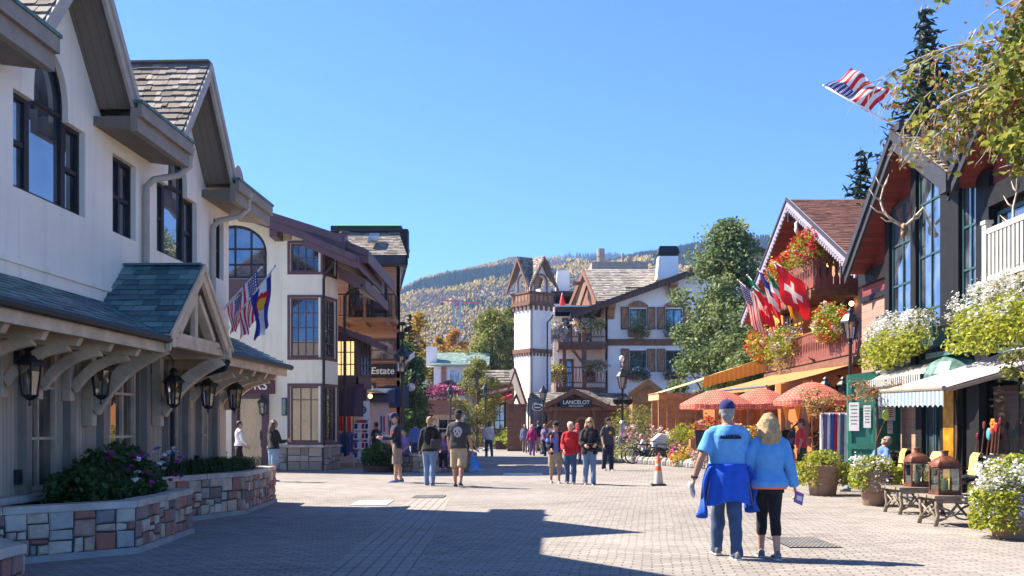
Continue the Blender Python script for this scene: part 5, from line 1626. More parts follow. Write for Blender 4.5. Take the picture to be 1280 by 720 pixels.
# small gable hut to the right of the entrance
Sg = thing('small_gable','small brown gable roof at the foot of the alpine facade','roof',(8,61,0))
m = MB()
for xe in (6.95,9.3):
 slab(m,(xe,60,3.55),(xe+1.2,66,3.55),(8.15,60,4.4),(9.3,66,4.4),.1); shingles(m,(xe,60,3.55),(xe+1.2,66,3.55),(8.15,60,4.4),(9.3,66,4.4),.24,.3,.03)
m.build('roof','shake',Sg)
m = MB()
for xe in (6.95,9.3): m.prism([(xe,59.92,3.2),(8.15,59.92,4.08),(8.15,59.92,4.4),(xe,59.92,3.55)],(0,.08,0))
m.prism([(7.2,60.2,3.0),(9.1,60.2,3.0),(9.1,60.2,3.5),(8.15,60.2,4.1),(7.2,60.2,3.5)],(0,.1,0)); m.box(7.3,9.0,60.6,66,0,3.3)
m.build('timber_frame','wood_tan',Sg)

# E: brick shop with red awning, D: green roofed house
E = thing('brick_shop','small brick shop with grey shingle parapet beside the tower','building',(-1.5,79,0))
m = MB(frame((0,78,0),(1,0))); wall(m,rect(-3.1,.6,0,5.0),[rect(-1.75,-.55,.7,3.4),rect(-2.6,-2.1,1.5,3.3)],0,.2); m.box(-3.1,.6,-6,-.3,0,5.0); m.build('wall','brick_pink',E)
window(E,frame((0,78,0),(1,0)),-1.75,-.55,.7,3.4,-.12,3,4,'dark_frame','glass_curtain',.08,.03,trim=.1)
window(E,frame((0,78,0),(1,0)),-2.6,-2.1,1.5,3.3,-.12,1,2,'white_paint','glass',.08,.03,trim=.08)
m = MB(); slab(m,(-3.6,77.3,4.95),(1.2,77.3,4.95),(-3.6,78.3,6.0),(1.2,78.3,6.0),.2); shingles(m,(-3.6,77.3,4.95),(1.2,77.3,4.95),(-3.6,78.3,6.0),(1.2,78.3,6.0),.3,.4,.05,skew=.03); m.build('roof','shake',E)
m = MB(); m.hexa([(-2.9,76.4,3.75),(.3,76.4,4.55),(.3,77.95,4.6),(-2.9,77.95,3.95),(-2.9,76.4,3.9),(.3,76.4,4.72),(.3,77.95,4.78),(-2.9,77.95,4.1)]); m.build('side_roof','stone_cap',E)
t = thing('red_awning','red sloping awning on the small brick shop','awning',(-1.5,76.5,3))
m = MB(); m.hexa([(-2.75,76.0,2.9),(.0,76.0,4.0),(.0,77.5,4.35),(-2.75,77.5,3.5),(-2.75,76.0,2.93),(.0,76.0,4.03),(.0,77.5,4.38),(-2.75,77.5,3.53)]); m.prism([(-2.75,75.99,2.6),(-.0,75.99,3.75),(.0,75.99,4.02),(-2.75,75.99,2.92)],(0,.02,0)); m.build('canvas','awning_red',t)
t = thing('round_sign','round red sign with white number 12 at the corner of the brick shop','sign',(-2.3,75.5,3.2))
m = MB(Matrix.Translation((-2.3,75.6,3.35)) @ Matrix.Rotation(R(90),4,'X')); m.lathe([(.001,0),(.5,0),(.5,.08),(.001,.08)],(0,0,0),22); m.build('disc','red_paint',t)
text_mesh('lettering','12','sign_white',.6,frame((0,75.5,0),(1,0)) @ Matrix.Translation((-2.3,0,3.35)),t,bold=.01)
m = MB(); m.bar((-2.3,75.62,3.8),(-2.3,75.62,4.0),.05,.05); m.bar((-2.3,75.62,4.0),(-1.9,78,4.0),.05,.05); m.build('bracket','black_iron',t)
D = thing('green_roof_house','distant house with pale green tiled roof and white chimney','building',(-6,108,0))
m = MB(); m.box(-8.3,-3.0,106,114,0,8.0); m.prism([(-8.3,106,8.0),(-8.3,114,8.0),(-8.3,110,9.6)],(.3,0,0)); m.build('wall','white_paint',D)
m = MB(); m.box(-7.5,-7.0,105.9,106,4,8.1); m.box(-4.2,-3.8,105.9,106,4,8.1); m.build('corner_board','wood_tan',D)
m = MB()
for s in (0,1):
 e0,e1,r0,r1 = (-8.6,105 if not s else 115,8.1),(-2.4,105 if not s else 115,8.1),(-8.9,110,9.75),(-2.4,110,9.75)
 slab(m,e0,e1,r0,r1,.15); shingles(m,e0,e1,r0,r1,.4,.5,.05)
m.build('roof','roof_green_tile',D)
m = MB(); m.box(-9.1,-8.0,106,107.2,8,10.1); m.build('chimney','stucco_white',D)
window(D,frame((0,106,0),(1,0)),-6.7,-5.5,6.3,7.7,.02,2,1,'white_paint','glass_curtain',.1,.05,trim=.12)
window(D,frame((0,106,0),(1,0)),-5.2,-4.4,6.3,7.7,.02,1,1,'white_paint','glass_curtain',.1,.05,trim=.12)
m = MB(); m.box(-14,-5,100,105.5,0,4.8); m.build('lower_wall','stucco_cream',D)
m = MB(); slab(m,(-10.5,98.6,4.6),(-10.5,106,4.6),(-6.3,98.6,6.2),(-6.3,106,6.2),.35); slab(m,(-3.2,98.6,5.3),(-3.2,106,5.3),(-6.3,98.6,6.2),(-6.3,106,6.2),.35); m.build('lower_roof','purple_brown',D)
m = MB(); m.box(-9.8,-4.2,97.8,98.0,3.0,4.2); m.box(-9.8,-4.2,97.8,100,2.8,3.0); m.build('balcony','brick_pink',D)
for a,b,z0,z1 in ((-9.2,-8.2,3.5,5.0),(-7.6,-6.4,3.6,5.2),(-9.2,-8.0,.4,2.4),(-7.4,-5.4,.4,2.4)):
 window(D,frame((0,100,0),(1,0)),a,b,z0,z1,.03,2,2,'white_paint','glass',.1,.04,trim=.1)
flowerbox('flower_basket','big cushion of pink flowers hanging from the distant house balcony',(-6.6,97.2,5.0),(1.9,.6,.55),'leaf_green',['bloom_pink','bloom_pink','bloom_magenta'],300,1700,.16,.17,(3.2,.5,.4,0,.3,-.4),'white_paint',group='far flower baskets')
# backdrop shop left of the tree
K = thing('ochre_shop','low distant shop partly hidden by the seated people and lamp posts','building',(-11,92,0))
m = MB(frame((0,90,0),(1,0))); wall(m,rect(-14,-8.2,0,4.6),[rect(-10.4,-9.2,.5,2.4)],0,.2); m.box(-14,-8.2,-6,-.3,0,4.6); m.build('wall','brick_pink',K)
window(K,frame((0,90,0),(1,0)),-10.4,-9.2,.5,2.4,-.1,2,2,'dark_frame','glass',.08,.03)
m = MB(); slab(m,(-14.5,89,4.5),(-7.8,89,4.5),(-14.5,93,6),(-7.8,93,6),.2); m.build('roof','roof_flat',K)

# ------------------------------------------------------------------ trees in the distance
gt_ = 'trees behind the far end of the street'
conifer('spruce_tree','dark tall conifer close beside the brown building',(-8.6,84,0),11.2,2.6,34,group=gt_,card=.42,seed=3)
tree('leafy_tree','dark green leafy tree behind the black street lamp',(-8.2,74,0),7.6,(2.4,.16),'leaf_green',40,7000,.28,group=gt_,seed=4,tint=(.55,.3))
conifer('spruce_tree','shorter blue green conifer next to the green roofed house',(-9.3,120,0),11.5,2.6,30,group=gt_,card=.5,seed=5)
tree('aspen_tree','golden aspen rising tallest of those behind the dark conifers',(-11.9,128,0),15.8,(2.3,.3),'leaf_yellow',40,4200,.36,'bark_pale',gt_,tr=.18,seed=6)
tree('aspen_tree','golden aspen with thin crown, shorter than the one beside it',(-9.9,134,0),13.6,(1.8,.3),'leaf_yellow',30,3000,.36,'bark_pale',gt_,tr=.16,seed=7)
tree('aspen_tree','small golden aspen in front of the hill, beside the blue green conifer',(-8.4,150,0),13.4,(1.8,.3),'leaf_yellow',28,2600,.38,'bark_pale',gt_,tr=.16,seed=8)
tree('aspen_tree','orange gold aspen in front of the hillside crane',(-8.9,156,0),16.4,(3.4,.25),'leaf_orange',44,4600,.42,'bark_pale',gt_,tr=.2,seed=9)
tree('leafy_tree','bright green tree filling the gap behind the green roofed house',(-7.4,132,0),11.2,(2.8,.15),'leaf_olive',40,5200,.36,group=gt_,seed=31,tr=.2,tint=(.7,.25))
tree('leafy_tree','olive tree between the golden aspens and the house chimney',(-11.2,116,0),9.6,(2.3,.15),'leaf_olive',36,4600,.32,group=gt_,seed=32,tr=.2,tint=(.6,.3))
tree('aspen_tree','lemon yellow aspen low behind the house chimney',(-10.6,140,0),11.6,(2.2,.2),'leaf_yellow',34,3600,.36,'bark_pale',gt_,tr=.16,seed=33)
conifer('spruce_tree','slim dark conifer beside the orange aspen',(-6.2,160,0),14.6,2.6,30,group=gt_,card=.55,seed=10)
tree('leafy_tree','large olive green tree behind the small brick shop',(-2.1,112,0),14.4,(3.9,.16),'leaf_olive',64,11000,.36,group=gt_,seed=11,tr=.3,tint=(.55,.3))
tree('leafy_tree','tall olive green tree against the tower edge',(.0,118,0),15.4,(3.2,.15),'leaf_olive',54,9000,.38,group=gt_,seed=12,tr=.3,tint=(.5,.3))
conifer('spruce_tree','dark conifer top poking up between the olive trees',(-1.2,130,0),15.6,2.4,32,group=gt_,card=.5,seed=13)
tree('locust_tree','airy small leaved tree at the middle of the street end',(-2.6,74,0),6.4,(2.1,.26),'leaf_olive',46,5200,.17,group=gt_,seed=14,tint=(.62,.3),clumpr=.30,tr=.13)
tree('street_tree','big dense green tree between the alpine building and the chalet',(11.8,55,0),12.5,(3.2,.12),'leaf_big',130,30000,.20,tr=.28,seed=21,tint=(.55,.28),clumpr=.30,shape=.9)
tree('street_tree','lower green tree filling the gap under the flags',(12.4,50,0),7.6,(2.6,.1),'leaf_big',70,14000,.19,tr=.2,seed=22,tint=(.5,.28))
conifer('spruce_tree','tall dark spruce standing behind the dark shop roof and its flag',(14.9,36,0),16.7,4.6,62,card=.42,seed=23)
conifer('spruce_tree','second dark spruce whose tip shows behind the glass gable',(14.3,41,0),13.0,3.6,46,card=.42,seed=24)

# crane on the hillside
t = thing('tower_crane','thin lattice tower crane with red jib on the hillside','crane',(-27.5,500,0))
m = MB(); b0 = Vector((-27.5,500,0)); hh = 66
for dx,dy in ((-1.6,-1.6),(1.6,-1.6),(1.6,1.6),(-1.6,1.6)): m.bar(b0+Vector((dx,dy,0)),b0+Vector((dx,dy,hh)),.7,.7)
for k in range(18):
 z = k*hh/18; s = 1 if k % 2 else -1
 m.bar(b0+Vector((-1.6*s,-1.6,z)),b0+Vector((1.6*s,-1.6,z+hh/18)),.4,.4)
m.build('mast','grey_metal',t)
m = MB(); m.bar(b0+Vector((-8,0,hh-.6)),b0+Vector((12,3,hh-1.8)),.7,.6); m.cbox(b0+Vector((0,0,hh-2)),3.2,3,3.2); m.build('jib','red_paint',t)
# ------------------------------------------------------------------ H: the chalet with balconies
Hc = thing('chalet','pink and orange chalet with steep brown shingle gable and two carved balconies','building',(12,34,0))
XG = 10.5
pk = Vector((XG,38,10.15)); ne = Vector((XG,30.4,6.42)); fe = Vector((XG,45.6,6.42))
back = Vector((13,0,0))
m = MB()
for e in (ne,fe):
 slab(m,e,e+back,pk,pk+back,.16)
 shingles(m,e,e+back,pk,pk+back,.20,.26,.02,skew=.01)
m.build('roof','shake_brown',Hc)
m = MB()
for e in (ne,fe):
 m.hexa([e+Vector((.02,0,-.2)),e+Vector((9,0,-.2)),pk+Vector((9,0,-.2)),pk+Vector((.02,0,-.2)),e+Vector((.02,0,-.165)),e+Vector((9,0,-.165)),pk+Vector((9,0,-.165)),pk+Vector((.02,0,-.165))])
m.build('roof_soffit','siding_red',Hc)
m = MB()
for e in (ne,fe):
 d = pk-e; n = 34
 m.hexa([e+Vector((-.06,0,-.30)),pk+Vector((-.06,0,-.30)),pk+Vector((0,0,-.30)),e+Vector((0,0,-.30)),e+Vector((-.06,0,.06)),pk+Vector((-.06,0,.06)),pk+Vector((0,0,.06)),e+Vector((0,0,.06))])
 for k in range(n):
  q = e+d*((k+.5)/n); m.box(q.x-.06,q.x,q.y-.07,q.y+.07,q.z-.42,q.z-.27)
 m.hexa([e+Vector((-.10,0,-.05)),pk+Vector((-.10,0,-.05)),pk+Vector((-.06,0,-.05)),e+Vector((-.06,0,-.05)),e+Vector((-.10,0,.08)),pk+Vector((-.10,0,.08)),pk+Vector((-.06,0,.08)),e+Vector((-.06,0,.08))],1)
m.build('barge_board',['lavender_trim','slate_blue_trim'],Hc)
for k,e in ((0,ne),(.42,ne),(.42,fe),(.8,ne),(.8,fe)):
 q = pk.lerp(e,k); m = MB(); m.box(q.x-.02,q.x+.16,q.y-.05,q.y+.05,q.z-.85,q.z-.3); m.build('hanging_peg','slate_blue_trim',Hc)
MH = frame((12.1,46,0),(0,-1))           # u runs from far (46) to near
uh = lambda y: 46-y
m = MB(MH)
HW = [rect(uh(37.6),uh(36.9),4.75,6.0),rect(uh(36.3),uh(35.5),4.2,6.0),rect(uh(34.1),uh(33.3),4.9,6.15),rect(uh(39.2),uh(37.9),6.6,8.4),rect(uh(32.2),uh(31.4),4.9,6.1)]
wall(m,[(uh(46),3.2),(uh(31),3.2),(uh(31),6.4),(uh(38),9.85),(uh(45.9),6.5)],HW,0,.16)
m.box(.1,uh(31),-.6,-.2,3.2,6.4); m.build('wall','siding_pink',Hc)
for i,r_ in enumerate(HW):
 window(Hc,MH,r_[0][0],r_[1][0],r_[0][1],r_[2][1],-.1,2 if i == 3 else 1,2,'dark_frame','glass',.07,.03,trim=.09)
m = MB(MH); m.box(0,uh(31),-.7,.02,0,3.19); m.build('lower_wall','orange_paint',Hc)
m = MB(); m.box(11.2,12.09,38.5,43.5,3.9,6.35); m.build('orange_bay','orange_paint',Hc)
MO = frame((11.2,43.5,0),(0,-1)); window(Hc,MO,2.6,3.5,4.3,6.0,.01,2,2,'wood_brown','glass_curtain',.08,.03,trim=.12)
m = MB(); m.ball((11.9,37.5,7.6),.1); m.ball((11.95,36.7,5.75),.09); m.ball((11.95,35.2,5.85),.09); m.build('wall_light','lamp_warm',Hc)
# upper balcony: street face, then a return face towards the near end
def fret(mb,p,q,z0,z1,n,th=.03):
 """board balustrade with cut-out gaps"""
 p,q = Vector(p),Vector(q); d = (q-p); L = d.length; d.normalize(); nn = Vector((d.y,-d.x,0))*th
 for k in range(n):
  a,b = p+d*(L*(k+.06)/n),p+d*(L*(k+.94)/n); w = (b-a).length
  zs = [z0,z0+(z1-z0)*.3,z0+(z1-z0)*.42,z0+(z1-z0)*.62,z0+(z1-z0)*.74,z1]; ws = [0,0,.26,.26,0,0]
  pr = [(a+d*(w*k_),z) for z,k_ in zip(zs,ws)]+[(b-d*(w*k_),z) for z,k_ in list(zip(zs,ws))[::-1]]
  mb.prism([Vector((v.x,v.y,z)) for v,z in pr],nn)
 mb.bar((p.x,p.y,z1+.03),(q.x,q.y,z1+.03),.12,.07); mb.bar((p.x,p.y,z0+.02),(q.x,q.y,z0+.02),.09,.1)
for nm,zf,zt,seg in (('upper',6.42,7.45,[((10.55,41.5),(10.55,34.9)),((10.55,34.9),(12.1,34.9))]),('lower',3.84,4.85,[((10.75,42.2),(10.75,31.2)),((10.75,31.2),(12.1,31.2))])):
 m = MB(); ya,yb = seg[0][0][1],seg[0][1][1]; xa = seg[0][0][0]
 m.box(xa,12.09,yb,ya,zf-.12,zf)
 for k in range(int((ya-yb)/.55)+1):
  y = yb+.15+k*.55
  if y < ya: m.box(xa-.1,12.09,y-.07,y+.07,zf-.32,zf-.12)
 n = int((ya-yb)/.22)
 for k in range(n): m.prism([(xa-.12,yb+(ya-yb)*k/n,zf-.32),(xa-.12,yb+(ya-yb)*(k+.5)/n,zf-.45),(xa-.12,yb+(ya-yb)*(k+1)/n,zf-.32),(xa-.12,yb+(ya-yb)*(k+1)/n,zf-.1),(xa-.12,yb+(ya-yb)*k/n,zf-.1)],(.03,0,0))
 fo = m.build('balcony_floor','wood_brown',Hc)
 m = MB()
 for a,b in seg: fret(m,(*a,0),(*b,0),zf,zt,int(math.hypot(b[0]-a[0],b[1]-a[1])/.2))
 m.build('balustrade',mplain('balcony_red' +nm,(.22,.065,.045),.6,.2,5,.2),Hc)
t = thing('hanging_ornament','pale hanging wind chime under the chalet gable','ornament',(10.7,37.6,9.0))
m = MB(); m.tube([(10.7,37.6,9.6),(10.7,37.6,9.2)],.012,5); m.lathe([(.001,.15),(.09,.06),(.06,-.1),(.10,-.14),(.05,-.3),(.001,-.34)],(10.7,37.6,9.1),8); m.build('body','white_paint',t,smooth=True)
CG = 'flower troughs on the chalet balconies'
flowerbox('balcony_flowers','red and pink geraniums over the near corner of the upper balcony',(10.6,35.7,7.95),(.6,1.6,.6),'leaf_lime',['bloom_red','bloom_red','bloom_pink','bloom_magenta'],1500,1900,.10,.085,None,group=CG,hang=.5)
flowerbox('balcony_flowers','red geraniums and trailing plants on the return of the upper balcony',(11.5,34.7,7.85),(.95,.4,.55),'leaf_olive',['bloom_red','bloom_red','bloom_pink'],1200,1100,.10,.085,None,group=CG,hang=.6)
flowerbox('balcony_flowers','red geraniums above the Swiss flag at the far end of the upper balcony',(10.45,38.9,7.65),(.4,1.7,.5),'leaf_lime',['bloom_red','bloom_red','bloom_yellow'],800,1400,.10,.09,None,group=CG)
flowerbox('balcony_flowers','red and lime flowers at the far end of the lower balcony',(10.5,42.0,4.95),(.6,1.2,.8),'leaf_lime',['bloom_red','bloom_orange','bloom_red'],1300,900,.11,.09,None,group=CG)
flowerbox('balcony_flowers','mixed white, purple and red flowers trailing from the middle of the lower balcony',(10.5,39.0,4.85),(.6,1.9,.7),'leaf_lime',['bloom_purple','bloom_white','bloom_red','bloom_mauve'],1300,1000,.10,.085,None,group=CG,hang=.7)
flowerbox('balcony_flowers','red and lime flowers at the lamp end of the lower balcony',(10.55,33.2,5.0),(.55,1.2,.65),'leaf_lime',['bloom_red','bloom_red','bloom_white'],1300,1000,.10,.08,None,group=CG,hang=.3)

# flags on the chalet
FG = 'national flags in a row on the chalet balcony'
def tri_v(a,b): return 0 if b < 1/3 else (1 if b < 2/3 else 2)
def tri_h(a,b): return 0 if a < 1/3 else (1 if a < 2/3 else 2)
def swiss(a,b):
 x,y = a-.5,b-.5
 return 1 if (abs(x) < .09 and abs(y) < .29) or (abs(y) < .09 and abs(x) < .29) else 0
def circ(a,b):
 r = math.hypot((a-.55)*1.3,b-.5); return 1 if .14 < r < .2 else 0
def hangflag(label,y,x0,x1,z0,z1,hang,fly,fn,mats,ph,dx=.10,dr=.25):
 return flag('balcony_flag',label,(x0,y,z0),(x1,y-.1,z1),hang,fly,fn,mats,FG,hangdir=(dx,.0,-1),droop=dr,wave=.07,pole_r=.018,start=.04,phase=ph)
hangflag('stars and stripes at the tree end of the row on the chalet',39.6,10.2,8.92,6.2,7.32,1.05,1.75,us,US,.3,.22,.3)
hangflag('green white and red flag next to the stars and stripes on the chalet',39.0,10.2,9.15,6.3,7.42,.95,1.75,tri_h,['flag_green','flag_white','flag_red'],1.5,.3,.35)
hangflag('blue white and red flag folded in the middle of the row',38.2,10.2,9.38,6.5,7.52,.9,1.75,tri_h,['flag_royal','flag_white','flag_red'],2.6,.3,.4)
hangflag('red flag with a small white ring low in the row',38.6,10.15,9.3,6.2,6.9,.75,1.35,circ,['flag_red','flag_white'],.8,.3,.4)
hangflag('teal topped flag beside the black red and gold one',37.6,10.2,9.5,6.6,7.45,.7,1.2,tri_h,['flag_green','flag_white','flag_red'],3.6,.25,.4)
hangflag('black red and gold flag half hidden behind the Swiss flag',36.9,10.3,9.62,6.6,7.55,.8,1.75,tri_h,['flag_black','flag_red','flag_gold'],4.4,.28,.3)
hangflag('large red flag with a white cross at the near end of the row',35.6,10.5,9.35,6.55,7.35,1.3,1.40,swiss,['flag_red','flag_white'],2.0,.12,.02)

# restaurant terrace: awnings, umbrellas, orange pavilion
Rp = thing('terrace_pavilion','orange timber restaurant pavilion with open posts','building',(9.5,44,0))
m = MB(); m.box(8.9,11.9,43.9,48,0,2.9); m.box(9.4,12.0,31.2,43.9,0,.9); m.box(11.6,12.0,31.2,43.9,.9,3.6); m.build('wall','wood_pav',Rp)
for px in (826,837,848,860,872):
 x = xp(px,47.5); m = MB(); m.box(x-.12,x+.12,47.4,47.6,0,3.15); m.build('post','wood_tan',Rp)
for y in (32,34.5,37,39.5,42): m = MB(); m.box(9.3,9.5,y-.1,y+.1,0,3.0); m.build('post','wood_tan',Rp)
m = MB(); m.box(6.9,9.2,47.35,47.65,2.85,3.1); m.build('beam','wood_tan',Rp)
m = MB(); m.box(6.9,9.2,47.7,52,.0,.95); m.build('low_wall','wood_tan',Rp)
m = MB(); m.box(7.0,9.2,50,50.2,0,3.1); m.build('back_wall','wood_tan',Rp)
m = MB(); m.box(9.35,9.9,31.2,43.8,2.25,2.6); m.build('valance_board','orange_paint',Rp)
def awn(name,label,p,mats,th=.02,val=.22,cat='awning'):
 """p: front-far, front-near, wall-near, wall-far"""
 t = thing(name,label,cat,p[0],'awnings of the restaurant and shop')
 p = [Vector(q) for q in p]
 m = MB(); m.grid(lambda a,b: p[0].lerp(p[1],b).lerp(p[3].lerp(p[2],b),a)-Vector((0,0,.10*math.sin(math.pi*a)))*(.4+.6*abs(math.sin(b*math.pi*3))),12,18); m.build('canvas',mats[0],t,smooth=True)
 m = MB(); n = 40
 def vf(a,b):
  q = p[0].lerp(p[1],b); return q+Vector((-.01,0,-.02-val*a*(1-.16*abs(math.sin(b*math.pi*14)))))
 m.grid(vf,2,80); m.build('valance',mats[1],t)
 m = MB(); m.tube([p[0],p[1]],.04,8); m.build('front_bar',mats[2],t)
 return t
awn('cream_awning','long cream awning with scalloped edge at the far pavilion',((6.9,50.5,3.15),(6.9,47.0,3.1),(11.6,47.0,4.7),(11.6,50.5,4.7)),('awning_cream','awning_cream','wood_tan'),val=.32)
m = MB(); m.prism([(8.9,46.9,3.35),(11.9,46.9,4.1),(11.9,46.9,4.75),(9.0,46.9,3.85)],(0,-.03,0)); t = thing('yellow_awning_side','yellow striped side curtain of the awning in front of the tree','awning',(10,46.9,3.5),'awnings of the restaurant and shop'); m.build('canvas',mstripes('side_stripes',(.80,.42,.05),(.85,.55,.12),'X',.22,.5),t)
awn('tan_awning','wide orange tan awning under the lower chalet balcony',((7.95,41,2.95),(7.95,31.2,2.78),(10.9,31.2,3.55),(10.9,41,3.7)),('awning_tan','awning_tan','grey_metal'),val=.12)
def umbrella(label,x,y,zt,r,ze):
 t = thing('patio_umbrella',label,'umbrella',(x,y,0),'red dotted patio umbrellas')
 m = MB(); n = 8
 def fn(a,b):
  ang = 2*math.pi*b; k = b*n; f = abs((k % 1)-.5)*2
  rr = r*a*(1-.05*(1-f)*a); z = zt-(zt-ze)*(a ** 1.55)-.03*(1-f)*a
  return (x+rr*math.cos(ang),y+rr*math.sin(ang),z)
 m.grid(fn,9,48);
 for k in range(48):
  a0,a1 = 2*math.pi*k/48,2*math.pi*(k+1)/48
  p0,p1 = fn(1,k/48),fn(1,(k+1)/48); dz = .13
  m.poly([p0,p1,(p1[0],p1[1],p1[2]-dz),(p0[0],p0[1],p0[2]-dz)])
 m.build('canopy','umbrella_red',t,smooth=True)
 m = MB(); m.tube([(x,y,0),(x,y,zt+.05)],.022,8); m.lathe([(.001,0),(.25,0),(.25,.06),(.04,.1),(.04,.3)],(x,y,0),14); m.build('pole','wood_tan',t)
 m = MB()
 for k in range(8):
  a = 2*math.pi*k/8; m.bar((x+.03*math.cos(a),y+.03*math.sin(a),zt-.45),(x+r*.6*math.cos(a),y+r*.6*math.sin(a),ze+(zt-ze)*.45),.012,.012)
 m.build('rib','wood_tan',t)
umbrella('red dotted umbrella behind the man in the blue cap',6.15,30.0,2.62,1.12,2.18)
umbrella('red dotted umbrella half hidden between its two neighbours, under the tan awning',7.6,30.5,2.68,1.1,2.2)
umbrella('large red dotted umbrella beside the green doors',8.1,27.0,2.72,1.03,2.22)
for i in range(3):
 t = thing('orange_pennant','pointed orange cloth pennant hanging under the dotted umbrella by the green doors','pennant',(7.8+i*.22,27.4,2.2),'orange pennants')
 m = MB(); m.prism([(7.62+i*.32,28.2,2.2),(7.86+i*.32,28.2,2.2),(7.74+i*.32,28.2,1.62)],(0,.012,0)); m.build('cloth','bloom_orange',t)
for i,(x,y) in enumerate(((10.0,30.6),(10.5,30.5))):
 l_ = lantern_proto('hanging_lantern',('black lantern hanging under the tan awning farther from the green doors','black lantern hanging under the tan awning, closer to the green doors')[i],1.5,mount=False)
 l_.location = (x-.4,y,2.75); l_['group'] = 'lanterns under the tan awning'
# flower garden in front of the terrace
Gd = thing('garden_edge','low edge of rough stones round the flower garden','kerb',(5.6,38,0))
m = MB()
path = [(4.3,44.5),(5.0,41.5),(6.2,38.6),(7.1,35.6),(7.4,33.5)]
for (a,b) in zip(path,path[1:]):
 L = math.hypot(b[0]-a[0],b[1]-a[1]); n = int(L/.34)
 for k in range(n):
  p = Vector((*a,0)).lerp(Vector((*b,0)),(k+.5)/n); r_ = random.uniform(.16,.24)
  m.ball(p+Vector((random.uniform(-.05,.05),0,.1)),r_,r_*random.uniform(.8,1.1),random.uniform(.16,.26),7,5)
m.build('stones','concrete',Gd)
def bed(name,label,c,size,g_,bl,nl,nb,leaf=.09,bloom=.08,cat='plant'):
 c = Vector(c); t = thing(name,label,cat,(c.x,c.y,0),'plants in the restaurant garden')
 pts = ellip(nl,c,size,2.2); pts[:,2] = np.abs(pts[:,2]-.02)+.02
 leafmesh('foliage',pts,leaf,g_,t,np.clip(RNG.normal(.55,.3,nl),0,1),up=.1,aspect=.4)
 if nb:
  nc = nb // 8; cc = ellip(nc,c+Vector((-.05,-.1,size[2]*.2)),np.array(size)*1.0,6); cc[:,2] = np.maximum(cc[:,2],.1); mi = RNG.integers(0,len(bl),nc)
  leafmesh('blossoms',np.repeat(cc,8,axis=0)+RNG.normal(size=(nc*8,3))*bloom*.7,bloom,None,t,mats=bl,mi=np.repeat(mi,8),up=.8,aspect=.8)
 return t
bed('dry_shrub','tall feathery olive shrub beside the pavilion posts',(6.4,52,1.2),(1.7,1.3,1.5),'leaf_olive',[],3600,0,.13)
bed('flower_clump','wide clump of dusty pink and white asters',(6.0,44.5,.55),(1.7,1.0,.95),'leaf_sage',['bloom_mauve','bloom_white','bloom_pink'],2200,1000)
bed('flower_clump','tall bright green daylilies before the pavilion posts',(7.3,42.0,.7),(.9,.8,1.0),'leaf_lime',['bloom_yellow'],2400,60,.12)
bed('flower_clump','low magenta flowers in front of the daylilies',(6.9,39.0,.4),(.8,.6,.5),'leaf_green',['bloom_magenta','bloom_pink'],1000,700)
bed('flower_clump','orange and yellow flowers on the garden edge',(6.7,38.0,.3),(.7,.5,.4),'leaf_lime',['bloom_orange','bloom_yellow'],1000,460)
bed('flower_clump','pale pink bushy flowers by the cone',(7.4,36.4,.35),(.9,.6,.5),'leaf_sage',['bloom_white','bloom_mauve','bloom_pink'],1300,640)
bed('flower_clump','yellow green ground plants at the bikes',(5.0,43.0,.25),(1.1,.9,.5),'leaf_lime',['bloom_white'],1300,200)
flowerbox('terrace_trough','trough of red geraniums behind the couple',(7.9,33.6,1.15),(.9,.45,.42),'leaf_lime',['bloom_red','bloom_red','bloom_orange','bloom_white'],900,900,.09,.085,(1.7,.4,.45,0,0,-.5),'wood_tan','terrace flower troughs')
flowerbox('terrace_trough','trough of red and pink flowers by the grey menu board',(7.5,38.0,1.35),(.8,.45,.5),'leaf_lime',['bloom_red','bloom_red','bloom_pink'],800,620,.10,.09,(1.5,.4,.5,0,0,-.55),'wood_tan','terrace flower troughs')
flowerbox('terrace_trough','dark bushes with red flowers beside the man in red',(10.0,30.8,.95),(.8,.5,.7),'leaf_green',['bloom_red','bloom_magenta','bloom_yellow'],1500,460,.10,.08,(1.4,.4,.5,0,0,-.5),'wood_tan','terrace flower troughs')
# menu board and dining tables in the terrace shade
t = thing('menu_board','grey slanted menu board behind the man in the blue cap','sign',(6.7,35,0))
m = MB(); m.hexa([(6.45,35,.75),(6.95,35,.75),(6.95,35.05,.75),(6.45,35.05,.75),(6.45,35.25,1.4),(6.95,35.25,1.4),(6.95,35.3,1.4),(6.45,35.3,1.4)]); m.build('panel','slate_blue_trim',t)
m = MB(); m.bar((6.55,35.1,0),(6.55,35.12,.9),.05,.05); m.bar((6.85,35.1,0),(6.85,35.12,.9),.05,.05); m.build('leg','wood_tan',t)

# ------------------------------------------------------------------ I: the dark framed shop on the right
I = thing('dark_shop','tall dark framed shop with red boarded gables and tall glass bay','building',(10,20,0))
WX = 9.6
MI = frame((WX,28,0),(0,-1)); ui = lambda y: 28-y
gl_ = [rect(ui(25.1),ui(23.75),2.98,7.0),rect(ui(23.45),ui(22.1),2.98,7.9),rect(ui(21.2),ui(20.4),2.98,6.6)]
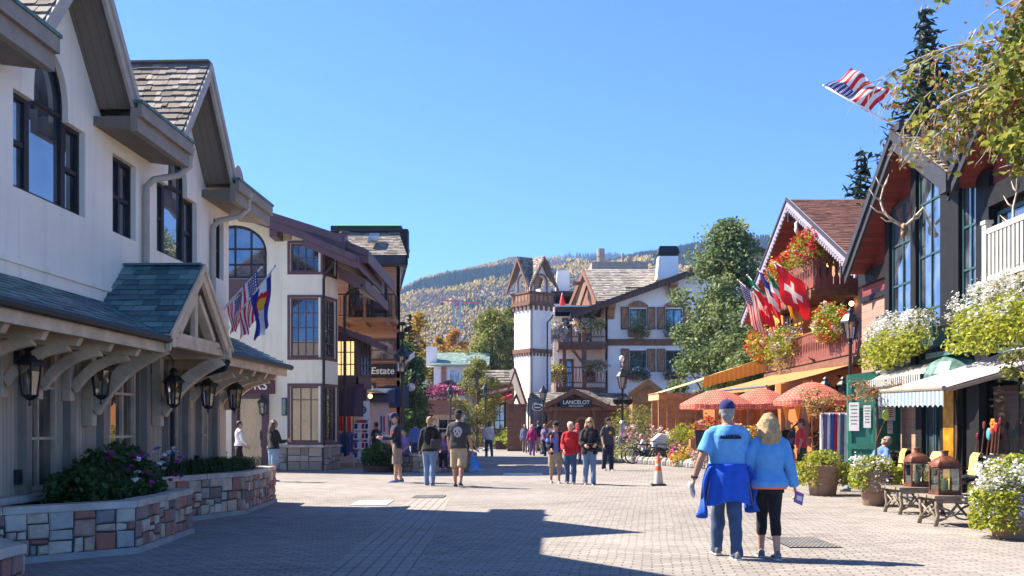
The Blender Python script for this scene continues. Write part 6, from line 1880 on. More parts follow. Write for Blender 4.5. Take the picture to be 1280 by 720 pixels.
# upper wall with red boards, black beam, pink siding
m = MB(MI)
m.prism([(ui(27.4),0,5.02),(ui(25.4),0,5.02),(ui(25.4),0,6.75),(ui(27.4),0,5.3)],(0,-.15,0)); m.prism([(ui(25.4),-.02,7.0),(ui(20.4),-.02,6.7),(ui(23.5),-.02,8.3)],(0,-.12,0));
wall_red = m.build('red_boards','siding_red',I)
m = MB(MI); m.box(ui(27.4),ui(25.4),0,.12,5.32,5.68); m.box(ui(27.4),ui(25.4),-.1,.06,4.88,5.02); m.build('black_beam','black_paint',I)
m = MB(MI); m.box(ui(27.45),ui(25.4),-.15,0,.0,4.88); m.box(ui(25.4),ui(23.56),-.15,0,0,2.59); m.build('pink_wall','siding_pink',I)
window(I,MI,ui(26.2),ui(25.3),3.0,4.3,.02,2,2,'dark_frame','glass_curtain',.07,.03,trim=.08)
# glass bay
for r_,c_ in zip(gl_,(2,2,1)):
 window(I,MI,r_[0][0],r_[1][0],r_[0][1],r_[2][1],.02,2,4,'teal_frame','glass_sky',.07,.022)
m = MB(MI)
for a,b,zt in ((25.4,25.1,6.8),(23.75,23.45,8.2),(22.1,21.2,7.4),(20.4,19.85,6.6)): m.box(ui(a),ui(b),-.1,.14,2.6,zt)
m.box(ui(25.4),ui(19.85),-.1,.10,2.6,2.97); m.box(ui(19.85),ui(12),.0,.16,5.85,6.25); m.box(ui(19.85),ui(12),-.6,-.1,2.2,2.9)
m.build('black_frame','black_paint',I)
# windows right of the bay, set back
window(I,MI,ui(19.8),ui(18.3),4.15,5.75,-.05,1,1,'teal_frame','glass',.08,.02)
window(I,MI,ui(19.8),ui(18.3),2.95,4.05,-.05,2,1,'teal_frame','glass',.08,.02)
window(I,MI,ui(18.1),ui(15.5),2.95,5.75,-.05,2,2,'teal_frame','glass',.08,.02)
m = MB(MI); m.box(ui(23.5),ui(10),-2.5,-2.4,0,8); m.box(ui(19.85),ui(12),-.5,-.1,5.75,6.2); m.build('inner_wall','wood_dark',I)
# second gable, red boarded
m = MB(MI); m.prism([(ui(20.25),.05,6.25),(ui(12.9),.05,6.25),(ui(16.5),.05,9.6)],(0,-.15,0)); m.build('red_gable','siding_red',I)
XB = 9.0
rf = MB(); bbm = MB(); sf = MB()
def gable(yf,yn,yp,ze_f,ze_n,zp_,xback,shing=True):
 for ye,ze in ((yf,ze_f),(yn,ze_n)):
  e0,e1,r0,r1 = (XB,ye,ze),(xback,ye,ze),(XB,yp,zp_),(xback,yp,zp_)
  slab(rf,e0,e1,r0,r1,.12); shingles(rf,e0,e1,r0,r1,.22,.2,.03,skew=.03)
  slab(sf,(XB+.02,ye,ze-.13),(xback,ye,ze-.13),(XB+.02,yp,zp_-.13),(xback,yp,zp_-.13),.03)
  e,p_ = Vector((XB,ye,ze)),Vector((XB,yp,zp_))
  for dx,d0,d1 in ((-.06,-.42,-.02),(-.12,-.17,.05)):
   bbm.hexa([e+Vector((dx,0,d0)),p_+Vector((dx,0,d0)),p_+Vector((dx+.058,0,d0)),e+Vector((dx+.058,0,d0)),e+Vector((dx,0,d1)),p_+Vector((dx,0,d1)),p_+Vector((dx+.058,0,d1)),e+Vector((dx+.058,0,d1))])
gable(26.9,20.45,23.5,5.75,6.62,8.42,14)
gable(20.55,12.5,16.5,6.55,6.55,9.75,15)
rf.build('roof','shake',I); sf.build('roof_soffit','siding_red',I); bbm.build('barge_board','slate_blue_trim',I)
m = MB(); m.bar((9.15,21.6,7.65),(9.15,20.6,6.95),.5,.06); m.build('valley_flashing','slate_blue_trim',I)
m = MB(); m.box(8.85,9.12,20.4,20.75,6.3,6.7); m.build('gutter_box','slate_blue_trim',I)
m = MB(); m.box(XB-.02,XB+.25,23.2,23.8,8.42,8.6); m.build('ridge_cap','slate_blue_trim',I)
# ground floor
m = MB(MI)
for a,b in ((23.55,23.2),(22.2,22.0),(21.3,21.1),(20.9,20.35),(17.6,17.2),(14.5,14.1)): m.box(ui(a),ui(b),-.12,.1,0,2.6)
m.box(ui(23.55),ui(12),-.12,.06,2.45,2.6); m.box(ui(20.35),ui(12),-.12,.05,0,.45)
m.build('shop_front','black_paint',I)
m = MB(MI); m.box(ui(21.95),ui(21.35),-.1,.14,.0,2.45); m.prism([(ui(21.3)-.02+.18*math.sin(math.pi*k/12),.16,.3+2.1*k/12) for k in range(13)]+[(ui(21.3)+.04,.16,2.4),(ui(21.3)+.04,.16,.3)],(0,.03,0),1); m.build('gold_pilaster',['gold_panel','wood_dark'],I)
for a,b,gl in ((23.2,22.75,'glass'),(22.7,22.2,'glass')):
 window(I,MI,ui(a),ui(b),.15,2.4,-.04,1,1,'teal_frame',gl,.06,.02)
m = MB(MI); m.box(ui(20.35),ui(17.6),-.06,-.05,.45,2.45); m.build('shop_window','clear_glass',I)
m = MB(MI); m.box(ui(20.35),ui(17.0),-.5,-.42,0,2.6); m.box(ui(20.35),ui(17.0),-.42,-.1,.3,.44); m.build('display','interior_white',I)
m = MB(MI); m.box(ui(19.75),ui(19.35),-.415,-.40,1.3,2.1); m.build('display_picture','glass_blue',I)
window(I,MI,ui(17.2),ui(14.5),.45,2.45,-.04,2,1,'black_paint','glass',.06,.02)
# balcony rail at the far right
t = thing('picket_balcony','cream picket balcony rail above the flower box of the white awning','balcony',(9.0,17,4.2))
m = MB();
m.box(9.0,9.12,19.0,19.16,3.6,5.35); m.box(8.98,9.14,18.98,19.18,5.35,5.42); m.bar((9.06,19.0,5.2),(9.06,13.5,5.2),.09,.1); m.bar((9.06,19.0,4.3),(9.06,13.5,4.3),.08,.09)
m.build('rail','cream_paint',t)
m = MB()
for k in range(36): m.box(9.03,9.06,18.88-k*.15,18.97-k*.15,4.34,5.16)
m.build('pickets','cream_paint',t)
m = MB(); m.box(8.98,9.58,13.5,19.1,4.1,4.22); m.build('floor','wood_weather',t)
# antlers
def antler(label,base,s,mir,rz):
 t = thing('antlers',label,'antlers',base,'elk antlers on the shop')
 M = Matrix.Translation(base) @ Matrix.Rotation(rz,4,'Z') @ Matrix.Scale(s,4)
 m = MB(M)
 m.ball((0,0,0),.10,.12,.2,10,8); m.ball((0,-.1,-.16),.07,.12,.1,8,6); m.build('skull','skull',t,smooth=True)
 for sg in (-1,1):
  m = MB(M)
  beam = [(sg*.06,0,.12),(sg*.28,-.05,.28),(sg*.55,-.05,.55),(sg*.68,.02,.95),(sg*.60,.08,1.35),(sg*.52,.1,1.6)]
  m.tube(beam,[.05,.045,.042,.036,.026,.008],8)
  for i,d in ((1,(.15,-.35,.18)),(1,(.30,-.28,.02)),(2,(.36,-.18,.16)),(3,(.30,-.12,.30)),(4,(.22,-.05,.26)),(4,(-.18,-.1,.28))):
   p = Vector(beam[i]); q = Vector((sg*d[0],d[1],d[2])); m.tube([p,p+q*.55+Vector((0,0,-.03)),p+q+Vector((0,0,.08))],[.034,.024,.006],7)
  m.build('antler','antler',t,smooth=True)
 return t
antler('big pale elk antlers mounted on the dark post of the glass bay',(9.25,23.6,6.15),.80,1,R(-35))
antler('smaller antlers fixed above the picket rail',(9.4,18.3,4.95),.7,1,R(-90))
# flag on the roof
flag('roof_flag','crumpled stars and stripes blowing on a slanted pole from the roof',(9.05,23.4,8.5),(7.55,24.2,9.75),1.25,.72,us,US,None,hangdir=(.75,-.05,.75),droop=.12,wave=.09,pole_r=.02,start=.02,roll=.1,phase=.9)

# green/black striped awning with copper end, flower boxes
m = MB(); m.grid(lambda a,b: (8.72+.86*a,25.6-4.4*b,2.62+.34*math.sin(a*math.pi/2)),8,20); t = thing('striped_awning','short black and cream striped awning below the flower box','awning',(8.7,23.5,2.6),'awnings of the restaurant and shop'); m.build('canvas','awning_bw',t,smooth=True)
m = MB(); m.box(8.66,8.74,21.2,25.6,2.44,2.62); m.build('valance','awning_bw',t); m = MB(); m.box(8.64,8.76,21.1,25.7,2.38,2.44); m.build('front_bar','slate_blue_trim',t)
m = MB(); m.lathe([(.9,0),(.88,.16),(.70,.42),(.45,.55),(.3,.58)],(9.6,21.15,2.44),8,a0=math.pi*.5,a1=math.pi*1.5,sx=1.0,sy=.9); m.box(9.1,9.6,20.6,22.0,3.0,3.1); m.build('copper_end','copper_green',t)
SB = 'white and lime flower boxes on the dark shop'
def shopbox(label,y0,y1,z,x,zw,nb,ng):
 cy = (y0+y1)/2; ry = (y1-y0)/2
 t = thing('shop_flower_box',label,'flower box',(x,cy,z-.4),SB)
 m = MB(); m.box(x-.05,x+.4,y0+.15,y1-.15,z-.55,z-.15); m.build('box','teal_frame',t)
 pts = np.vstack([ellip(ng,(x-.08,cy,z-.35),(.38,ry,.42),2.4),ellip(ng // 3,(x-.12,cy+ry*.3,z-.65),(.28,ry*.75,.3),2.4)])
 leafmesh('foliage',pts,.085,'leaf_lime',t,np.clip(RNG.normal(.72,.22,len(pts)),0,1),droop=.5)
 pts = ellip(ng // 3,(x+.05,cy,z+.05),(.35,ry,.35),2.2); leafmesh('foliage',pts,.06,'leaf_olive',t,droop=.2)
 nc = nb // 16; cc = ellip(nc,(x-.1,cy,z+.0),(.36,ry,zw),3.5)
 leafmesh('blossoms',np.repeat(cc,16,axis=0)+RNG.normal(size=(nc*16,3))*.045,.045,'bloom_white',t,up=.8,aspect=.9)
 # trailing sprays
 m = MB(); lp = []
 for k in range(14):
  y = random.uniform(y0,y0+.9); p0 = Vector((x-.1,y,z+.1)); d = Vector((random.uniform(-.2,.15),random.uniform(-.5,-.15),0)); L = random.uniform(.5,1.0)
  q = [p0,p0+d*.5*L+Vector((0,0,.12)),p0+d*L+Vector((0,0,-.15)),p0+d*1.2*L+Vector((0,0,-.55*L))]
  m.tube(q,.006,4)
  for i in range(16):
   s_ = random.random()*2.99; a = int(s_); lp.append(tuple(q[a].lerp(q[a+1],s_-a)+Vector((random.uniform(-.04,.04),random.uniform(-.04,.04),random.uniform(-.04,.04)))))
 m.build('spray_stem','leaf_olive',t); leafmesh('spray_leaves',np.array(lp),.055,'leaf_olive',t)
shopbox('white and lime flower box over the striped awning, below the glass bay',21.0,25.3,3.78,8.95,.36,2600,2300)
shopbox('white and lime flower box hanging over the white awning',14.5,19.4,3.72,8.55,.42,3600,3000)

# white awning
t = awn('white_awning','white awning with pale blue striped valance over the slatted bench',((7.0,19.1,2.17),(7.0,16.2,2.12),(9.75,16.2,3.05),(9.75,19.1,3.05)),('awning_white','valance_blue','tan_metal'),val=.30)
m = MB(); m.tube([(7.05,16.25,2.08),(8.3,16.3,2.42),(9.55,16.3,2.82)],.035,8); m.build('arm','tan_metal',t)
m = MB(); m.tube([(7.05,19.0,2.12),(9.55,19.0,2.75)],.035,8); m.build('arm','tan_metal',t)
# tall green doors
t = thing('green_doors','pair of tall green board doors standing open, with posters on them','doors',(8.9,24.4,0))
m = MB()
for x0,x1,y0,y1 in ((8.3,8.86,24.75,24.35),(8.87,9.55,24.35,24.6)):
 m.prism([(x0,y0,.05),(x1,y1,.05),(x1,y1,2.86),(x0,y0,2.78)],(0,.05,0))
o = m.build('leaf','green_door',t)
m = MB()
for x0,x1,y0,y1 in ((8.3,8.86,24.75,24.35),(8.87,9.55,24.35,24.6)):
 for f in (0,1):
  a,b = (f*.86,f*.86+.14); m.prism([(x0+(x1-x0)*a,y0+(y1-y0)*a-.03,.08),(x0+(x1-x0)*b,y0+(y1-y0)*b-.03,.08),(x0+(x1-x0)*b,y0+(y1-y0)*b-.03,2.76),(x0+(x1-x0)*a,y0+(y1-y0)*a-.03,2.76)],(0,.028,0))
 for z in (.08,.95,2.6): m.prism([(x0,y0-.032,z),(x1,y1-.032,z),(x1,y1-.032,z+.14),(x0,y0-.032,z+.14)],(0,.028,0))
m.build('frame','green_door',t)
for i,(x,z,w,h,c,lb) in enumerate(((8.42,1.75,.2,.7,'paper','tall white poster with six lines on the green door'),(8.68,1.75,.14,.55,'paper','narrow white poster beside the tallest poster on the green doors'),(9.0,1.85,.16,.3,'paper','small white notice beside the red one on the green door'),(9.25,1.85,.28,.40,'red_paint','red and white notice with wide lines on the green door'),(9.24,1.48,.15,.3,'paper','small white notice under the red one'))):
 yy = 24.75-(x-8.3)/.56*.4 if x < 8.87 else 24.35+(x-8.87)/.68*.25
 p = thing('notice',lb,'poster',(x,yy-.05,z),'notices on the green doors')
 m = MB(); dy =-.057 if x < 8.87 else .03
 sl_ =-.714 if x < 8.87 else .367
 m.prism([(x-w/2,yy-.045-sl_*w/2,z-h/2),(x+w/2,yy-.045+sl_*w/2,z-h/2),(x+w/2,yy-.045+sl_*w/2,z+h/2),(x-w/2,yy-.045-sl_*w/2,z+h/2)],(0,.006,0)); m.build('sheet','paper',p)
 m = MB()
 rows = 6 if h > .35 else 3
 for k in range(rows):
  ww = w*random.uniform(.5,.8)/2; zz = z+h*(.38-.76*k/rows)
  m.prism([(x-ww,yy-.047-sl_*ww,zz-.012),(x+ww,yy-.047+sl_*ww,zz-.012),(x+ww,yy-.047+sl_*ww,zz+.012),(x-ww,yy-.047-sl_*ww,zz+.012)],(0,.001,0))
 m.build('print',c if c != 'paper' else 'grey_metal',p)
# ------------------------------------------------------------------ people
QUEUE = []            # (object, voxel, smooth, wrinkle amplitude, wrinkle frequency)
def rm(mb,name,mat,parent,voxel,wr=0.0,fr=14.0,smooth=2):
 o = mb.build(name,mat,parent,fix=True)
 QUEUE.append((o,voxel,smooth,wr,fr))
 return o
def flush():
 for o,vx,sm,wr,fr in QUEUE:
  r = o.modifiers.new('remesh','REMESH'); r.mode = 'VOXEL'; r.voxel_size = vx; r.use_smooth_shade = True
  if sm:
   s = o.modifiers.new('smooth','SMOOTH'); s.factor = .5; s.iterations = sm
 dg = bpy.context.evaluated_depsgraph_get()
 new = []
 for o,vx,sm,wr,fr in QUEUE:
  ev = o.evaluated_get(dg)
  new.append(bpy.data.meshes.new_from_object(ev))
 for (o,vx,sm,wr,fr),me in zip(QUEUE,new):
  o.modifiers.clear(); old = o.data; mats = [m for m in old.materials]
  me.name = o.name; o.data = me
  if not me.materials:
   for m in mats: me.materials.append(m)
  n = len(me.vertices)
  if wr and n:
   co = np.empty(n*3); me.vertices.foreach_get('co',co); co = co.reshape(-1,3)
   nr = np.empty(n*3); me.vertices.foreach_get('normal',nr); nr = nr.reshape(-1,3)
   c = co-co.mean(0); d = np.zeros(n)
   for k in range(6):
    v = RNG.normal(size=3); v[2] *= .55; v *= fr*RNG.uniform(.5,1.7)/np.linalg.norm(v)
    w = RNG.normal(size=3)*fr*.35
    d += np.sin(c @ v+1.4*np.sin(c @ w+RNG.uniform(0,6))+RNG.uniform(0,6))
   d = np.abs(d) ** 1.2*np.sign(d)
   co += nr*(d*wr/3.2)[:,None]
   me.vertices.foreach_set('co',co.ravel()); me.update()
 QUEUE.clear()

TORSO_M = [(.84,.160,.112,-.008),(.95,.168,.120,-.012),(1.02,.158,.112,-.002),(1.10,.155,.112,.006),(1.20,.165,.118,.006),(1.30,.176,.124,.003),(1.37,.170,.112,-.003),(1.42,.138,.088,-.010),(1.455,.095,.070,-.012),(1.49,.060,.060,-.006)]
TORSO_F = [(.84,.165,.118,-.010),(.93,.176,.128,-.016),(1.02,.148,.105,-.004),(1.09,.132,.096,.004),(1.18,.145,.108,.008),(1.27,.156,.124,.012),(1.35,.150,.106,.002),(1.41,.118,.080,-.008),(1.45,.080,.062,-.010),(1.485,.052,.053,-.005)]
def tinterp(tab,z):
 zs = [r[0] for r in tab]
 return [float(np.interp(z,zs,[r[i] for r in tab])) for i in (1,2,3)]

def person(label,X,Y,yaw,h=1.75,sex='m',build=1.0,lod=1,lean=0,head=(0,0),legs=((12,8),(-14,6)),arms=((8,10,12),(-6,10,12)),spread=.09,
           skin='skin',hair=('short','hair_brown'),hat=None,top=('cloth_white','short',.86),bottom=('cloth_jean','full'),shoes='shoe_dark',belly=0.0,over=None,face=True,group=None,seat=None,extra=None,footflat=True,roll=0):
 s = h/1.75
 vox = {0: .0075,1: .012,2: .019}[lod]
 t = thing('person',label,'person',(X,Y,0),group)
 A = Matrix.Translation((X,Y,0)) @ Matrix.Rotation(R(yaw),4,'Z') @ Matrix.Scale(s,4)
 tab = TORSO_M if sex == 'm' else TORSO_F
 b = build
 piv = Vector((0,0,.93))
 LN = Matrix.Translation(piv) @ Matrix.Rotation(R(-lean),4,'X') @ Matrix.Translation(-piv)
 up = lambda p: LN @ Vector(p)
 # legs
 L1,L2 = .43,.405
 J = []
 for sd,(a,kb) in zip((-1,1),legs):
  hip = Vector((sd*spread,0,.91));
  d1 = Vector((sd*roll*.01,math.sin(R(a)),-math.cos(R(a)))); kn = hip+d1*L1
  d2 = Vector((sd*roll*.004,math.sin(R(a-kb)),-math.cos(R(a-kb)))); an = kn+d2*L2
  J.append((hip,kn,an,a-kb))
 zmin = min(j[2].z-.075-(0 if footflat else max(0,-math.sin(R(j[3]))*.12)) for j in J)
 dz =-zmin if seat is None else seat/s-.93+.06
 A = A @ Matrix.Translation((0,0,dz))
 sh_w = (.185 if sex == 'm' else .162)*(b*.5+.5)
 AR = []
 for sd,ar in zip((-1,1),arms):
  sw,ab,eb = ar[:3]; tw = ar[3] if len(ar) > 3 else 0
  S = Vector((sd*sh_w*.97,-.008,1.375))
  d1 = Vector((sd*math.sin(R(ab)),math.cos(R(ab))*math.sin(R(sw)),-math.cos(R(ab))*math.cos(R(sw))))
  E = S+d1*.285
  d2 = Vector((sd*math.sin(R(ab-tw)),math.cos(R(ab-tw))*math.sin(R(sw+eb)),-math.cos(R(ab-tw))*math.cos(R(sw+eb))))
  Wp = E+d2*.245
  AR.append((up(S),up(E),up(Wp),(LN.to_3x3() @ d2).normalized(),sd))
 hc = up((0,.012,1.632)); HM = Matrix.Translation(hc) @ Matrix.Rotation(R(-lean*.5),4,'X') @ Matrix.Rotation(R(head[0]),4,'Z') @ Matrix.Rotation(R(-head[1]),4,'X')
 # ---- body
 m = MB(A)
 def torso(mb,z0,z1,e,tabx=tab,flare=0.0,seg=20):
  zs = sorted(set([z0,z1]+[r[0] for r in tabx if z0 < r[0] < z1])); R_ = []
  for z in zs:
   rx,ry,yo = tinterp(tabx,z)
   k = math.exp(-((z-1.08)/.13) ** 2)*belly
   f = flare*max(0,(1.1-z))
   R_.append([up(((rx*b+e+f+k*.5)*math.copysign(abs(math.cos(q)) ** .9,math.cos(q)),(ry*b+e+f+k)*math.copysign(abs(math.sin(q)) ** .9,math.sin(q))+yo+k*.55,z)) for q in [2*math.pi*i/seg for i in range(seg)]])
  mb.rings(R_)
 torso(m,.84,1.495,0)
 m.tube([up((0,-.012,1.44)),up((0,-.002,1.50)),hc+Vector((0,-.008,-.06))],[.058*(.92 if sex == 'f' else 1.05),.055,.055],12)
 for hip,kn,an,fa in J:
  m.tube([hip+Vector((0,0,.05)),hip.lerp(kn,.3),kn,kn.lerp(an,.28)+Vector((0,-.012,0)),kn.lerp(an,.7),an,an+Vector((0,-.0,-.04))],[.088*b,.082*b,.056,.056*b ** .5,.043,.036,.036],12)
  m.rings([[an+Vector((x*.036,y,z)) for x,z in ((-1,-.072),(1,-.072),(1,-.0 if y < .05 else -.035),(-1,-.0 if y < .05 else -.035))] for y in (-.06,.0,.08,.16)])
 for S,E,Wp,d2,sd in AR:
  c_ = up((sd*.07,-.010,1.415)); c2 = c_.lerp(S,.62)+Vector((0,0,.012))
  m.tube([c_,c2,S,S.lerp(E,.35),E,E.lerp(Wp,.3),Wp],[.045,.053,.053*b,.049*b,.040,.040*b ** .5,.027],12)
  # hand: palm, four fingers curled, thumb from the side
  side = d2.cross(Vector((0,1,0))); side = side.normalized() if side.length > .1 else Vector((1,0,0))
  fwd = side.cross(d2).normalized()                 # palm normal-ish direction across fingers
  if fwd.y < 0: fwd =-fwd
  inn = Vector((-sd,0,0)); inn = (inn-d2*inn.dot(d2)); inn = inn.normalized() if inn.length > .1 else side
  acr = d2.cross(inn).normalized()
  if acr.y < 0: acr =-acr
  P0 = Wp+d2*.01
  m.rings([[P0+d2*q+acr*(w*c1)+inn*(.013*c2) for c1,c2 in ((-1,-1),(1,-1),(1,1),(-1,1))] for q,w in ((0,.024),(.03,.036),(.085,.040),(.092,.034))])
  for k,L in enumerate((.062,.074,.080,.072)):
   o_ = P0+d2*.075+acr*(-.030+k*.020)
   m.tube([o_,o_+d2*(L*.5)+inn*.008,o_+d2*(L*.82)+inn*.026,o_+d2*(L*.98)+inn*.048],[.0098,.0092,.0085,.0072],7)
  th = P0+d2*.02+acr*.030
  m.tube([th,th+acr*.024+d2*.028+inn*.008,th+acr*.030+d2*.056+inn*.018],[.0125,.011,.0085],7)
 hp = [(-.122,.020,.026,.030),(-.112,.040,.046,.028),(-.085,.056,.070,.018),(-.05,.064,.086,.009),(-.01,.071,.094,.002),(.03,.075,.098,-.003),(.07,.069,.091,-.007),(.10,.050,.068,-.010),(.118,.018,.024,-.010)]
 m.rings([[HM @ Vector((rx*math.cos(q),ry*math.sin(q)+yo,z)) for q in [2*math.pi*i/20 for i in range(20)]] for z,rx,ry,yo in hp])
 HR = HM.to_3x3()
 for p,r in (((0,.100,-.022),(.013,.020,.022)),((0,.096,-.004),(.010,.012,.02)),((.078,-.006,-.012),(.012,.024,.034)),((-.078,-.006,-.012),(.012,.024,.034)),((0,.070,-.098),(.026,.024,.02)),((0,.088,.026),(.045,.014,.012))):
  m.ball(HM @ Vector(p),*r,seg=10,rings=8,rot=HR)
 body = rm(m,'body',skin,t,vox*.8 if lod == 0 else vox,0,0,1 if lod else 2)
 if face:
  for sd in (-1,1):
   m = MB(A); m.ball(HM @ Vector((sd*.031,.088,.004)),.012,.008,.007,8,6,rot=HR); m.build('eye','eye_dark',t,smooth=True)
  m = MB(A); m.ball(HM @ Vector((0,.092,-.062)),.022,.008,.006,8,6,rot=HR); m.build('mouth','lip',t,smooth=True)
 if extra and 'shades' in extra:
  m = MB(A)
  for sd in (-1,1): m.ball(HM @ Vector((sd*.033,.095,.006)),.026,.008,.019,10,6,rot=HR); m.bar(HM @ Vector((sd*.06,.09,.01)),HM @ Vector((sd*.078,.0,.005)),.006,.008)
  m.bar(HM @ Vector((-.02,.098,.012)),HM @ Vector((.02,.098,.012)),.006,.006); m.build('sunglasses','phone',t,smooth=True)
 # ---- hair
 kind,hm = hair
 m = MB(A)
 if kind != 'none':
  e = .012
  lo =-.05 if kind == 'short' else -.02
  m.ball(HM @ Vector((0,-.016,.022)),.080+e*.3,.098,.104+e*.2,16,12,rot=HR)
  m.ball(HM @ Vector((0,-.045,-.03)),.070,.058,.075,14,10,rot=HR)
  if kind == 'long':
   hv = 1.0 if lod == 0 else .92
   for i in range(34):
    q = R(165+210*(i+.5)/34)
    x,y = .080*math.cos(q),.088*math.sin(q)-.01
    L = random.uniform(.25,.33)*(1 if y < .02 else .8); fl = random.uniform(.85,1.3)
    ph = random.uniform(0,6)
    m.tube([HM @ Vector((x*.45,y*.45,.105)),HM @ Vector((x*1.02,y*1.02,.04)),HM @ Vector((x*hv*1.22+.008*math.sin(ph),y*1.15,-.05)),HM @ Vector((x*hv*1.5-.012*math.sin(ph),y*1.28-.008,-.13)),HM @ Vector((x*hv*fl*1.3+.022*math.sin(ph),y*1.32-.012+.01*math.cos(ph),-.21)),HM @ Vector((x*hv*fl*1.12-.014*math.sin(ph),y*1.15,-L))],[.018,.023,.027,.024,.017,.005],7)
  if kind == 'pony':
   m.tube([HM @ Vector((0,-.10,.03)),HM @ Vector((0,-.135,.0)),HM @ Vector((0,-.13,-.10)),HM @ Vector((.01,-.12,-.20))],[.02,.032,.03,.008],8)
  if kind == 'bun':
   m.ball(HM @ Vector((0,-.10,.05)),.045,.045,.045,10,8)
  if kind == 'curly':
   for i in range(36):
    q = random.uniform(0,6.28); z = random.uniform(-.06,.10); r = math.sqrt(max(0,1-(z/.13) ** 2))
    if math.sin(q) > .5 and z < .045: continue
    m.ball(HM @ Vector((.082*r*math.cos(q),.098*r*math.sin(q)-.01,z)),.026,seg=7,rings=5)
  if kind == 'short' and not hat:
   pass
  # cut the face free: push a notch by keeping hair behind the brow
  o = rm(m,'hair',hm,t,vox*.8,.005 if kind in ('long','curly') else .002,60,1)
  HAIRCUT.append((o,A @ HM,kind))
 if hat:
  hk,hmat = hat
  m = MB(A)
  if hk in ('cap','capback'):
   f = 1 if hk == 'cap' else -1
   prof = [(.0,.117),(.03,.142),(.062,.128),(.084,.085),(.090,.035)]
   R_ = []
   for zz,k in ((.030,1.0),(.062,.99),(.095,.87),(.122,.62),(.136,.28),(.139,.04)):
    R_.append([HM @ Vector((.088*k*math.cos(q),.108*k*math.sin(q)-.008,zz)) for q in [2*math.pi*i/20 for i in range(20)]])
   m.rings(R_)
   n = 12
   top_,bot = [],[]
   for i in range(n+1):
    q = math.pi*(.1+.8*i/n)
    top_.append((.080*math.cos(q),f*(.088*math.sin(q))-.008*0)); bot.append((.078*math.cos(q)*1.02,f*(.088*math.sin(q)+.075*math.sin(math.pi*i/n) ** .6)))
   for i in range(n):
    a_,b_,c_,d_ = top_[i],top_[i+1],bot[i+1],bot[i]
    m.hexa([HM @ Vector((*a_,.032)),HM @ Vector((*b_,.032)),HM @ Vector((*c_,.018)),HM @ Vector((*d_,.018)),HM @ Vector((*a_,.040)),HM @ Vector((*b_,.040)),HM @ Vector((*c_,.025)),HM @ Vector((*d_,.025))])
   m.ball(HM @ Vector((0,-.008,.138)),.009,seg=8,rings=5)
  elif hk == 'hood':
   m.ball(HM @ Vector((0,-.02,.02)),.098,.112,.125,16,12,rot=HR); m.ball(HM @ Vector((0,-.03,-.11)),.09,.09,.07,12,8)
  elif hk == 'sunhat':
   m.lathe([(.17,.03),(.17,.038),(.095,.045),(.09,.12),(.05,.145),(.001,.15)],HM @ Vector((0,-.005,0)),18)
  m.build('hat',hmat,t,smooth='auto')
 # ---- top
 if top:
  tm,sl,hem = top[:3]
  m = MB(A); e = .014 if len(top) < 4 else top[3]
  torso(m,hem,1.478,e,flare=.05)
  for S,E,Wp,d2,sd in AR:
   c_ = up((sd*.07,-.010,1.412)); c2 = c_.lerp(S,.62)+Vector((0,0,.012))
   if sl == 'short': pth = [c_,c2,S,S.lerp(E,.4),S.lerp(E,.76)]; rd = [.055,.063,.063*b,.066*b,.074*b]
   elif sl == 'none': pth = [c_,S]; rd = [.07*b,.06*b]
   else: pth = [c_,c2,S,S.lerp(E,.4),E,E.lerp(Wp,.4),E.lerp(Wp,.9),E.lerp(Wp,.97)]; rd = [.055,.062,.062*b,.062*b,.056*b,.054,.044,.038]
   if sl != 'no': m.tube(pth,[r+max(0,e-.014) for r in rd],14)
  rm(m,'shirt' if sl != 'long' else 'jumper',tm,t,vox,.010 if lod == 0 else .012,17 if lod == 0 else 15,5)
 # ---- bottoms
 if bottom:
  bm_,cut = bottom[:2]
  e = {'full': .016,'short': .026,'capri': .019,'loose': .03}[cut]
  m = MB(A)
  torso(m,.80,.98,.008 if cut != 'capri' else .004)
  for hip,kn,an,fa in J:
   if cut in ('full','loose'):
    pth = [hip+Vector((0,0,.06)),hip.lerp(kn,.35),kn,kn.lerp(an,.35)+Vector((0,-.012,0)),kn.lerp(an,.75),an+Vector((0,.0,-.045))]; rd = [.099*b,.094*b,.078,.074,.064,.066]
   elif cut == 'short':
    pth = [hip+Vector((0,0,.06)),hip.lerp(kn,.4),hip.lerp(kn,.8),kn+(kn-hip)*.04]; rd = [.100*b,.098*b,.092*b,.092*b]
   else:
    pth = [hip+Vector((0,0,.06)),hip.lerp(kn,.35),kn,kn.lerp(an,.28)+Vector((0,-.012,0)),kn.lerp(an,.5)]; rd = [.096*b,.089*b,.062,.063,.056]
   m.tube(pth,[r+e-.016 for r in rd],14)
  rm(m,'trousers' if cut != 'short' else 'shorts',bm_,t,vox,.002 if cut == 'capri' else .008,20)
 # ---- shoes
 for hip,kn,an,fa in J:
  m = MB(A); sq = MB(A)
  pit = 0 if (footflat or fa >-8) else fa*.55
  if seat is not None: pit = 0
  FR = Matrix.Translation(an) @ Matrix.Rotation(R(pit),4,'X')
  for y,w,z in ((-.072,.030,-.01),(-.045,.040,.03),(.0,.041,.035),(.05,.043,-.005),(.11,.047,-.028),(.165,.042,-.04),(.198,.024,-.052)): pass
  m.rings([[FR @ Vector((w*math.cos(q),y,(-.066+(z+.066)*max(0,math.sin(q))))) for q in [2*math.pi*i/14 for i in range(14)]] for y,w,z in ((-.076,.022,-.02),(-.058,.038,.028),(-.01,.041,.034),(.045,.043,.0),(.11,.048,-.026),(.165,.043,-.038),(.196,.022,-.05))])
  sq.rings([[FR @ Vector((w*c,y,z)) for c,z in ((-1,-.078),(1,-.078),(1,-.058),(-1,-.058))] for y,w in ((-.080,.028),(-.05,.041),(.05,.044),(.11,.050),(.165,.044),(.20,.022))])
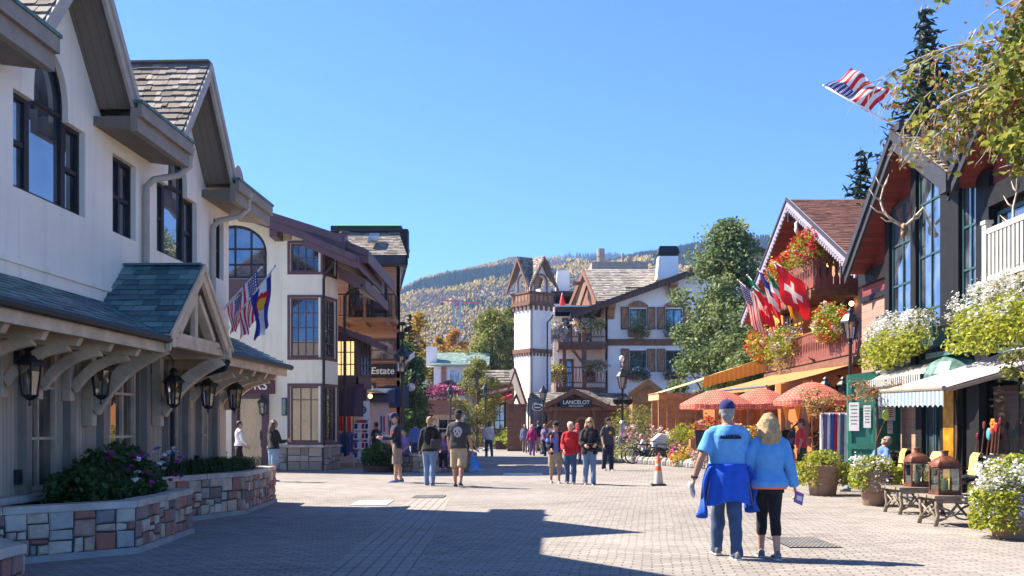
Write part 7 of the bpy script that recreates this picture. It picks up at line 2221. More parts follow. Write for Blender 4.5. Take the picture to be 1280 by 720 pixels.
  o = m.build('shoe',shoes,t,smooth=True); sq.build('sole','sole',o)
 # ---- open jacket or cardigan over the top
 if over:
  om,omat,hem = over
  m = MB(A); n = 26
  zs = np.linspace(hem,1.47,9)
  def jf(a,bq):
   z = hem+(1.47-hem)*bq; rx,ry,yo = tinterp(tab,z); q = R(112+316*a)
   k = math.exp(-((z-1.08)/.13) ** 2)*belly
   gap = .026+.05*max(0,1.15-z)
   return up(((rx*b+gap+k*.5)*math.cos(q),(ry*b+gap+k)*math.sin(q)+yo,z))
  m.grid(jf,n,12)
  for S,E,Wp,d2,sd in AR:
   c_ = up((sd*.07,-.010,1.412)); c2 = c_.lerp(S,.62)+Vector((0,0,.014)); pth = [c_,c2,S,S.lerp(E,.4),E,E.lerp(Wp,.4),E.lerp(Wp,.92)]
   m.tube(pth,[.062,.071,.071*b,.069*b,.064*b,.060,.050],12)
  o = m.build(om,omat,t,smooth=True); so = o.modifiers.new('solid','SOLIDIFY'); so.thickness = .008
 return dict(t=t,A=A,AR=AR,J=J,HM=HM,up=up,tab=tab)
HAIRCUT = []
def haircut():
 """trim hair away from the face after remeshing"""
 for o,M,kind in HAIRCUT:
  me = o.data; inv = M.inverted()
  bm = bmesh.new(); bm.from_mesh(me); kill = []
  for v in bm.verts:
   p = inv @ v.co
   if p.y > .045 and p.z < .058 and abs(p.x) < .066+(0 if kind != 'long' else -.01): kill.append(v)
  bmesh.ops.delete(bm,geom=kill,context='VERTS'); bm.to_mesh(me); bm.free()
def hand_of(p,i):
 S,E,Wp,d2,sd = p['AR'][i]
 return p['A'] @ (Wp+d2*.10),(p['A'].to_3x3() @ d2).normalized()
def at(px,py): return G(px,py)

# --- the couple in front
man = person('tall man in light blue tee and blue cap, royal jacket tied round his waist',2.44,11.34,2,1.80,'m',1.06,0,belly=.025,spread=.062,legs=((22,14),(-9,7)),arms=((-8,24,24,10),(6,12,16,0)),skin='skin_tan',hair=('short','hair_grey'),hat=('cap','cap_blue'),
             top=('cloth_lightblue','short',.90,.022),bottom=('cloth_jean','full'),shoes='shoe_grey',face=False,head=(-6,0))
wom = person('woman with long blonde hair in bright blue fleece and black capri leggings',2.90,11.30,-2,1.655,'f',1.06,0,legs=((14,8),(-9,8)),arms=((8,16,14,6),(-6,19,20,6)),hair=('long','hair_blonde'),skin='skin',
             top=('cloth_fleece','long',.87,.030),bottom=('cloth_black','capri'),shoes='shoe_grey',face=False,spread=.06)
m = MB(wom['A']); R_ = []
for z,e in ((.845,.034),(.885,.036)):
 rx,ry,yo = tinterp(TORSO_F,z); R_.append([Vector(((rx*1.06+e)*math.cos(q),(ry*1.06+e)*math.sin(q)+yo,z)) for q in np.linspace(0,2*math.pi,25)[:-1]])
m.rings(R_,cap=False); m.build('shirt_hem','cloth_coral',wom['t'],smooth=True)
# print on the man's back
m = MB(man['A']); rnd = random.Random(3)
def backpt(x,z,off=.030):
 rx,ry,yo = tinterp(TORSO_M,z); w = (ry*1.06+off); xx = max(-.99,min(.99,x/(rx*1.06+off)))
 return Vector((x,yo-w*math.sqrt(1-xx*xx)-.004,z))
for k in range(34):
 x =-.115+k*.0070; hh = .010+.022*abs(math.sin(k*.9))+rnd.uniform(0,.015)*(1 if 8 < k < 26 else .3)
 z = 1.335+.004*math.sin(k*.5)
 a,b_,c_,d_ = backpt(x,z),backpt(x+.0062,z),backpt(x+.0062,z+hh),backpt(x,z+hh); m.hexa([a,b_,c_,d_,a+Vector((0,-.003,0)),b_+Vector((0,-.003,0)),c_+Vector((0,-.003,0)),d_+Vector((0,-.003,0))])
for x0,x1,z in ((-.125,.125,1.333),(-.06,.10,1.372)):
 for k in range(16):
  xa,xb = x0+(x1-x0)*k/16,x0+(x1-x0)*(k+1)/16
  a,b_,c_,d_ = backpt(xa,z),backpt(xb,z),backpt(xb,z+.006),backpt(xa,z+.006); m.hexa([a,b_,c_,d_]+[q+Vector((0,-.004,0)) for q in (a,b_,c_,d_)])
m.build('shirt_print','cloth_navy',man['t'])
# jacket tied round the waist: back panel with tails, sleeves knotted in front
m = MB(man['A'])
def jk(a,v):
 q = R(178+184*a); z0 = 1.06
 edge = abs(a-.5)*2
 drop = .43+.03*math.sin(a*9)
 z = z0-drop*v
 rx,ry,yo = tinterp(TORSO_M,max(.84,z)); fold = .012*math.sin(a*34+v*2)*v+.02*v
 return ((rx*1.06+.052+fold+.035*v*edge)*math.cos(q),(ry*1.06+.062+fold+.02*v)*math.sin(q)+yo,z)
m.grid(jk,56,18)
o = m.build('waist_jacket','cloth_royal',man['t'],smooth=True); so_ = o.modifiers.new('solid','SOLIDIFY'); so_.thickness = .012
for sd,L,mt in ((-1,.58,'cloth_royal'),(1,.52,'cloth_royal')):
 m = MB(man['A'])
 def tail(a,v):
  z = 1.03-L*v; w = .06+.13*math.sin(math.pi*min(1,v*.85)) ; x = sd*(.19+.115*v+.02*math.sin(v*5))+sd*.05*math.sin(a*math.pi*2)*v
  return (x+sd*.03*math.sin(a*9+v*4),-.10+(a-.25)*w*1.4+.05*v,z+(.09*abs(a-.6)*v))
 m.grid(tail,14,18); o = m.build('jacket_tail',mt,man['t'],smooth=True); so_ = o.modifiers.new('solid','SOLIDIFY'); so_.thickness = .014
 m = MB(man['A'])
 m.grid(lambda a,v: (sd*(.185+.085*v),-.06+(a-.5)*.09,1.0-(L-.12)*v),4,10); o = m.build('jacket_lining','cloth_grey',man['t'],smooth=True); so_ = o.modifiers.new('solid','SOLIDIFY'); so_.thickness = .008
m = MB(man['A']); S,E,Wp,d2,sd = man['AR'][0]; m.tube([E.lerp(Wp,.86),E.lerp(Wp,.93)],[.036,.034],12); m.ball(E.lerp(Wp,.9)+Vector((-.034,0,0)),.01,.022,.02,8,6); m.build('wristwatch','phone',man['t'],smooth=True)
hp,hd = hand_of(man,0)
t = thing('water_bottle','clear crumpled water bottle held by the man in the blue cap','bottle',hp)
m = MB(Matrix.Translation(hp) @ Vector((.3,.5,-1)).to_track_quat('Z','Y').to_matrix().to_4x4()); m.lathe([(.001,-.09),(.032,-.088),(.033,-.03),(.028,0),(.033,.03),(.030,.06),(.013,.09),(.013,.105),(.001,.106)],(0,0,.03),14); m.build('bottle','plastic_clear',t,smooth=True)
hp,hd = hand_of(wom,1)
t = thing('folded_leaflet','small pink and purple folded packet held by the blonde woman','packet',hp)
m = MB(); m.hexa([hp+Vector(q) for q in ((-.03,-.05,-.09),(.06,-.05,-.13),(.06,-.02,-.13),(-.03,-.02,-.09),(-.01,-.05,.04),(.08,-.05,.0),(.08,-.02,.0),(-.01,-.02,.04))]); m.build('packet','bloom_purple',t)
m = MB(); m.hexa([hp+Vector(q) for q in ((-.01,-.056,-.06),(.05,-.056,-.085),(.05,-.051,-.085),(-.01,-.051,-.06),(.0,-.056,-.01),(.06,-.056,-.03),(.06,-.051,-.03),(.0,-.051,-.01))]); m.build('print','bloom_white',t)

# --- left group
g_ = at(342,602)
person('woman with long brown hair in black vest and denim shorts beside the cream stone base',g_.x,g_.y,-40,1.70,'f',1.0,1,legs=((3,2),(-3,2)),arms=((6,8,20,4),(22,8,80,10)),hair=('long','hair_brown'),skin='skin_tan',top=('cloth_grey','long',.95),bottom=('cloth_denim_short','short'),shoes='shoe_brown',over=('vest','cloth_black',.93),head=(-35,0),extra=('shades',))
g_ = at(496,603)
ph = person('man in navy jacket with red sleeve patch and khaki shorts reading his phone',g_.x,g_.y,100,1.88,'m',.98,1,legs=((4,3),(-6,3)),arms=((26,6,72,22),(26,6,75,22)),hair=('short','hair_brown'),hat=('cap','cap_blue'),top=('cloth_navy','long',.86,.026),bottom=('cloth_taupe','short'),shoes='shoe_blue',head=(0,32),lean=4)
m = MB(ph['A']); S,E,Wp,d2,sd = ph['AR'][0]; m.ball(S.lerp(E,.55)+Vector((-.048,0,0)),.03,.05,.075,10,8); S,E,Wp,d2,sd = ph['AR'][1]; m.ball(S.lerp(E,.5)+Vector((.05,0,0)),.03,.05,.075,10,8); m.build('sleeve_patch','cloth_red',ph['t'],smooth=True)
hp,hd = hand_of(ph,0); hq,_ = hand_of(ph,1); c_ = (hp+hq)/2
t = thing('phone','dark phone held by the man in the navy jacket','phone',c_); m = MB(); m.cbox(c_+Vector((-.03,0,.03)),.09,.075,.15,rz=.1); m.build('case','phone',t)
g_ = at(537,607)
hw = person('blonde woman in black hoodie and faded jeans walking away',g_.x,g_.y,-3,1.77,'f',1.04,1,legs=((9,5),(-9,6)),arms=((8,14,16,4),(10,12,40,8)),hair=('bun','hair_sandy'),top=('cloth_black','long',.88,.024),bottom=('cloth_jean_light','full'),shoes='shoe_brown',face=False)
m = MB(hw['A']); m.ball(Vector((0,-.10,1.44)),.11,.05,.075,12,8); m.build('hood','cloth_black',hw['t'],smooth=True)
t = thing('shoulder_bag','grey shoulder bag hanging on the back of the woman in the black hoodie','bag',hw['A'] @ Vector((.15,-.16,1.1)))
m = MB(hw['A']); m.rings([[Vector((.17+x*w,-.155+y*d_,z)) for x,y in ((-1,-1),(1,-1),(1,1),(-1,1))] for z,w,d_ in ((.95,.11,.05),(1.02,.125,.06),(1.15,.11,.045),(1.19,.10,.02))]); m.build('pouch','cloth_charcoal',t,bevel=.015); m = MB(hw['A']); m.tube([(.09,-.15,1.18),(.12,-.12,1.40),(.13,.0,1.46),(.16,.12,1.3)],.012,6); m.build('strap','cloth_charcoal',t)
g_ = at(573,609)
bm2 = person('man in charcoal tee with a big pale back print, khaki shorts and backward cap',g_.x,g_.y,-6,1.93,'m',1.04,1,legs=((10,4),(-14,12)),arms=((12,10,30,4),(-4,14,14,0)),hair=('short','hair_dark'),hat=('capback','cloth_black'),top=('cloth_charcoal','short',.88,.026),bottom=('cloth_khaki','short'),shoes='shoe_dark',face=False,skin='skin_tan')
m = MB(bm2['A'])
def bpt(x,z,off=.034):
 rx,ry,yo = tinterp(TORSO_M,z); xx = max(-.99,min(.99,x/(rx*1.04+off))); return Vector((x,yo-(ry*1.04+off)*math.sqrt(1-xx*xx)-.006,z))
rnd = random.Random(8)
for i in range(16):
 for j in range(18):
  x,z =-.10+i*.2/15,1.12+j*.25/17
  u,v = (x)/.1,(z-1.245)/.125
  r = u*u*(1.2 if v < 0 else .9)+v*v
  if r > .95+rnd.uniform(-.1,.1): continue
  if (abs(abs(u)-.38) < .17 and abs(v-.18) < .13) or (abs(u) < .2 and -.32 < v <-.1) or (-.62 < v <-.45 and abs(u) < .45) : continue
  if rnd.random() < .12: continue
  a,b_,c_,d_ = bpt(x,z),bpt(x+.0134,z),bpt(x+.0134,z+.0148),bpt(x,z+.0148); m.hexa([a,b_,c_,d_]+[q+Vector((0,-.003,0)) for q in (a,b_,c_,d_)])
m.build('shirt_print','cloth_print',bm2['t'])
hp,hd = hand_of(bm2,1)
t = thing('plastic_bag','full bright blue plastic bag in the hand of the man in the charcoal tee','bag',hp)
m = MB(); m.rings([[hp+Vector((w*math.cos(q)*(1+.12*math.sin(q*3+z*9))+.14*max(0,-z),w*.6*math.sin(q)*(1+.1*math.cos(q*4)),z)) for q in np.linspace(0,2*math.pi,19)[:-1]] for z,w in ((.02,.02),(-.06,.035),(-.14,.075),(-.24,.13),(-.34,.165),(-.42,.17),(-.47,.12),(-.485,.03))]); m.build('bag','plastic_bag',t,smooth=True)

# --- centre group facing us
g_ = at(694,604)
el = person('elderly man in dark cap and shorts, his open navy jacket lined in orange',g_.x,g_.y,186,1.66,'m',1.0,1,lean=10,legs=((10,6),(-10,4)),arms=((4,10,10,4),(10,8,60,20)),hair=('short','hair_grey'),hat=('cap','cloth_black'),skin='skin_tan',top=('cloth_blueshirt','short',.86),bottom=('cloth_khaki','short'),shoes='shoe_grey',over=('jacket','cloth_navy',.84),head=(0,14),extra=('shades',))
m = MB(el['A']);
for sd in (-1,1): m.grid(lambda a,v: el['up']((sd*(.145+.02*a),.135-.055*a,.86+.52*v)),3,8)
o = m.build('jacket_lining','cloth_orange',el['t'],smooth=True); so_ = o.modifiers.new('solid','SOLIDIFY'); so_.thickness = .006
g_ = at(713,605)
person('white haired elderly woman in a red sweater and jeans in the middle of the street',g_.x,g_.y,176,1.64,'f',1.06,1,lean=5,legs=((8,5),(-10,5)),arms=((6,12,20,6),(8,12,55,20)),hair=('curly','hair_white'),skin='skin_pale',top=('cloth_red','long',.84,.024),bottom=('cloth_jean','full'),shoes='shoe_dark',head=(0,10))
g_ = at(737,606)
bw = person('blonde woman in sunglasses, black cardigan and light jeans walking towards us',g_.x,g_.y,180,1.74,'f',1.04,1,legs=((7,4),(-8,5)),arms=((12,14,62,34),(6,14,66,34)),hair=('long','hair_blonde'),skin='skin',top=('cloth_charcoal','short',.88),bottom=('cloth_jean_light','full'),shoes='shoe_dark',over=('cardigan','cloth_black',.80),extra=('shades',))
t = thing('handbag','black handbag held in front of the woman in the black cardigan','bag',bw['A'] @ Vector((.05,.2,1.0)))
m = MB(bw['A']); m.rings([[Vector((-.06+x*w,.20+y*d_,z)) for x,y in ((-1,-1),(1,-1),(1,1),(-1,1))] for z,w,d_ in ((.90,.15,.04),(.95,.155,.05),(1.06,.145,.04),(1.09,.14,.02))]); m.build('pouch','cloth_black',t,bevel=.012); m = MB(bw['A']); m.tube([(.06,.2,1.08),(.02,.17,1.22),(-.1,.1,1.42),(-.14,-.02,1.46)],.012,6); m.build('strap','cloth_black',t)
g_ = at(760,588)
gm = person('young man in grey tee with a small yellow print and dark trousers, looking aside',g_.x,g_.y,-158,1.82,'m',.98,1,legs=((6,4),(-8,5)),arms=((-4,8,20,6),(4,8,20,6)),hair=('short','hair_dark'),hat=('capback','cloth_black'),top=('cloth_charcoal','short',.88,.024),bottom=('cloth_navy','loose'),shoes='shoe_brown',head=(30,0))
m = MB(gm['A']); rx,ry,yo = tinterp(TORSO_M,1.27); m.prism([(-.06,ry+yo+.030,1.22),(.06,ry+yo+.030,1.22),(.03,ry+yo+.034,1.31),(-.03,ry+yo+.034,1.31)],(0,.004,0)); m.build('shirt_print','bloom_yellow',gm['t'])
g_ = at(722,580)
person('person in salmon jacket and headscarf half hidden behind the woman in red',g_.x,g_.y,182,1.66,'f',1.0,1,legs=((8,5),(-8,5)),hair=('none',''),hat=('hood','cloth_redshirt'),top=('cloth_salmon','long',.84,.026),bottom=('cloth_jean','full'),shoes='shoe_brown')

# --- far figures
FARG = 'distant people at the end of the street'
def far(label,px,py,yaw,h,sex,top,bottom,hair,hat=None,**k):
 g_ = at(px,py); return person(label,g_.x,g_.y,yaw,h,sex,1.0,2,hair=hair,hat=hat,top=top,bottom=bottom,group=FARG,**k)
far('man in pale shirt and jeans standing alone in the middle distance',611,571,20,1.80,'m',('cloth_white','long',.86,.024),('cloth_jean','full'),('short','hair_brown'),face=False)
far('woman in blue plaid shirt in the distant group',656,566,178,1.70,'f',('cloth_plaid','long',.80,.03),('cloth_taupe','full'),('long','hair_brown'))
far('woman in magenta jacket, pale cap and patterned tights in the distant group',665,570,180,1.66,'f',('cloth_magenta','long',.84,.03),('cloth_purple','full'),('short','hair_grey'),('cap','cloth_pink'))
far('tall man in navy top and pale shorts at the back of the distant group',673,566,10,1.90,'m',('cloth_navy','long',.86,.024),('cloth_grey','short'),('short','hair_dark'),face=False)
far('woman in purple top in the distant group',681,570,150,1.70,'f',('cloth_purple','short',.84,.024),('cloth_navy','full'),('short','hair_brown'))
far('far person in white by the green hedge',649,560,160,1.78,'m',('cloth_white','long',.86,.024),('cloth_grey','full'),('short','hair_dark'))
far('far person in black beside the one in white',654,560,200,1.74,'m',('cloth_black','long',.86,.024),('cloth_navy','full'),('short','hair_dark'))
far('dark haired parent standing behind the pushchair',636,559.5,190,1.75,'m',('cloth_black','long',.86,.024),('cloth_charcoal','full'),('short','hair_dark'))
far('man in blue shirt standing beyond the low stone planter',519,578,20,1.76,'m',('cloth_blueshirt','long',.86,.02),('cloth_jean','full'),('short','hair_dark'),face=False)
far('shopper in dark clothes at the clothing rack',470,581,60,1.72,'m',('cloth_charcoal','short',.86,.02),('cloth_black','full'),('short','hair_dark'),face=False)
person('shop worker in white shirt and dark apron at the doorway under the maroon sign',xp(299,33.4),33.4,-60,1.72,'m',1.0,1,arms=((10,10,40,6),(10,10,30,6)),top=('cloth_white','long',.9),bottom=('cloth_black','full'),hair=('short','hair_dark'),face=False)
# seated on the low stone planter
SIT = ((86,88),(84,92))
person('dark haired woman in purple top sitting on the low stone planter',-3.55,33.35,150,1.65,'f',1.0,2,legs=SIT,seat=.60,arms=((30,8,40,10),(30,8,40,10)),top=('cloth_purple','short',.86),bottom=('cloth_jean','full'),hair=('bun','hair_dark'),lean=8,head=(0,15))
person('person in lilac top and pink shoes bending forward on the low stone planter',-2.25,33.1,180,1.68,'f',1.0,2,legs=SIT,seat=.60,arms=((40,8,30,10),(40,8,30,10)),top=('cloth_purple','long',.86),bottom=('cloth_black','full'),hair=('long','hair_dark'),lean=30,shoes='bloom_magenta')
person('person in dark jacket sitting on the planter edge beside the man with the blue bag',-1.6,33.6,-130,1.72,'m',1.0,2,legs=SIT,seat=.60,arms=((30,8,40,10),(30,8,40,10)),top=('cloth_black','long',.86),bottom=('cloth_grey','full'),hair=('short','hair_dark'),lean=6)
# --- right side
person('man in red shirt and cap with dark olive trousers at the terrace',xp(1002,29.6),29.6,70,1.74,'m',1.05,1,belly=.02,legs=((8,5),(-8,4)),arms=((0,8,16,4),(0,8,16,4)),top=('cloth_redshirt','short',.88,.022),bottom=('cloth_green_dark','full'),hair=('short','hair_dark'),hat=('cap','maroon'),shoes='shoe_dark',skin='skin_tan',head=(15,8))
bk = person('blonde person in black jacket with a dark backpack next to the man in red',xp(985,30.2),30.2,15,1.70,'f',1.0,1,legs=((6,4),(-6,4)),arms=((10,10,30,4),(10,10,30,4)),top=('cloth_black','long',.86,.024),bottom=('cloth_jean','full'),hair=('short','hair_sandy'),face=False)
t = thing('backpack','dark backpack on the person beside the man in red','backpack',bk['A'] @ Vector((0,-.2,1.2)))
m = MB(bk['A']); m.ball((0,-.20,1.2),.15,.09,.23,14,10); m.build('pack','cloth_charcoal',t,smooth=True); m = MB(bk['A']); m.ball((0,-.27,1.12),.10,.05,.10,12,8); m.build('pocket','cloth_greyblue',t,smooth=True)
st = person('man in blue sweater and sunglasses reclining on the bench by the green doors',xp(1091,23.2),23.2,100,1.80,'m',1.08,1,belly=.03,legs=((78,40),(74,46)),seat=.47,lean=-30,arms=((-10,34,30,0),(10,12,50,20)),top=('cloth_blueshirt','long',.86,.024),bottom=('cloth_jean_light','full'),hair=('short','hair_grey'),extra=('shades',),head=(-20,-18),skin='skin_tan')
person('dark clothed waiter standing in the shade behind the red flowers',xp(921,33.9),34.6,170,1.84,'m',1.0,2,top=('cloth_black','short',.86),bottom=('cloth_black','full'),hair=('short','hair_dark'),skin='skin_tan')
person('person in white top and jeans crouching behind the parked bicycles',xp(806,42.2),42.2,75,1.62,'f',1.0,1,legs=((88,60),(80,100)),seat=.42,lean=12,arms=((40,8,40,4),(40,8,30,4)),top=('cloth_white','short',.86),bottom=('cloth_jean_light','full'),hair=('short','hair_sandy'))
# ------------------------------------------------------------------ street lamps
def street_lamp(label,X,Y,ztop,s=1.0,arms=False):
 t = thing('street_lamp',label,'street lamp',(X,Y,0),'black iron street lamps')
 zl = ztop-.95*s
 m = MB(); m.lathe([(.001,0),(.20*s,0),(.20*s,.12),(.13*s,.2),(.11*s,.55),(.14*s,.62),(.075*s,.75),(.058*s,1.2),(.05*s,zl-.15),(.08*s,zl-.1),(.05*s,zl-.02),(.001,zl)],(X,Y,0),12); m.build('post','black_iron',t,smooth='auto')
 c = MB()
 for k in range(6):
  a = math.pi*k/3; c.bar((X+.12*s*math.cos(a),Y+.12*s*math.sin(a),zl),(X+.21*s*math.cos(a),Y+.21*s*math.sin(a),zl+.50*s),.03*s,.03*s)
 c.lathe([(.05*s,zl-.02),(.13*s,zl),(.13*s,zl+.03),(.001,zl+.03)],(X,Y,0),6); c.build('cage','black_iron',t)
 m = MB(); m.lathe([(.115*s,zl+.03),(.2*s,zl+.49*s)],(X,Y,0),6); m.build('pane','lamp_glass',t)
 m = MB(); m.tube([(X,Y,zl+.03),(X,Y,zl+.3*s)],.035*s,8); m.build('bulb','candle',t)
 m = MB(); m.lathe([(.29*s,zl+.48*s),(.28*s,zl+.53*s),(.15*s,zl+.72*s),(.10*s,zl+.74*s),(.09*s,zl+.80*s),(.11*s,zl+.82*s),(.03*s,zl+.9*s),(.02*s,zl+.95*s),(.001,zl+.96*s)],(X,Y,0),6); m.build('cap','black_iron',t)
 return t
L1 = street_lamp('large black street lamp in front of the brown building, with loudspeaker boxes on top',xp(503,36.5),36.5,zp(428,36.5),1.15)
m = MB(); x_,z_ = xp(503,36.5),zp(428,36.5); m.tube([(x_,36.5,z_),(x_,36.5,z_+.75)],.03,6); m.cbox((x_-.02,36.5,z_+.25),.2,.2,.28); m.cbox((x_-.02,36.5,z_+.68),.26,.12,.12); m.hexa([(x_+.05,36.4,z_+.35),(x_+.28,36.4,z_+.42),(x_+.28,36.6,z_+.42),(x_+.05,36.6,z_+.35),(x_+.05,36.4,z_+.5),(x_+.32,36.4,z_+.62),(x_+.32,36.6,z_+.62),(x_+.05,36.6,z_+.5)]); m.build('loudspeaker','black_paint',L1)
m = MB(); m.box(x_-.16,x_-.06,36.4,36.44,3.55,3.85); m.build('notice','sign_white',L1)
m = MB(); m.bar((x_,36.5,3.9),(x_+.42,36.45,4.1),.02,.02); m.grid(lambda a,b: (x_+.1+.35*a,36.4+.03*math.sin(a*8),3.80+.25*a+.2*b),8,6,mf=lambda a,b: us(a,1-b)); m.build('small_flag',US,L1)
L2 = street_lamp('thin lamp with a white globe beside it, beyond the big black street lamp',xp(519,47),47,zp(465,47),.7)
m = MB(); m.ball((xp(514,47),46.9,zp(484,47)),.2,seg=14,rings=10); m.build('globe','sign_white',L2,smooth=True)
street_lamp('lamp post in front of the pink flower basket',xp(563,66),66,zp(480,66),1.0)
street_lamp('lamp post beside the round red number sign',xp(607,64),64,zp(478,64),1.0)
street_lamp('lamp post standing before the shake roofs beside the timber entrance',xp(679,56),56,zp(481,56),.95)
L6 = street_lamp('black lamp post with a white camera on top, by the garden',xp(778,49),49,zp(458,49),1.15)
m = MB(); x_,z_ = xp(778,49),zp(458,49); m.tube([(x_,49,z_),(x_,49,z_+.25)],.035,6); m.ball((x_-.03,49,z_+.38),.12,.12,.16,12,8); m.build('camera','sign_white',L6,smooth=True)
m = MB()
for sx in (-.25,.25): m.lathe([(.001,-.2),(.2,-.1),(.26,.1),(.1,.2)],(x_+sx,48.8,2.75),10); m.bar((x_,49,3.1),(x_+sx,48.8,3.05),.03,.03); m.bar((x_+sx,48.8,2.9),(x_+sx,48.8,3.05),.02,.02)
m.build('hanging_basket','black_paint',L6)
street_lamp('black street lamp rising between the chalet and the dark shop',xp(1063,27.95),27.95,zp(383,27.95),.98)
# utility pillar, roofed notice box, pushchair, planters far off
t = thing('utility_pillar','dark green service pillar with a grey head beside the garden','pillar',(xp(779,46),46,0))
m = MB(); x_ = xp(779,46); m.box(x_-.2,x_+.2,45.8,46.2,0,1.15); m.build('body','teal_frame',t,bevel=.02); m = MB(); m.box(x_-.15,x_+.15,45.85,46.15,1.15,1.7); m.lathe([(.2,1.7),(.15,1.8),(.001,1.82)],(x_,46,0),12); m.build('head','grey_metal',t,bevel=.02)
t = thing('notice_box','little roofed wooden notice box behind the distant group','notice box',(xp(690,60),60,0))
m = MB(); x_ = xp(690,60); m.bar((x_,60,0),(x_,60,1.4),.12,.12); m.box(x_-.3,x_+.3,59.9,60.1,.75,1.55); m.build('box','wood_tan',t); m = MB(); m.prism([(x_-.5,59.75,1.5),(x_+.5,59.75,1.5),(x_,59.75,1.95)],(0,.5,0)); m.build('roof','wood_brown',t); m = MB(); m.box(x_-.2,x_+.2,59.88,59.899,.85,1.45); m.build('paper','paper',t)
t = thing('pushchair','dark pushchair with pale frame in front of the parent in black','pushchair',(xp(637.5,73),73,0))
x_ = xp(637.5,73); m = MB(); m.hexa([(x_-.2,72.8,.45),(x_+.2,72.8,.45),(x_+.2,73.3,.4),(x_-.2,73.3,.4),(x_-.22,73.0,1.0),(x_+.22,73.0,1.0),(x_+.22,73.35,.95),(x_-.22,73.35,.95)]); m.build('seat','cloth_greyblue',t,bevel=.03)
m = MB(); m.grid(lambda a,b: (x_-.26+.52*b,73.2-.42*math.sin(a*1.6),1.0+.3*math.cos(a*1.6)-.1),8,8); m.build('hood','cloth_black',t,smooth=True)
m = MB()
for sx in (-.27,.27): m.bar((x_+sx,72.65,.12),(x_+sx,73.5,1.05),.03,.03); m.bar((x_+sx,73.45,.12),(x_+sx,72.8,.8),.03,.03)
m.bar((x_-.27,73.5,1.05),(x_+.27,73.5,1.05),.03,.03); m.build('frame','white_paint',t)
for sx in (-.27,.27):
 for y in (72.65,73.45):
  m = MB(Matrix.Translation((x_+sx,y,.13)) @ Matrix.Rotation(R(90),4,'Y')); m.lathe([(.09,-.025),(.13,-.025),(.13,.025),(.09,.025),(.09,-.025)],(0,0,0),14); m.build('wheel','rubber',t)
FS = 'shrubs at the far end of the street'
for lab,px,py,Y,r,h,lm in (('green hedge right of the brick shop window',630,0,74,1.0,1.1,'leaf_lime'),('bright green shrub before the shake roofs',648,0,68,1.2,1.7,'leaf_lime'),('green shrub left of the timber entrance door',684,0,63,.9,1.5,'leaf_lime'),('rounded green bush at the foot of the airy tree',588,0,76,1.2,1.1,'leaf_olive'),('yellow flowered planter beside the pushchair',625,0,70,.9,.8,'leaf_lime'),('dark shrub right of the timber entrance',768,0,60,1.1,1.5,'leaf_green')):
 t = thing('street_shrub',lab,'shrub',(xp(px,Y),Y,0),FS); pts = ellip(900,(xp(px,Y),Y,h*.5),(r,r*.8,h*.55),2.5); pts[:,2] = np.abs(pts[:,2]); leafmesh('foliage',pts,.16,lm,t,np.clip(RNG.normal(.5,.3,len(pts)),0,1))
t = thing('dark_tub','dark wooden planter tub under the yellow flowers','planter',(xp(626,68.5),68.5,0)); m = MB(); m.hexa([(xp(620,68.5),68.2,0),(xp(632,68.5),68.2,0),(xp(632,68.5),68.9,0),(xp(620,68.5),68.9,0),(xp(619,68.5),68.15,.6),(xp(633,68.5),68.15,.6),(xp(633,68.5),68.95,.6),(xp(619,68.5),68.95,.6)]); m.build('tub','wood_dark',t)

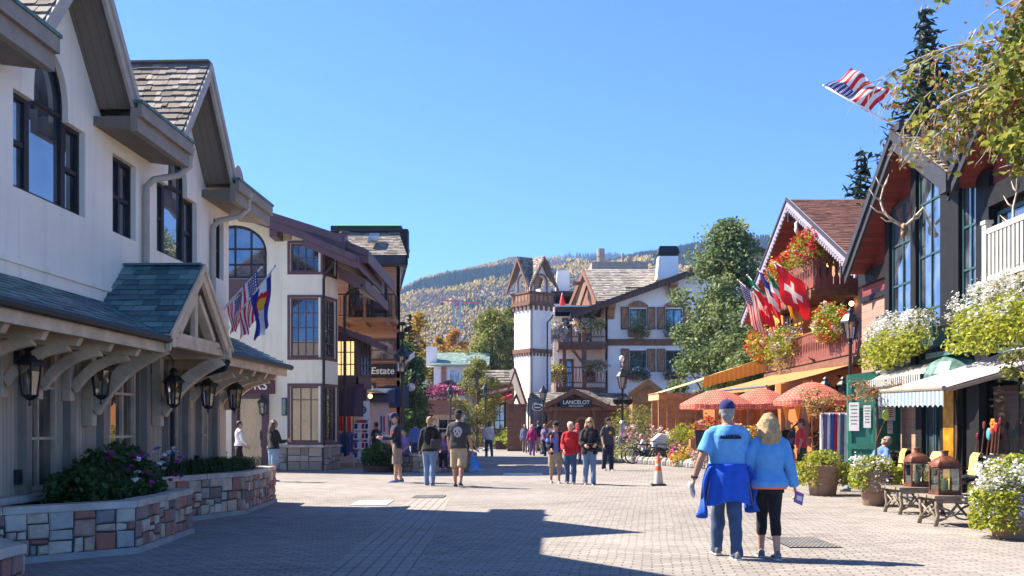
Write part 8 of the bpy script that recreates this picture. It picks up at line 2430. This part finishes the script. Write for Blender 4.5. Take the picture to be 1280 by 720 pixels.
# ------------------------------------------------------------------ bicycles with a trailer, on a rack
def bicycle(label,X,Y,rz,col,flip=1):
 t = thing('bicycle',label,'bicycle',(X,Y,0),'bicycles parked by the garden')
 M = Matrix.Translation((X,Y,0)) @ Matrix.Rotation(rz,4,'Z')
 wb_ = .53; r = .345
 for sx in (-1,1):
  C = Matrix.Translation((sx*wb_,0,r)) @ Matrix.Rotation(R(90),4,'X')
  m = MB(M @ C); m.lathe([(r-.05,-.028),(r,-.02),(r,.02),(r-.05,.028),(r-.05,-.028)],(0,0,0),32); w = m.build('wheel','rubber',t,smooth=True)
  m = MB(M @ C); m.lathe([(r-.05,-.012),(r-.034,-.012),(r-.034,.012),(r-.05,.012),(r-.05,-.012)],(0,0,0),32); m.tube([(0,0,-.05),(0,0,.05)],.022,8)
  for k in range(18):
   a = 2*math.pi*k/18; m.bar((0,0,0),((r-.04)*math.cos(a),(r-.04)*math.sin(a),0),.006,.006)
  m.build('rim','grey_metal',w)
 bb = Vector((-.08,0,.30)); st = Vector((-.24,0,.78)); hd = Vector((.36,0,.80)); hl = Vector((.40,0,.66)); rx,fx = Vector((-wb_,0,r)),Vector((wb_,0,r))
 m = MB(M)
 for a,b,q in ((bb,st,.017),(st,hd,.017),(bb,hl,.02),(hd,hl,.02)): m.tube([a,b],q*1.6,8)
 for sy in (-.06,.06):
  o_ = Vector((0,sy,0)); m.tube([bb+o_*.5,rx+o_],.011,6); m.tube([st-Vector((0,0,.08))+o_*.3,rx+o_],.010,6); m.tube([hl+o_*.7,fx+o_],.013,6)
 m.build('frame',col,t,smooth=True)
 m = MB(M); m.tube([hd,hd+Vector((-.02,0,.16))],.014,6); m.tube([hd+Vector((-.1,-.3,.20)),hd+Vector((.0,-.15,.18)),hd+Vector((0,.15,.18)),hd+Vector((-.1,.3,.20))],.013,6); m.build('handlebar','black_iron',t,smooth=True)
 m = MB(M); m.tube([st,st+Vector((-.03,0,.14))],.014,6); m.rings([[Vector((-.27+x,w*math.cos(q),.93+.022*math.sin(q))) for q in np.linspace(0,6.28,11)[:-1]] for x,w in ((-.14,.03),(-.10,.075),(-.02,.06),(.06,.025),(.13,.014))]); m.build('saddle','rubber',t,smooth=True)
 m = MB(M @ Matrix.Translation(bb) @ Matrix.Rotation(R(90),4,'X')); m.lathe([(.07,-.055),(.10,-.055),(.10,-.045),(.07,-.045),(.07,-.055)],(0,0,0),18); m.bar((0,0,-.06),(.12,-.12,-.07),.02,.012); m.bar((0,0,.06),(-.12,.12,.07),.02,.012); m.box(.08,.16,-.14,-.11,-.14,-.06); m.box(-.16,-.08,.11,.14,.06,.14); m.build('crank','black_iron',t)
 return t
bicycle('dark city bicycle standing outermost of the three by the garden',xp(807,40.9),40.9,R(180+6),'black_paint')
bicycle('black bicycle parked just behind the outer one',xp(802,41.4),41.4,R(180+3),'black_iron')
bicycle('grey blue bicycle leaning close to the trailer',xp(832,41.9),41.9,R(176),'slate_blue_trim')
t = thing('bike_trailer','low bicycle trailer with a pale grey fabric hood','trailer',(xp(836,42.6),42.6,0))
X_ = xp(836,42.6); m = MB(); m.rings([[(X_-.75+x,42.6+w*c,z0 if q < 2 else z1) for q,c in ((0,-1),(1,1),(2,1),(3,-1))] for x,w,z0,z1 in ((0,.3,.55,.95),(.35,.36,.35,1.25),(.75,.38,.3,1.15),(1.15,.36,.3,.85),(1.45,.3,.35,.55))]); m.build('hood','canvas_white',t,bevel=.05)
m = MB(); m.rings([[(X_-.6+x,42.6+w*c,z0 if q < 2 else z1) for q,c in ((0,-1),(1,1),(2,1),(3,-1))] for x,w,z0,z1 in ((0,.38,.28,.6),(.7,.41,.24,.62),(1.3,.4,.28,.6))]); m.build('tub','cloth_navy',t,bevel=.03)
for sy in (-.45,.45):
 m = MB(Matrix.Translation((X_+.35,42.6+sy,.26)) @ Matrix.Rotation(R(90),4,'X')); m.lathe([(.22,-.02),(.26,-.015),(.26,.015),(.22,.02),(.22,-.02)],(0,0,0),24)
 for k in range(12): m.bar((0,0,0),(.23*math.cos(k*.5236),.23*math.sin(k*.5236),0),.006,.006)
 m.build('wheel','rubber',t)
t = thing('cycle_rack','low rust coloured wooden cycle rack on the ground under the bikes','cycle rack',(xp(845,41),41,0))
m = MB(); xr = xp(845,41)
m.box(xr-.9,xr+.9,40.7,40.8,0,.09); m.box(xr-.9,xr+.9,41.3,41.4,0,.09)
for k in range(6): m.bar((xr-.8+k*.3,40.75,.05),(xr-.65+k*.3,41.35,.42),.06,.06); m.bar((xr-.5+k*.3,40.75,.05),(xr-.65+k*.3,41.35,.42),.05,.05)
m.build('frame','wood_tan',t)
# traffic cone
g_ = at(823,607)
t = thing('traffic_cone','faded traffic cone with two orange bands on a black base','cone',g_)
m = MB(); m.cbox(g_+Vector((0,0,.025)),.36,.36,.05); m.build('base','rubber',t,bevel=.01)
m = MB()
for z0,r0,z1,r1,mi in ((.05,.125,.38,.085,0),(.38,.085,.5,.07,1),(.5,.07,.56,.06,0),(.56,.06,.66,.045,1),(.66,.045,.78,.028,1)): m.lathe([(r0,z0),(r1,z1)],g_,20,m=mi)
m.lathe([(.028,.78),(.001,.782)],g_,20,m=1); m.build('body',['cream_paint','cone_orange'],t,smooth='auto')

# ------------------------------------------------------------------ benches, tables, lanterns, pots
def bench(label,x,y,rz,L=1.5,mat='black_paint',slatmat=None):
 t = thing('slat_bench',label,'bench',(x,y,0),'benches along the shops')
 M = Matrix.Translation((x,y,0)) @ Matrix.Rotation(rz,4,'Z'); sm = slatmat or mat       # seat faces -y
 m = MB(M)
 for k in range(5): m.box(-L/2,L/2,-.26+k*.1,-.18+k*.1,.42,.445)
 m.build('seat',sm,t)
 m = MB(M); m.bar((-L/2,.34,.92),(L/2,.34,.92),.09,.05,up=(0,.2,1)); m.bar((-L/2,.26,.55),(L/2,.26,.55),.06,.04)
 n = int(L/.085)
 for k in range(n): x0 =-L/2+.05+k*(L-.1)/(n-1); m.bar((x0,.26,.55),(x0,.34,.90),.04,.018,up=(0,1,0))
 m.build('backrest',sm,t)
 for s in (-1,1):
  m = MB(M); x0 = s*(L/2-.03)
  m.bar((x0,-.26,0),(x0,-.26,.66),.06,.06); m.bar((x0,-.26,.4),(x0,.26,.4),.05,.06); m.build('leg',mat,t)
  m = MB(M); m.bar((x0,.22,0),(x0,.36,.95),.06,.06,up=(0,1,0)); m.build('leg',mat,t)
  m = MB(M); m.bar((x0,-.30,.67),(x0,.31,.67),.07,.03); m.build('armrest',mat,t)
 return t
bench('dark slatted bench with yellow blankets under the white awning',8.72,18.9,R(-90),1.7)
bench('dark bench by the green doors on which the man in blue reclines',8.55,23.15,R(-90),1.5)
bench('weathered slatted bench behind the stone planter of daylily leaves',-5.95,21.5,R(95),1.4,'black_iron','wood_weather')
def blanket(label,x,y,w,mat='cloth_yellow'):
 t = thing('blanket',label,'blanket',(x,y,.9),'yellow blankets on the benches')
 prof = [(9.13,.62),(9.10,.97),(9.04,.985),(8.98,.9),(8.93,.6),(8.88,.475),(8.7,.47),(8.5,.475),(8.44,.42),(8.42,.2)]
 m = MB(); m.grid(lambda a,b: (lambda k: (lambda i,f: (prof[i][0]*(1-f)+prof[i+1][0]*f+x+.012*math.sin(b*13),y+(b-.5)*w+.03*math.sin(a*9),prof[i][1]*(1-f)+prof[i+1][1]*f+.012*math.sin(b*17+a*6)))(min(8,int(k)),k-min(8,int(k))))(a*9),36,14)
 o = m.build('cloth',mat,t,smooth=True); s_ = o.modifiers.new('solid','SOLIDIFY'); s_.thickness = .014
blanket('yellow blanket draped over the far end of the bench under the white awning',0,19.45,.34)
blanket('yellow blanket over the near end of the bench under the white awning',0,18.35,.3)
blanket('folded yellow blanket on the back of the bench by the green doors',-.17,22.55,.3)
t = thing('cushion','black cushion on the bench between the yellow blankets','cushion',(8.62,18.8,.5)); m = MB(); m.ball((8.6,18.8,.52),.2,.22,.07,14,8); m.build('pad','cloth_black',t,smooth=True)
t = thing('yellow_armchair','pale yellow cushioned chair seen between the two candle lanterns','chair',(8.0,19.8,0))
m = MB(); m.hexa([(7.7,19.6,.36),(8.25,19.6,.33),(8.25,20.15,.33),(7.7,20.15,.36),(7.7,19.6,.46),(8.25,19.6,.42),(8.25,20.15,.42),(7.7,20.15,.46)]); m.build('seat','cloth_yellow',t,bevel=.03)
m = MB(); m.hexa([(8.2,19.6,.4),(8.28,19.6,.4),(8.28,20.15,.4),(8.2,20.15,.4),(8.46,19.6,1.0),(8.54,19.6,1.0),(8.54,20.15,1.0),(8.46,20.15,1.0)]); m.build('backrest','cloth_yellow',t,bevel=.03)
for x0,y0 in ((7.75,19.62),(7.75,20.12),(8.3,19.62),(8.3,20.12)): m = MB(); m.bar((x0,y0,0),(x0,y0,.4),.04,.04); m.build('leg','grey_metal',t)
def twig_table(label,X,Y,rz,L=.95,W=.62,Hh=.44):
 t = thing('twig_table',label,'table',(X,Y,0),'rustic twig tables')
 M = Matrix.Translation((X,Y,0)) @ Matrix.Rotation(rz,4,'Z')
 m = MB(M)
 for k in range(5): w = W/5; m.box(-L/2+random.uniform(-.01,.01),L/2+random.uniform(-.01,.01),-W/2+k*w+.003,-W/2+(k+1)*w-.003,Hh-.045,Hh+random.uniform(-.003,.003))
 m.box(-L/2+.04,L/2-.04,-W/2+.03,-W/2+.07,Hh-.11,Hh-.046); m.box(-L/2+.04,L/2-.04,W/2-.07,W/2-.03,Hh-.11,Hh-.046)
 m.build('tabletop','wood_weather',t,bevel=.006)
 for sx in (-1,1):
  for sy in (-1,1):
   m = MB(M); x0,y0 = sx*(L/2-.07),sy*(W/2-.07); m.tube([(x0+sx*.03,y0+sy*.01,0),(x0-sx*.01,y0,.16),(x0+sx*.012,y0,.3),(x0,y0,Hh-.05)],[.036,.03,.032,.034],8); m.build('leg','wood_weather',t,smooth=True)
 m = MB(M)
 for sy in (-1,1):
  y0 = sy*(W/2-.07)
  for sx in (-1,1):
   m.tube([(sx*(L/2-.08),y0,.08),(sx*L*.30,y0,.12),(sx*L*.18,y0,.25),(sx*L*.05,y0,Hh-.06)],[.02,.022,.02,.016],7); m.tube([(sx*(L/2-.08),y0,.3),(sx*L*.25,y0,.24),(sx*L*.1,y0,.12),(0,y0,.1)],[.016,.018,.016,.012],7)
 for sx in (-1,1):
  x0 = sx*(L/2-.07); m.tube([(x0,-W/2+.07,.1),(x0,0,.28),(x0,W/2-.07,.1)],.018,7); m.tube([(x0,-W/2+.07,.32),(x0,0,.18),(x0,W/2-.07,.32)],.016,7)
 m.build('brace','wood_weather',t,smooth=True)
 return t
TA = (at(1134,645)); TB = at(1183,666)
ta = Vector((6.95,17.3,0)); tb = Vector((6.75,15.2,0))
twig_table('rustic twig table next to the pot with the glass tulip, carrying a copper lantern',*ta[:2],R(6),.86,.66,.46)
twig_table('rustic twig table next to the big white flowers, carrying a copper lantern',*tb[:2],R(3),.98,.66,.46)
def candle_lantern(label,p,s=1.0):
 t = thing('candle_lantern',label,'lantern',p,'copper candle lanterns')
 p = Vector(p); w = .15*s; h = .40*s
 m = MB(); m.box(p.x-w-.02,p.x+w+.02,p.y-w-.02,p.y+w+.02,p.z,p.z+.035); m.build('base','copper_rust',t,bevel=.006)
 m = MB()
 for sx in (-1,1):
  for sy in (-1,1): m.box(p.x+sx*w-.012,p.x+sx*w+.012,p.y+sy*w-.012,p.y+sy*w+.012,p.z+.035,p.z+h)
 for z in (p.z+.04,p.z+h-.03):
  for sy in (-1,1): m.box(p.x-w+.012,p.x+w-.012,p.y+sy*w-.008,p.y+sy*w+.008,z,z+.02); m.box(p.x+sy*w-.008,p.x+sy*w+.008,p.y-w+.012,p.y+w-.012,z,z+.02)
 m.build('frame','copper_rust',t)
 m = MB()
 for sy in (-1,1): m.box(p.x-w+.014,p.x+w-.014,p.y+sy*w-.002,p.y+sy*w+.002,p.z+.06,p.z+h-.03); m.box(p.x+sy*w-.002,p.x+sy*w+.002,p.y-w+.014,p.y+w-.014,p.z+.06,p.z+h-.03)
 m.build('pane','clear_glass',t)
 m = MB(); R_ = []
 for z,k in ((h,1.12),(h+.05,1.05),(h+.11,.78),(h+.15,.42),(h+.16,.36)):
  R_.append([p+Vector((w*k*x,w*k*y,z)) for x,y in ((-1,-1),(0,-1.12),(1,-1),(1.12,0),(1,1),(0,1.12),(-1,1),(-1.12,0))])
 m.rings(R_); m.lathe([(.05,h+.16),(.05,h+.22),(.062,h+.225),(.062,h+.24),(.001,h+.245)],p,12); m.build('lid','copper_rust',t,smooth='auto')
 m = MB(); m.lathe([(.001,.035),(.05,.035),(.05,.22),(.046,.225),(.001,.222)],p,14); m.tube([p+Vector((0,0,.222)),p+Vector((0,0,.24))],.003,5); m.build('candle','candle',t,smooth='auto')
candle_lantern('copper topped candle lantern on the twig table by the glass tulip',ta+Vector((.06,0,.462)),1.06)
candle_lantern('copper topped candle lantern on the twig table by the big white flowers',tb+Vector((-.18,-.02,.462)),1.06)
# glass flower stakes leaning by the shop window
GS = 'coloured glass stakes by the shop window'
for i,(y,z,c,r_,lb) in enumerate(((19.95,1.52,'glass_maroon',.06,'tall dark maroon glass stake by the shop window'),(20.25,1.3,'glass_maroon',.055,'leaning maroon stake apart from the others by the window'),(19.75,1.35,'glass_blue',.085,'pale blue glass disc stake by the window'),(19.55,1.55,'glass_orange',.10,'orange glass flower stake by the window'),(19.45,1.48,'glass_red',.07,'longer red glass stake touching the orange flower'),(19.3,1.6,'glass_maroon',.055,'tallest dark stake of the cluster'),(19.62,1.42,'glass_red',.06,'short red stake between the blue disc and orange flower'))):
 t = thing('glass_stake',lb,'ornament',(9.3,y,0),GS)
 m = MB(); m.tube([(9.25+.01*i,y+.02*(i % 3),0),(9.42,y,z-.1)],.012,6); m.build('rod','copper_rust',t)
 m = MB()
 if c in ('glass_orange',):
  for k in range(6): a = k*1.047; m.ball((9.40,y+.07*math.cos(a),z+.07*math.sin(a)),.02,.045,.045,8,6)
  m.ball((9.39,y,z),.03,seg=8,rings=6)
 else: m.ball((9.42,y,z),r_*.5,r_,r_*1.5,10,8)
 m.build('head',c,t,smooth=True)
# terracotta pots
def pot(label,X,Y,r,h,greens,blooms,crown,std=None,nl=1500,nb=0,trail=.35,clump=.05):
 t = thing('flower_pot',label,'plant pot',(X,Y,0),'potted plants before the shop')
 m = MB(); m.lathe([(.001,0),(r*.72,0),(r*.78,.03),(r*.97,h*.80),(r*1.06,h*.81),(r*1.08,h*.98),(r*1.0,h),(r*.9,h*.98),(r*.88,h*.85),(.001,h*.85)],(X,Y,0),28)
 for z in (.36,.58): m.lathe([(r*(.78+.24*z)+.001,h*z),(r*(.78+.24*z)+.008,h*(z+.015)),(r*(.785+.24*z)+.001,h*(z+.03))],(X,Y,0),28)
 m.build('pot','terra',t,smooth='auto')
 pts = [ellip(nl // 2,(X,Y,h+crown*.4),(r*1.2,r*1.2,crown*.7),2.4)]
 n = nl
 a = RNG.uniform(0,6.28,n); sel = np.sin(a*2+X*3) >-.55
 rr = r*(1.08+.5*RNG.uniform(0,1,n) ** .6); zz = h*1.02-trail*RNG.uniform(0,1,n) ** 1.1+.05
 q = np.stack([X+rr*np.cos(a),Y+rr*np.sin(a),zz],1)[sel]; pts.append(q)
 pts = np.vstack(pts); pts[:,2] = np.maximum(pts[:,2],.03); leafmesh('foliage',pts,.065,greens,t,np.clip(RNG.normal(.6,.28,len(pts)),0,1),droop=.4)
 if nb:
  nc = nb // 14; aa = RNG.uniform(2.2,5.6,nc); cc = np.stack([X+r*1.35*np.cos(aa)*RNG.uniform(.5,1.05,nc),Y+r*1.3*np.sin(aa)*RNG.uniform(.6,1,nc),h+RNG.uniform(-.3,crown*.9,nc)],1)
  leafmesh('blossoms',np.repeat(cc,14,axis=0)+RNG.normal(size=(nc*14,3))*clump,.042,None,t,mats=blooms,mi=np.repeat(RNG.integers(0,len(blooms),nc),14),up=.9,aspect=.9)
 if std:
  sh_,cr,lm,nn,sparse = std
  m = MB(); pth = [(X,Y,h*.8),(X+.02,Y,h+(sh_-h)*.5),(X-.01,Y,sh_)]; m.tube(pth,[.022,.018,.014],7)
  P_ = []
  for k in range(9 if not sparse else 14):
   d = Vector((random.uniform(-1,1),random.uniform(-.8,.8),random.uniform(-.5,.9))).normalized(); e = Vector(pth[2])+Vector((d.x*cr[0],d.y*cr[0],d.z*cr[1]))*random.uniform(.55,1)
   m.tube([pth[2],Vector(pth[2]).lerp(e,.5)+Vector((0,0,.05)),e],[.009,.006,.003],5)
   P_.append(ellip(nn // 9,e,(cr[0]*.34,cr[0]*.34,cr[1]*.3),2));
   if sparse: P_.append(np.array([tuple(Vector(pth[2]).lerp(e,random.random())+Vector((random.uniform(-.04,.04),random.uniform(-.04,.04),random.uniform(-.1,.04)))) for _ in range(nn // 30)]))
  m.build('stem','bark',t); leafmesh('crown',np.vstack(P_),.055,lm,t,droop=.3)
 return t
pa = at(1029,619); pb = at(1096,632)
pot('terracotta pot with lime trailing leaves and a thin little tree, without white flowers',pa.x,21.9,.36,.66,'leaf_lime',[],.32,(2.05,(.52,.35),'leaf_dry',500,True),1900,0,.5)
pot('terracotta pot with white flowers and a sparse dry tree',pb.x,19.0,.31,.66,'leaf_lime',['bloom_white'],.28,(2.15,(.55,.34),'leaf_dry',220,True),1500,620,.4)
pot('big pot of white and lime flowers with a slanting rusty rod',6.72,13.35,.36,.58,'leaf_lime',['bloom_white'],.50,None,2600,2300,.52)
pot('terracotta pot with a small leafy standard tree behind the big white flowers',7.65,14.9,.3,.55,'leaf_green',[],.55,(2.3,(.42,.36),'leaf_olive',900,False),1500,0,.3)
t = thing('lime_glass_stake','lime green glass tulip on a bent rod in the pot with white flowers','ornament',(pb.x,19,.7)); m = MB(); m.tube([(pb.x-.08,18.9,.7),(pb.x-.02,18.9,1.25),(pb.x+.14,18.9,1.62)],.010,6); m.build('rod','copper_rust',t); m = MB(); m.ball((pb.x+.15,18.9,1.72),.07,.06,.11,10,8); m.build('head','glass_lime',t,smooth=True)
t = thing('garden_stake','slanting rusty rod in the big white flower pot','ornament',(7.0,13.4,.6)); m = MB(); m.tube([(6.9,13.5,.6),(7.25,13.5,1.75)],.014,6); m.ball((7.26,13.5,1.8),.04,.04,.06,8,6); m.build('rod','copper_rust',t)
# scarf rail
t = thing('scarf_rail','rail of long white, purple and blue scarves beside the green doors','display rack',(8.5,25.5,0))
m = MB(); m.tube([(7.93,25.7,0),(7.93,25.7,1.85),(8.66,25.5,1.85),(8.66,25.5,0)],.02,6); m.build('rail','white_paint',t)
for k in range(9):
 x_ = 7.96+k*.08; m = MB(); m.grid(lambda a,b: (x_+(a-.5)*.075,25.68-k*.022+.02*math.sin(a*6+b*3),1.84-b*1.45),4,10); o = m.build('scarf',['canvas_white','cloth_purple','canvas_white','cloth_blue','cloth_red','canvas_white','cloth_greyblue','canvas_white','canvas_white'][k],t,smooth=True); s_ = o.modifiers.new('solid','SOLIDIFY'); s_.thickness = .012
# ground covers
def plate(name,label,px0,px1,py0,py1,mat,holes=False,th=.012,cat='cover'):
 ya,yb = F*H/(py1-YH),F*H/(py0-YH); xa,xb = (px0-CX)/F*(ya+yb)/2,(px1-CX)/F*(ya+yb)/2
 m = MB(); m.box(xa,xb,ya,yb,0,th); t = m.build(name,mat); tag(t,label,cat)
 if holes:
  r_ = MB(); n,k = 12,10
  for i in range(n):
   for j in range(k):
    cx_,cy_ = xa+(xb-xa)*(i+.5)/n,ya+(yb-ya)*(j+.5)/k; w = (xb-xa)/n*.27; d_ = (yb-ya)/k*.27
    r_.box(cx_-w,cx_+w,cy_-d_,cy_+d_,th+.001,th+.003)
  r_.build('grating','concrete',t)
plate('access_cover','pale steel access cover set in the shaded paving',443,488,626,632,'steel_plate')
plate('drain_grate','dark cast iron drain grate near the feet of the blonde woman',972,1034,672,685,'grate',True)
plate('access_cover','long thin pale cover strip in the shadow beyond the walkers',629,678,592,593.6,'steel_plate')
plate('drain_grate','dark grate at the far end of the stacked paver strip',517,556,619.5,623,'grate',True)
# aspen reaching in from the right
t = thing('aspen_tree','pale limbed aspen with green and browning leaves over the dark shop roof','tree',(7.6,9.2,0))
rnd = random.Random(11); m = MB()
trunk = [Vector((7.6,9.2,0)),Vector((7.6,9.25,1.8)),Vector((7.5,9.4,3.4)),Vector((7.3,9.6,4.6)),Vector((7.1,9.8,5.6)),Vector((7.0,9.9,6.6))]
m.tube(trunk,[.14,.12,.10,.08,.055,.02],10)
LP,LT = [],[]; DP = []
def limb(p,d,L,r,depth,dry):
 pts = [p]; n = 6; q = p.copy(); dd = d.normalized()
 for i in range(n):
  dd = (dd+Vector((rnd.uniform(-.22,.22),rnd.uniform(-.22,.22),rnd.uniform(-.18,.14)-.05*i*(1 if depth > 0 else .2)))).normalized(); q = q+dd*(L/n)
  if (q.z-H)/q.y*F < 322 and q.x/q.y < .56: break
  pts.append(q.copy())
 if len(pts) < 3: return
 n = len(pts)-1
 m.tube(pts,[r*(1-.85*i/n) for i in range(n+1)],6)
 for i in range(1,n+1):
  if depth < 2:
   for _ in range(2 if depth == 0 else 2):
    if rnd.random() < .85: limb(pts[i],(dd+Vector((rnd.uniform(-1,1),rnd.uniform(-.8,.8),rnd.uniform(-.9,.5)))).normalized(),L*rnd.uniform(.28,.5),r*.42,depth+1,dry+rnd.uniform(-.1,.2))
  if depth >= 1:
   for _ in range(int(rnd.uniform(2,6 if dry < .5 else 3.2))):
    o_ = pts[i]+Vector((rnd.gauss(0,.05),rnd.gauss(0,.05),rnd.gauss(-.03,.05)))
    (DP if rnd.random() < dry-.25 else LP).append(tuple(o_))
for st_,tg,L,r,dry in ((2,(5.3,10.2,4.45),2.0,.035,.1),(2,(5.6,9.6,4.2),1.8,.03,.05),(3,(5.0,10.4,4.9),2.3,.04,.3),(3,(5.5,10.0,4.6),1.8,.03,.1),(4,(4.3,10.4,5.6),2.7,.035,.95),(4,(4.9,9.8,5.9),2.3,.035,.75),(4,(5.4,10.2,5.3),1.8,.03,.3),(4,(5.6,10.6,5.9),1.7,.03,.3),(3,(5.8,9.4,5.0),1.6,.03,.1),(5,(5.4,10,6.6),2.0,.03,.5),(4,(4.6,10.2,5.35),2.5,.03,.6),(4,(4.8,10.0,5.7),2.4,.03,.7),(4,(5.2,9.8,5.9),2.0,.03,.35),(3,(5.2,10.2,4.75),2.1,.03,.2)):
 limb(trunk[st_],Vector(tg)-trunk[st_],L,r,0,dry)
m.build('trunk','bark_pale',t,smooth=True)
okz = lambda p: (p[2]-H)/p[1]*F > 330+22*math.sin(p[0]*11)
DP = [p for p in DP if okz(p) and p[0]/p[1] > .372]
LP = [p for p in LP if okz(p) and p[0]/p[1] > .395-.05*max(0,p[2]-4.9)]
LP += [(p[0]+random.gauss(0,.08),p[1]+random.gauss(0,.1),p[2]+random.gauss(0,.07)) for p in LP if random.random() < .12]
leafmesh('crown',np.array(LP),.072,'leaf_aspen',t,np.clip(RNG.normal(.48,.17,len(LP)),0,.82),aspect=.85,droop=.5)
leafmesh('dry_leaves',np.array(DP),.06,'leaf_dry',t,aspect=.6,droop=.4)
flush(); haircut()
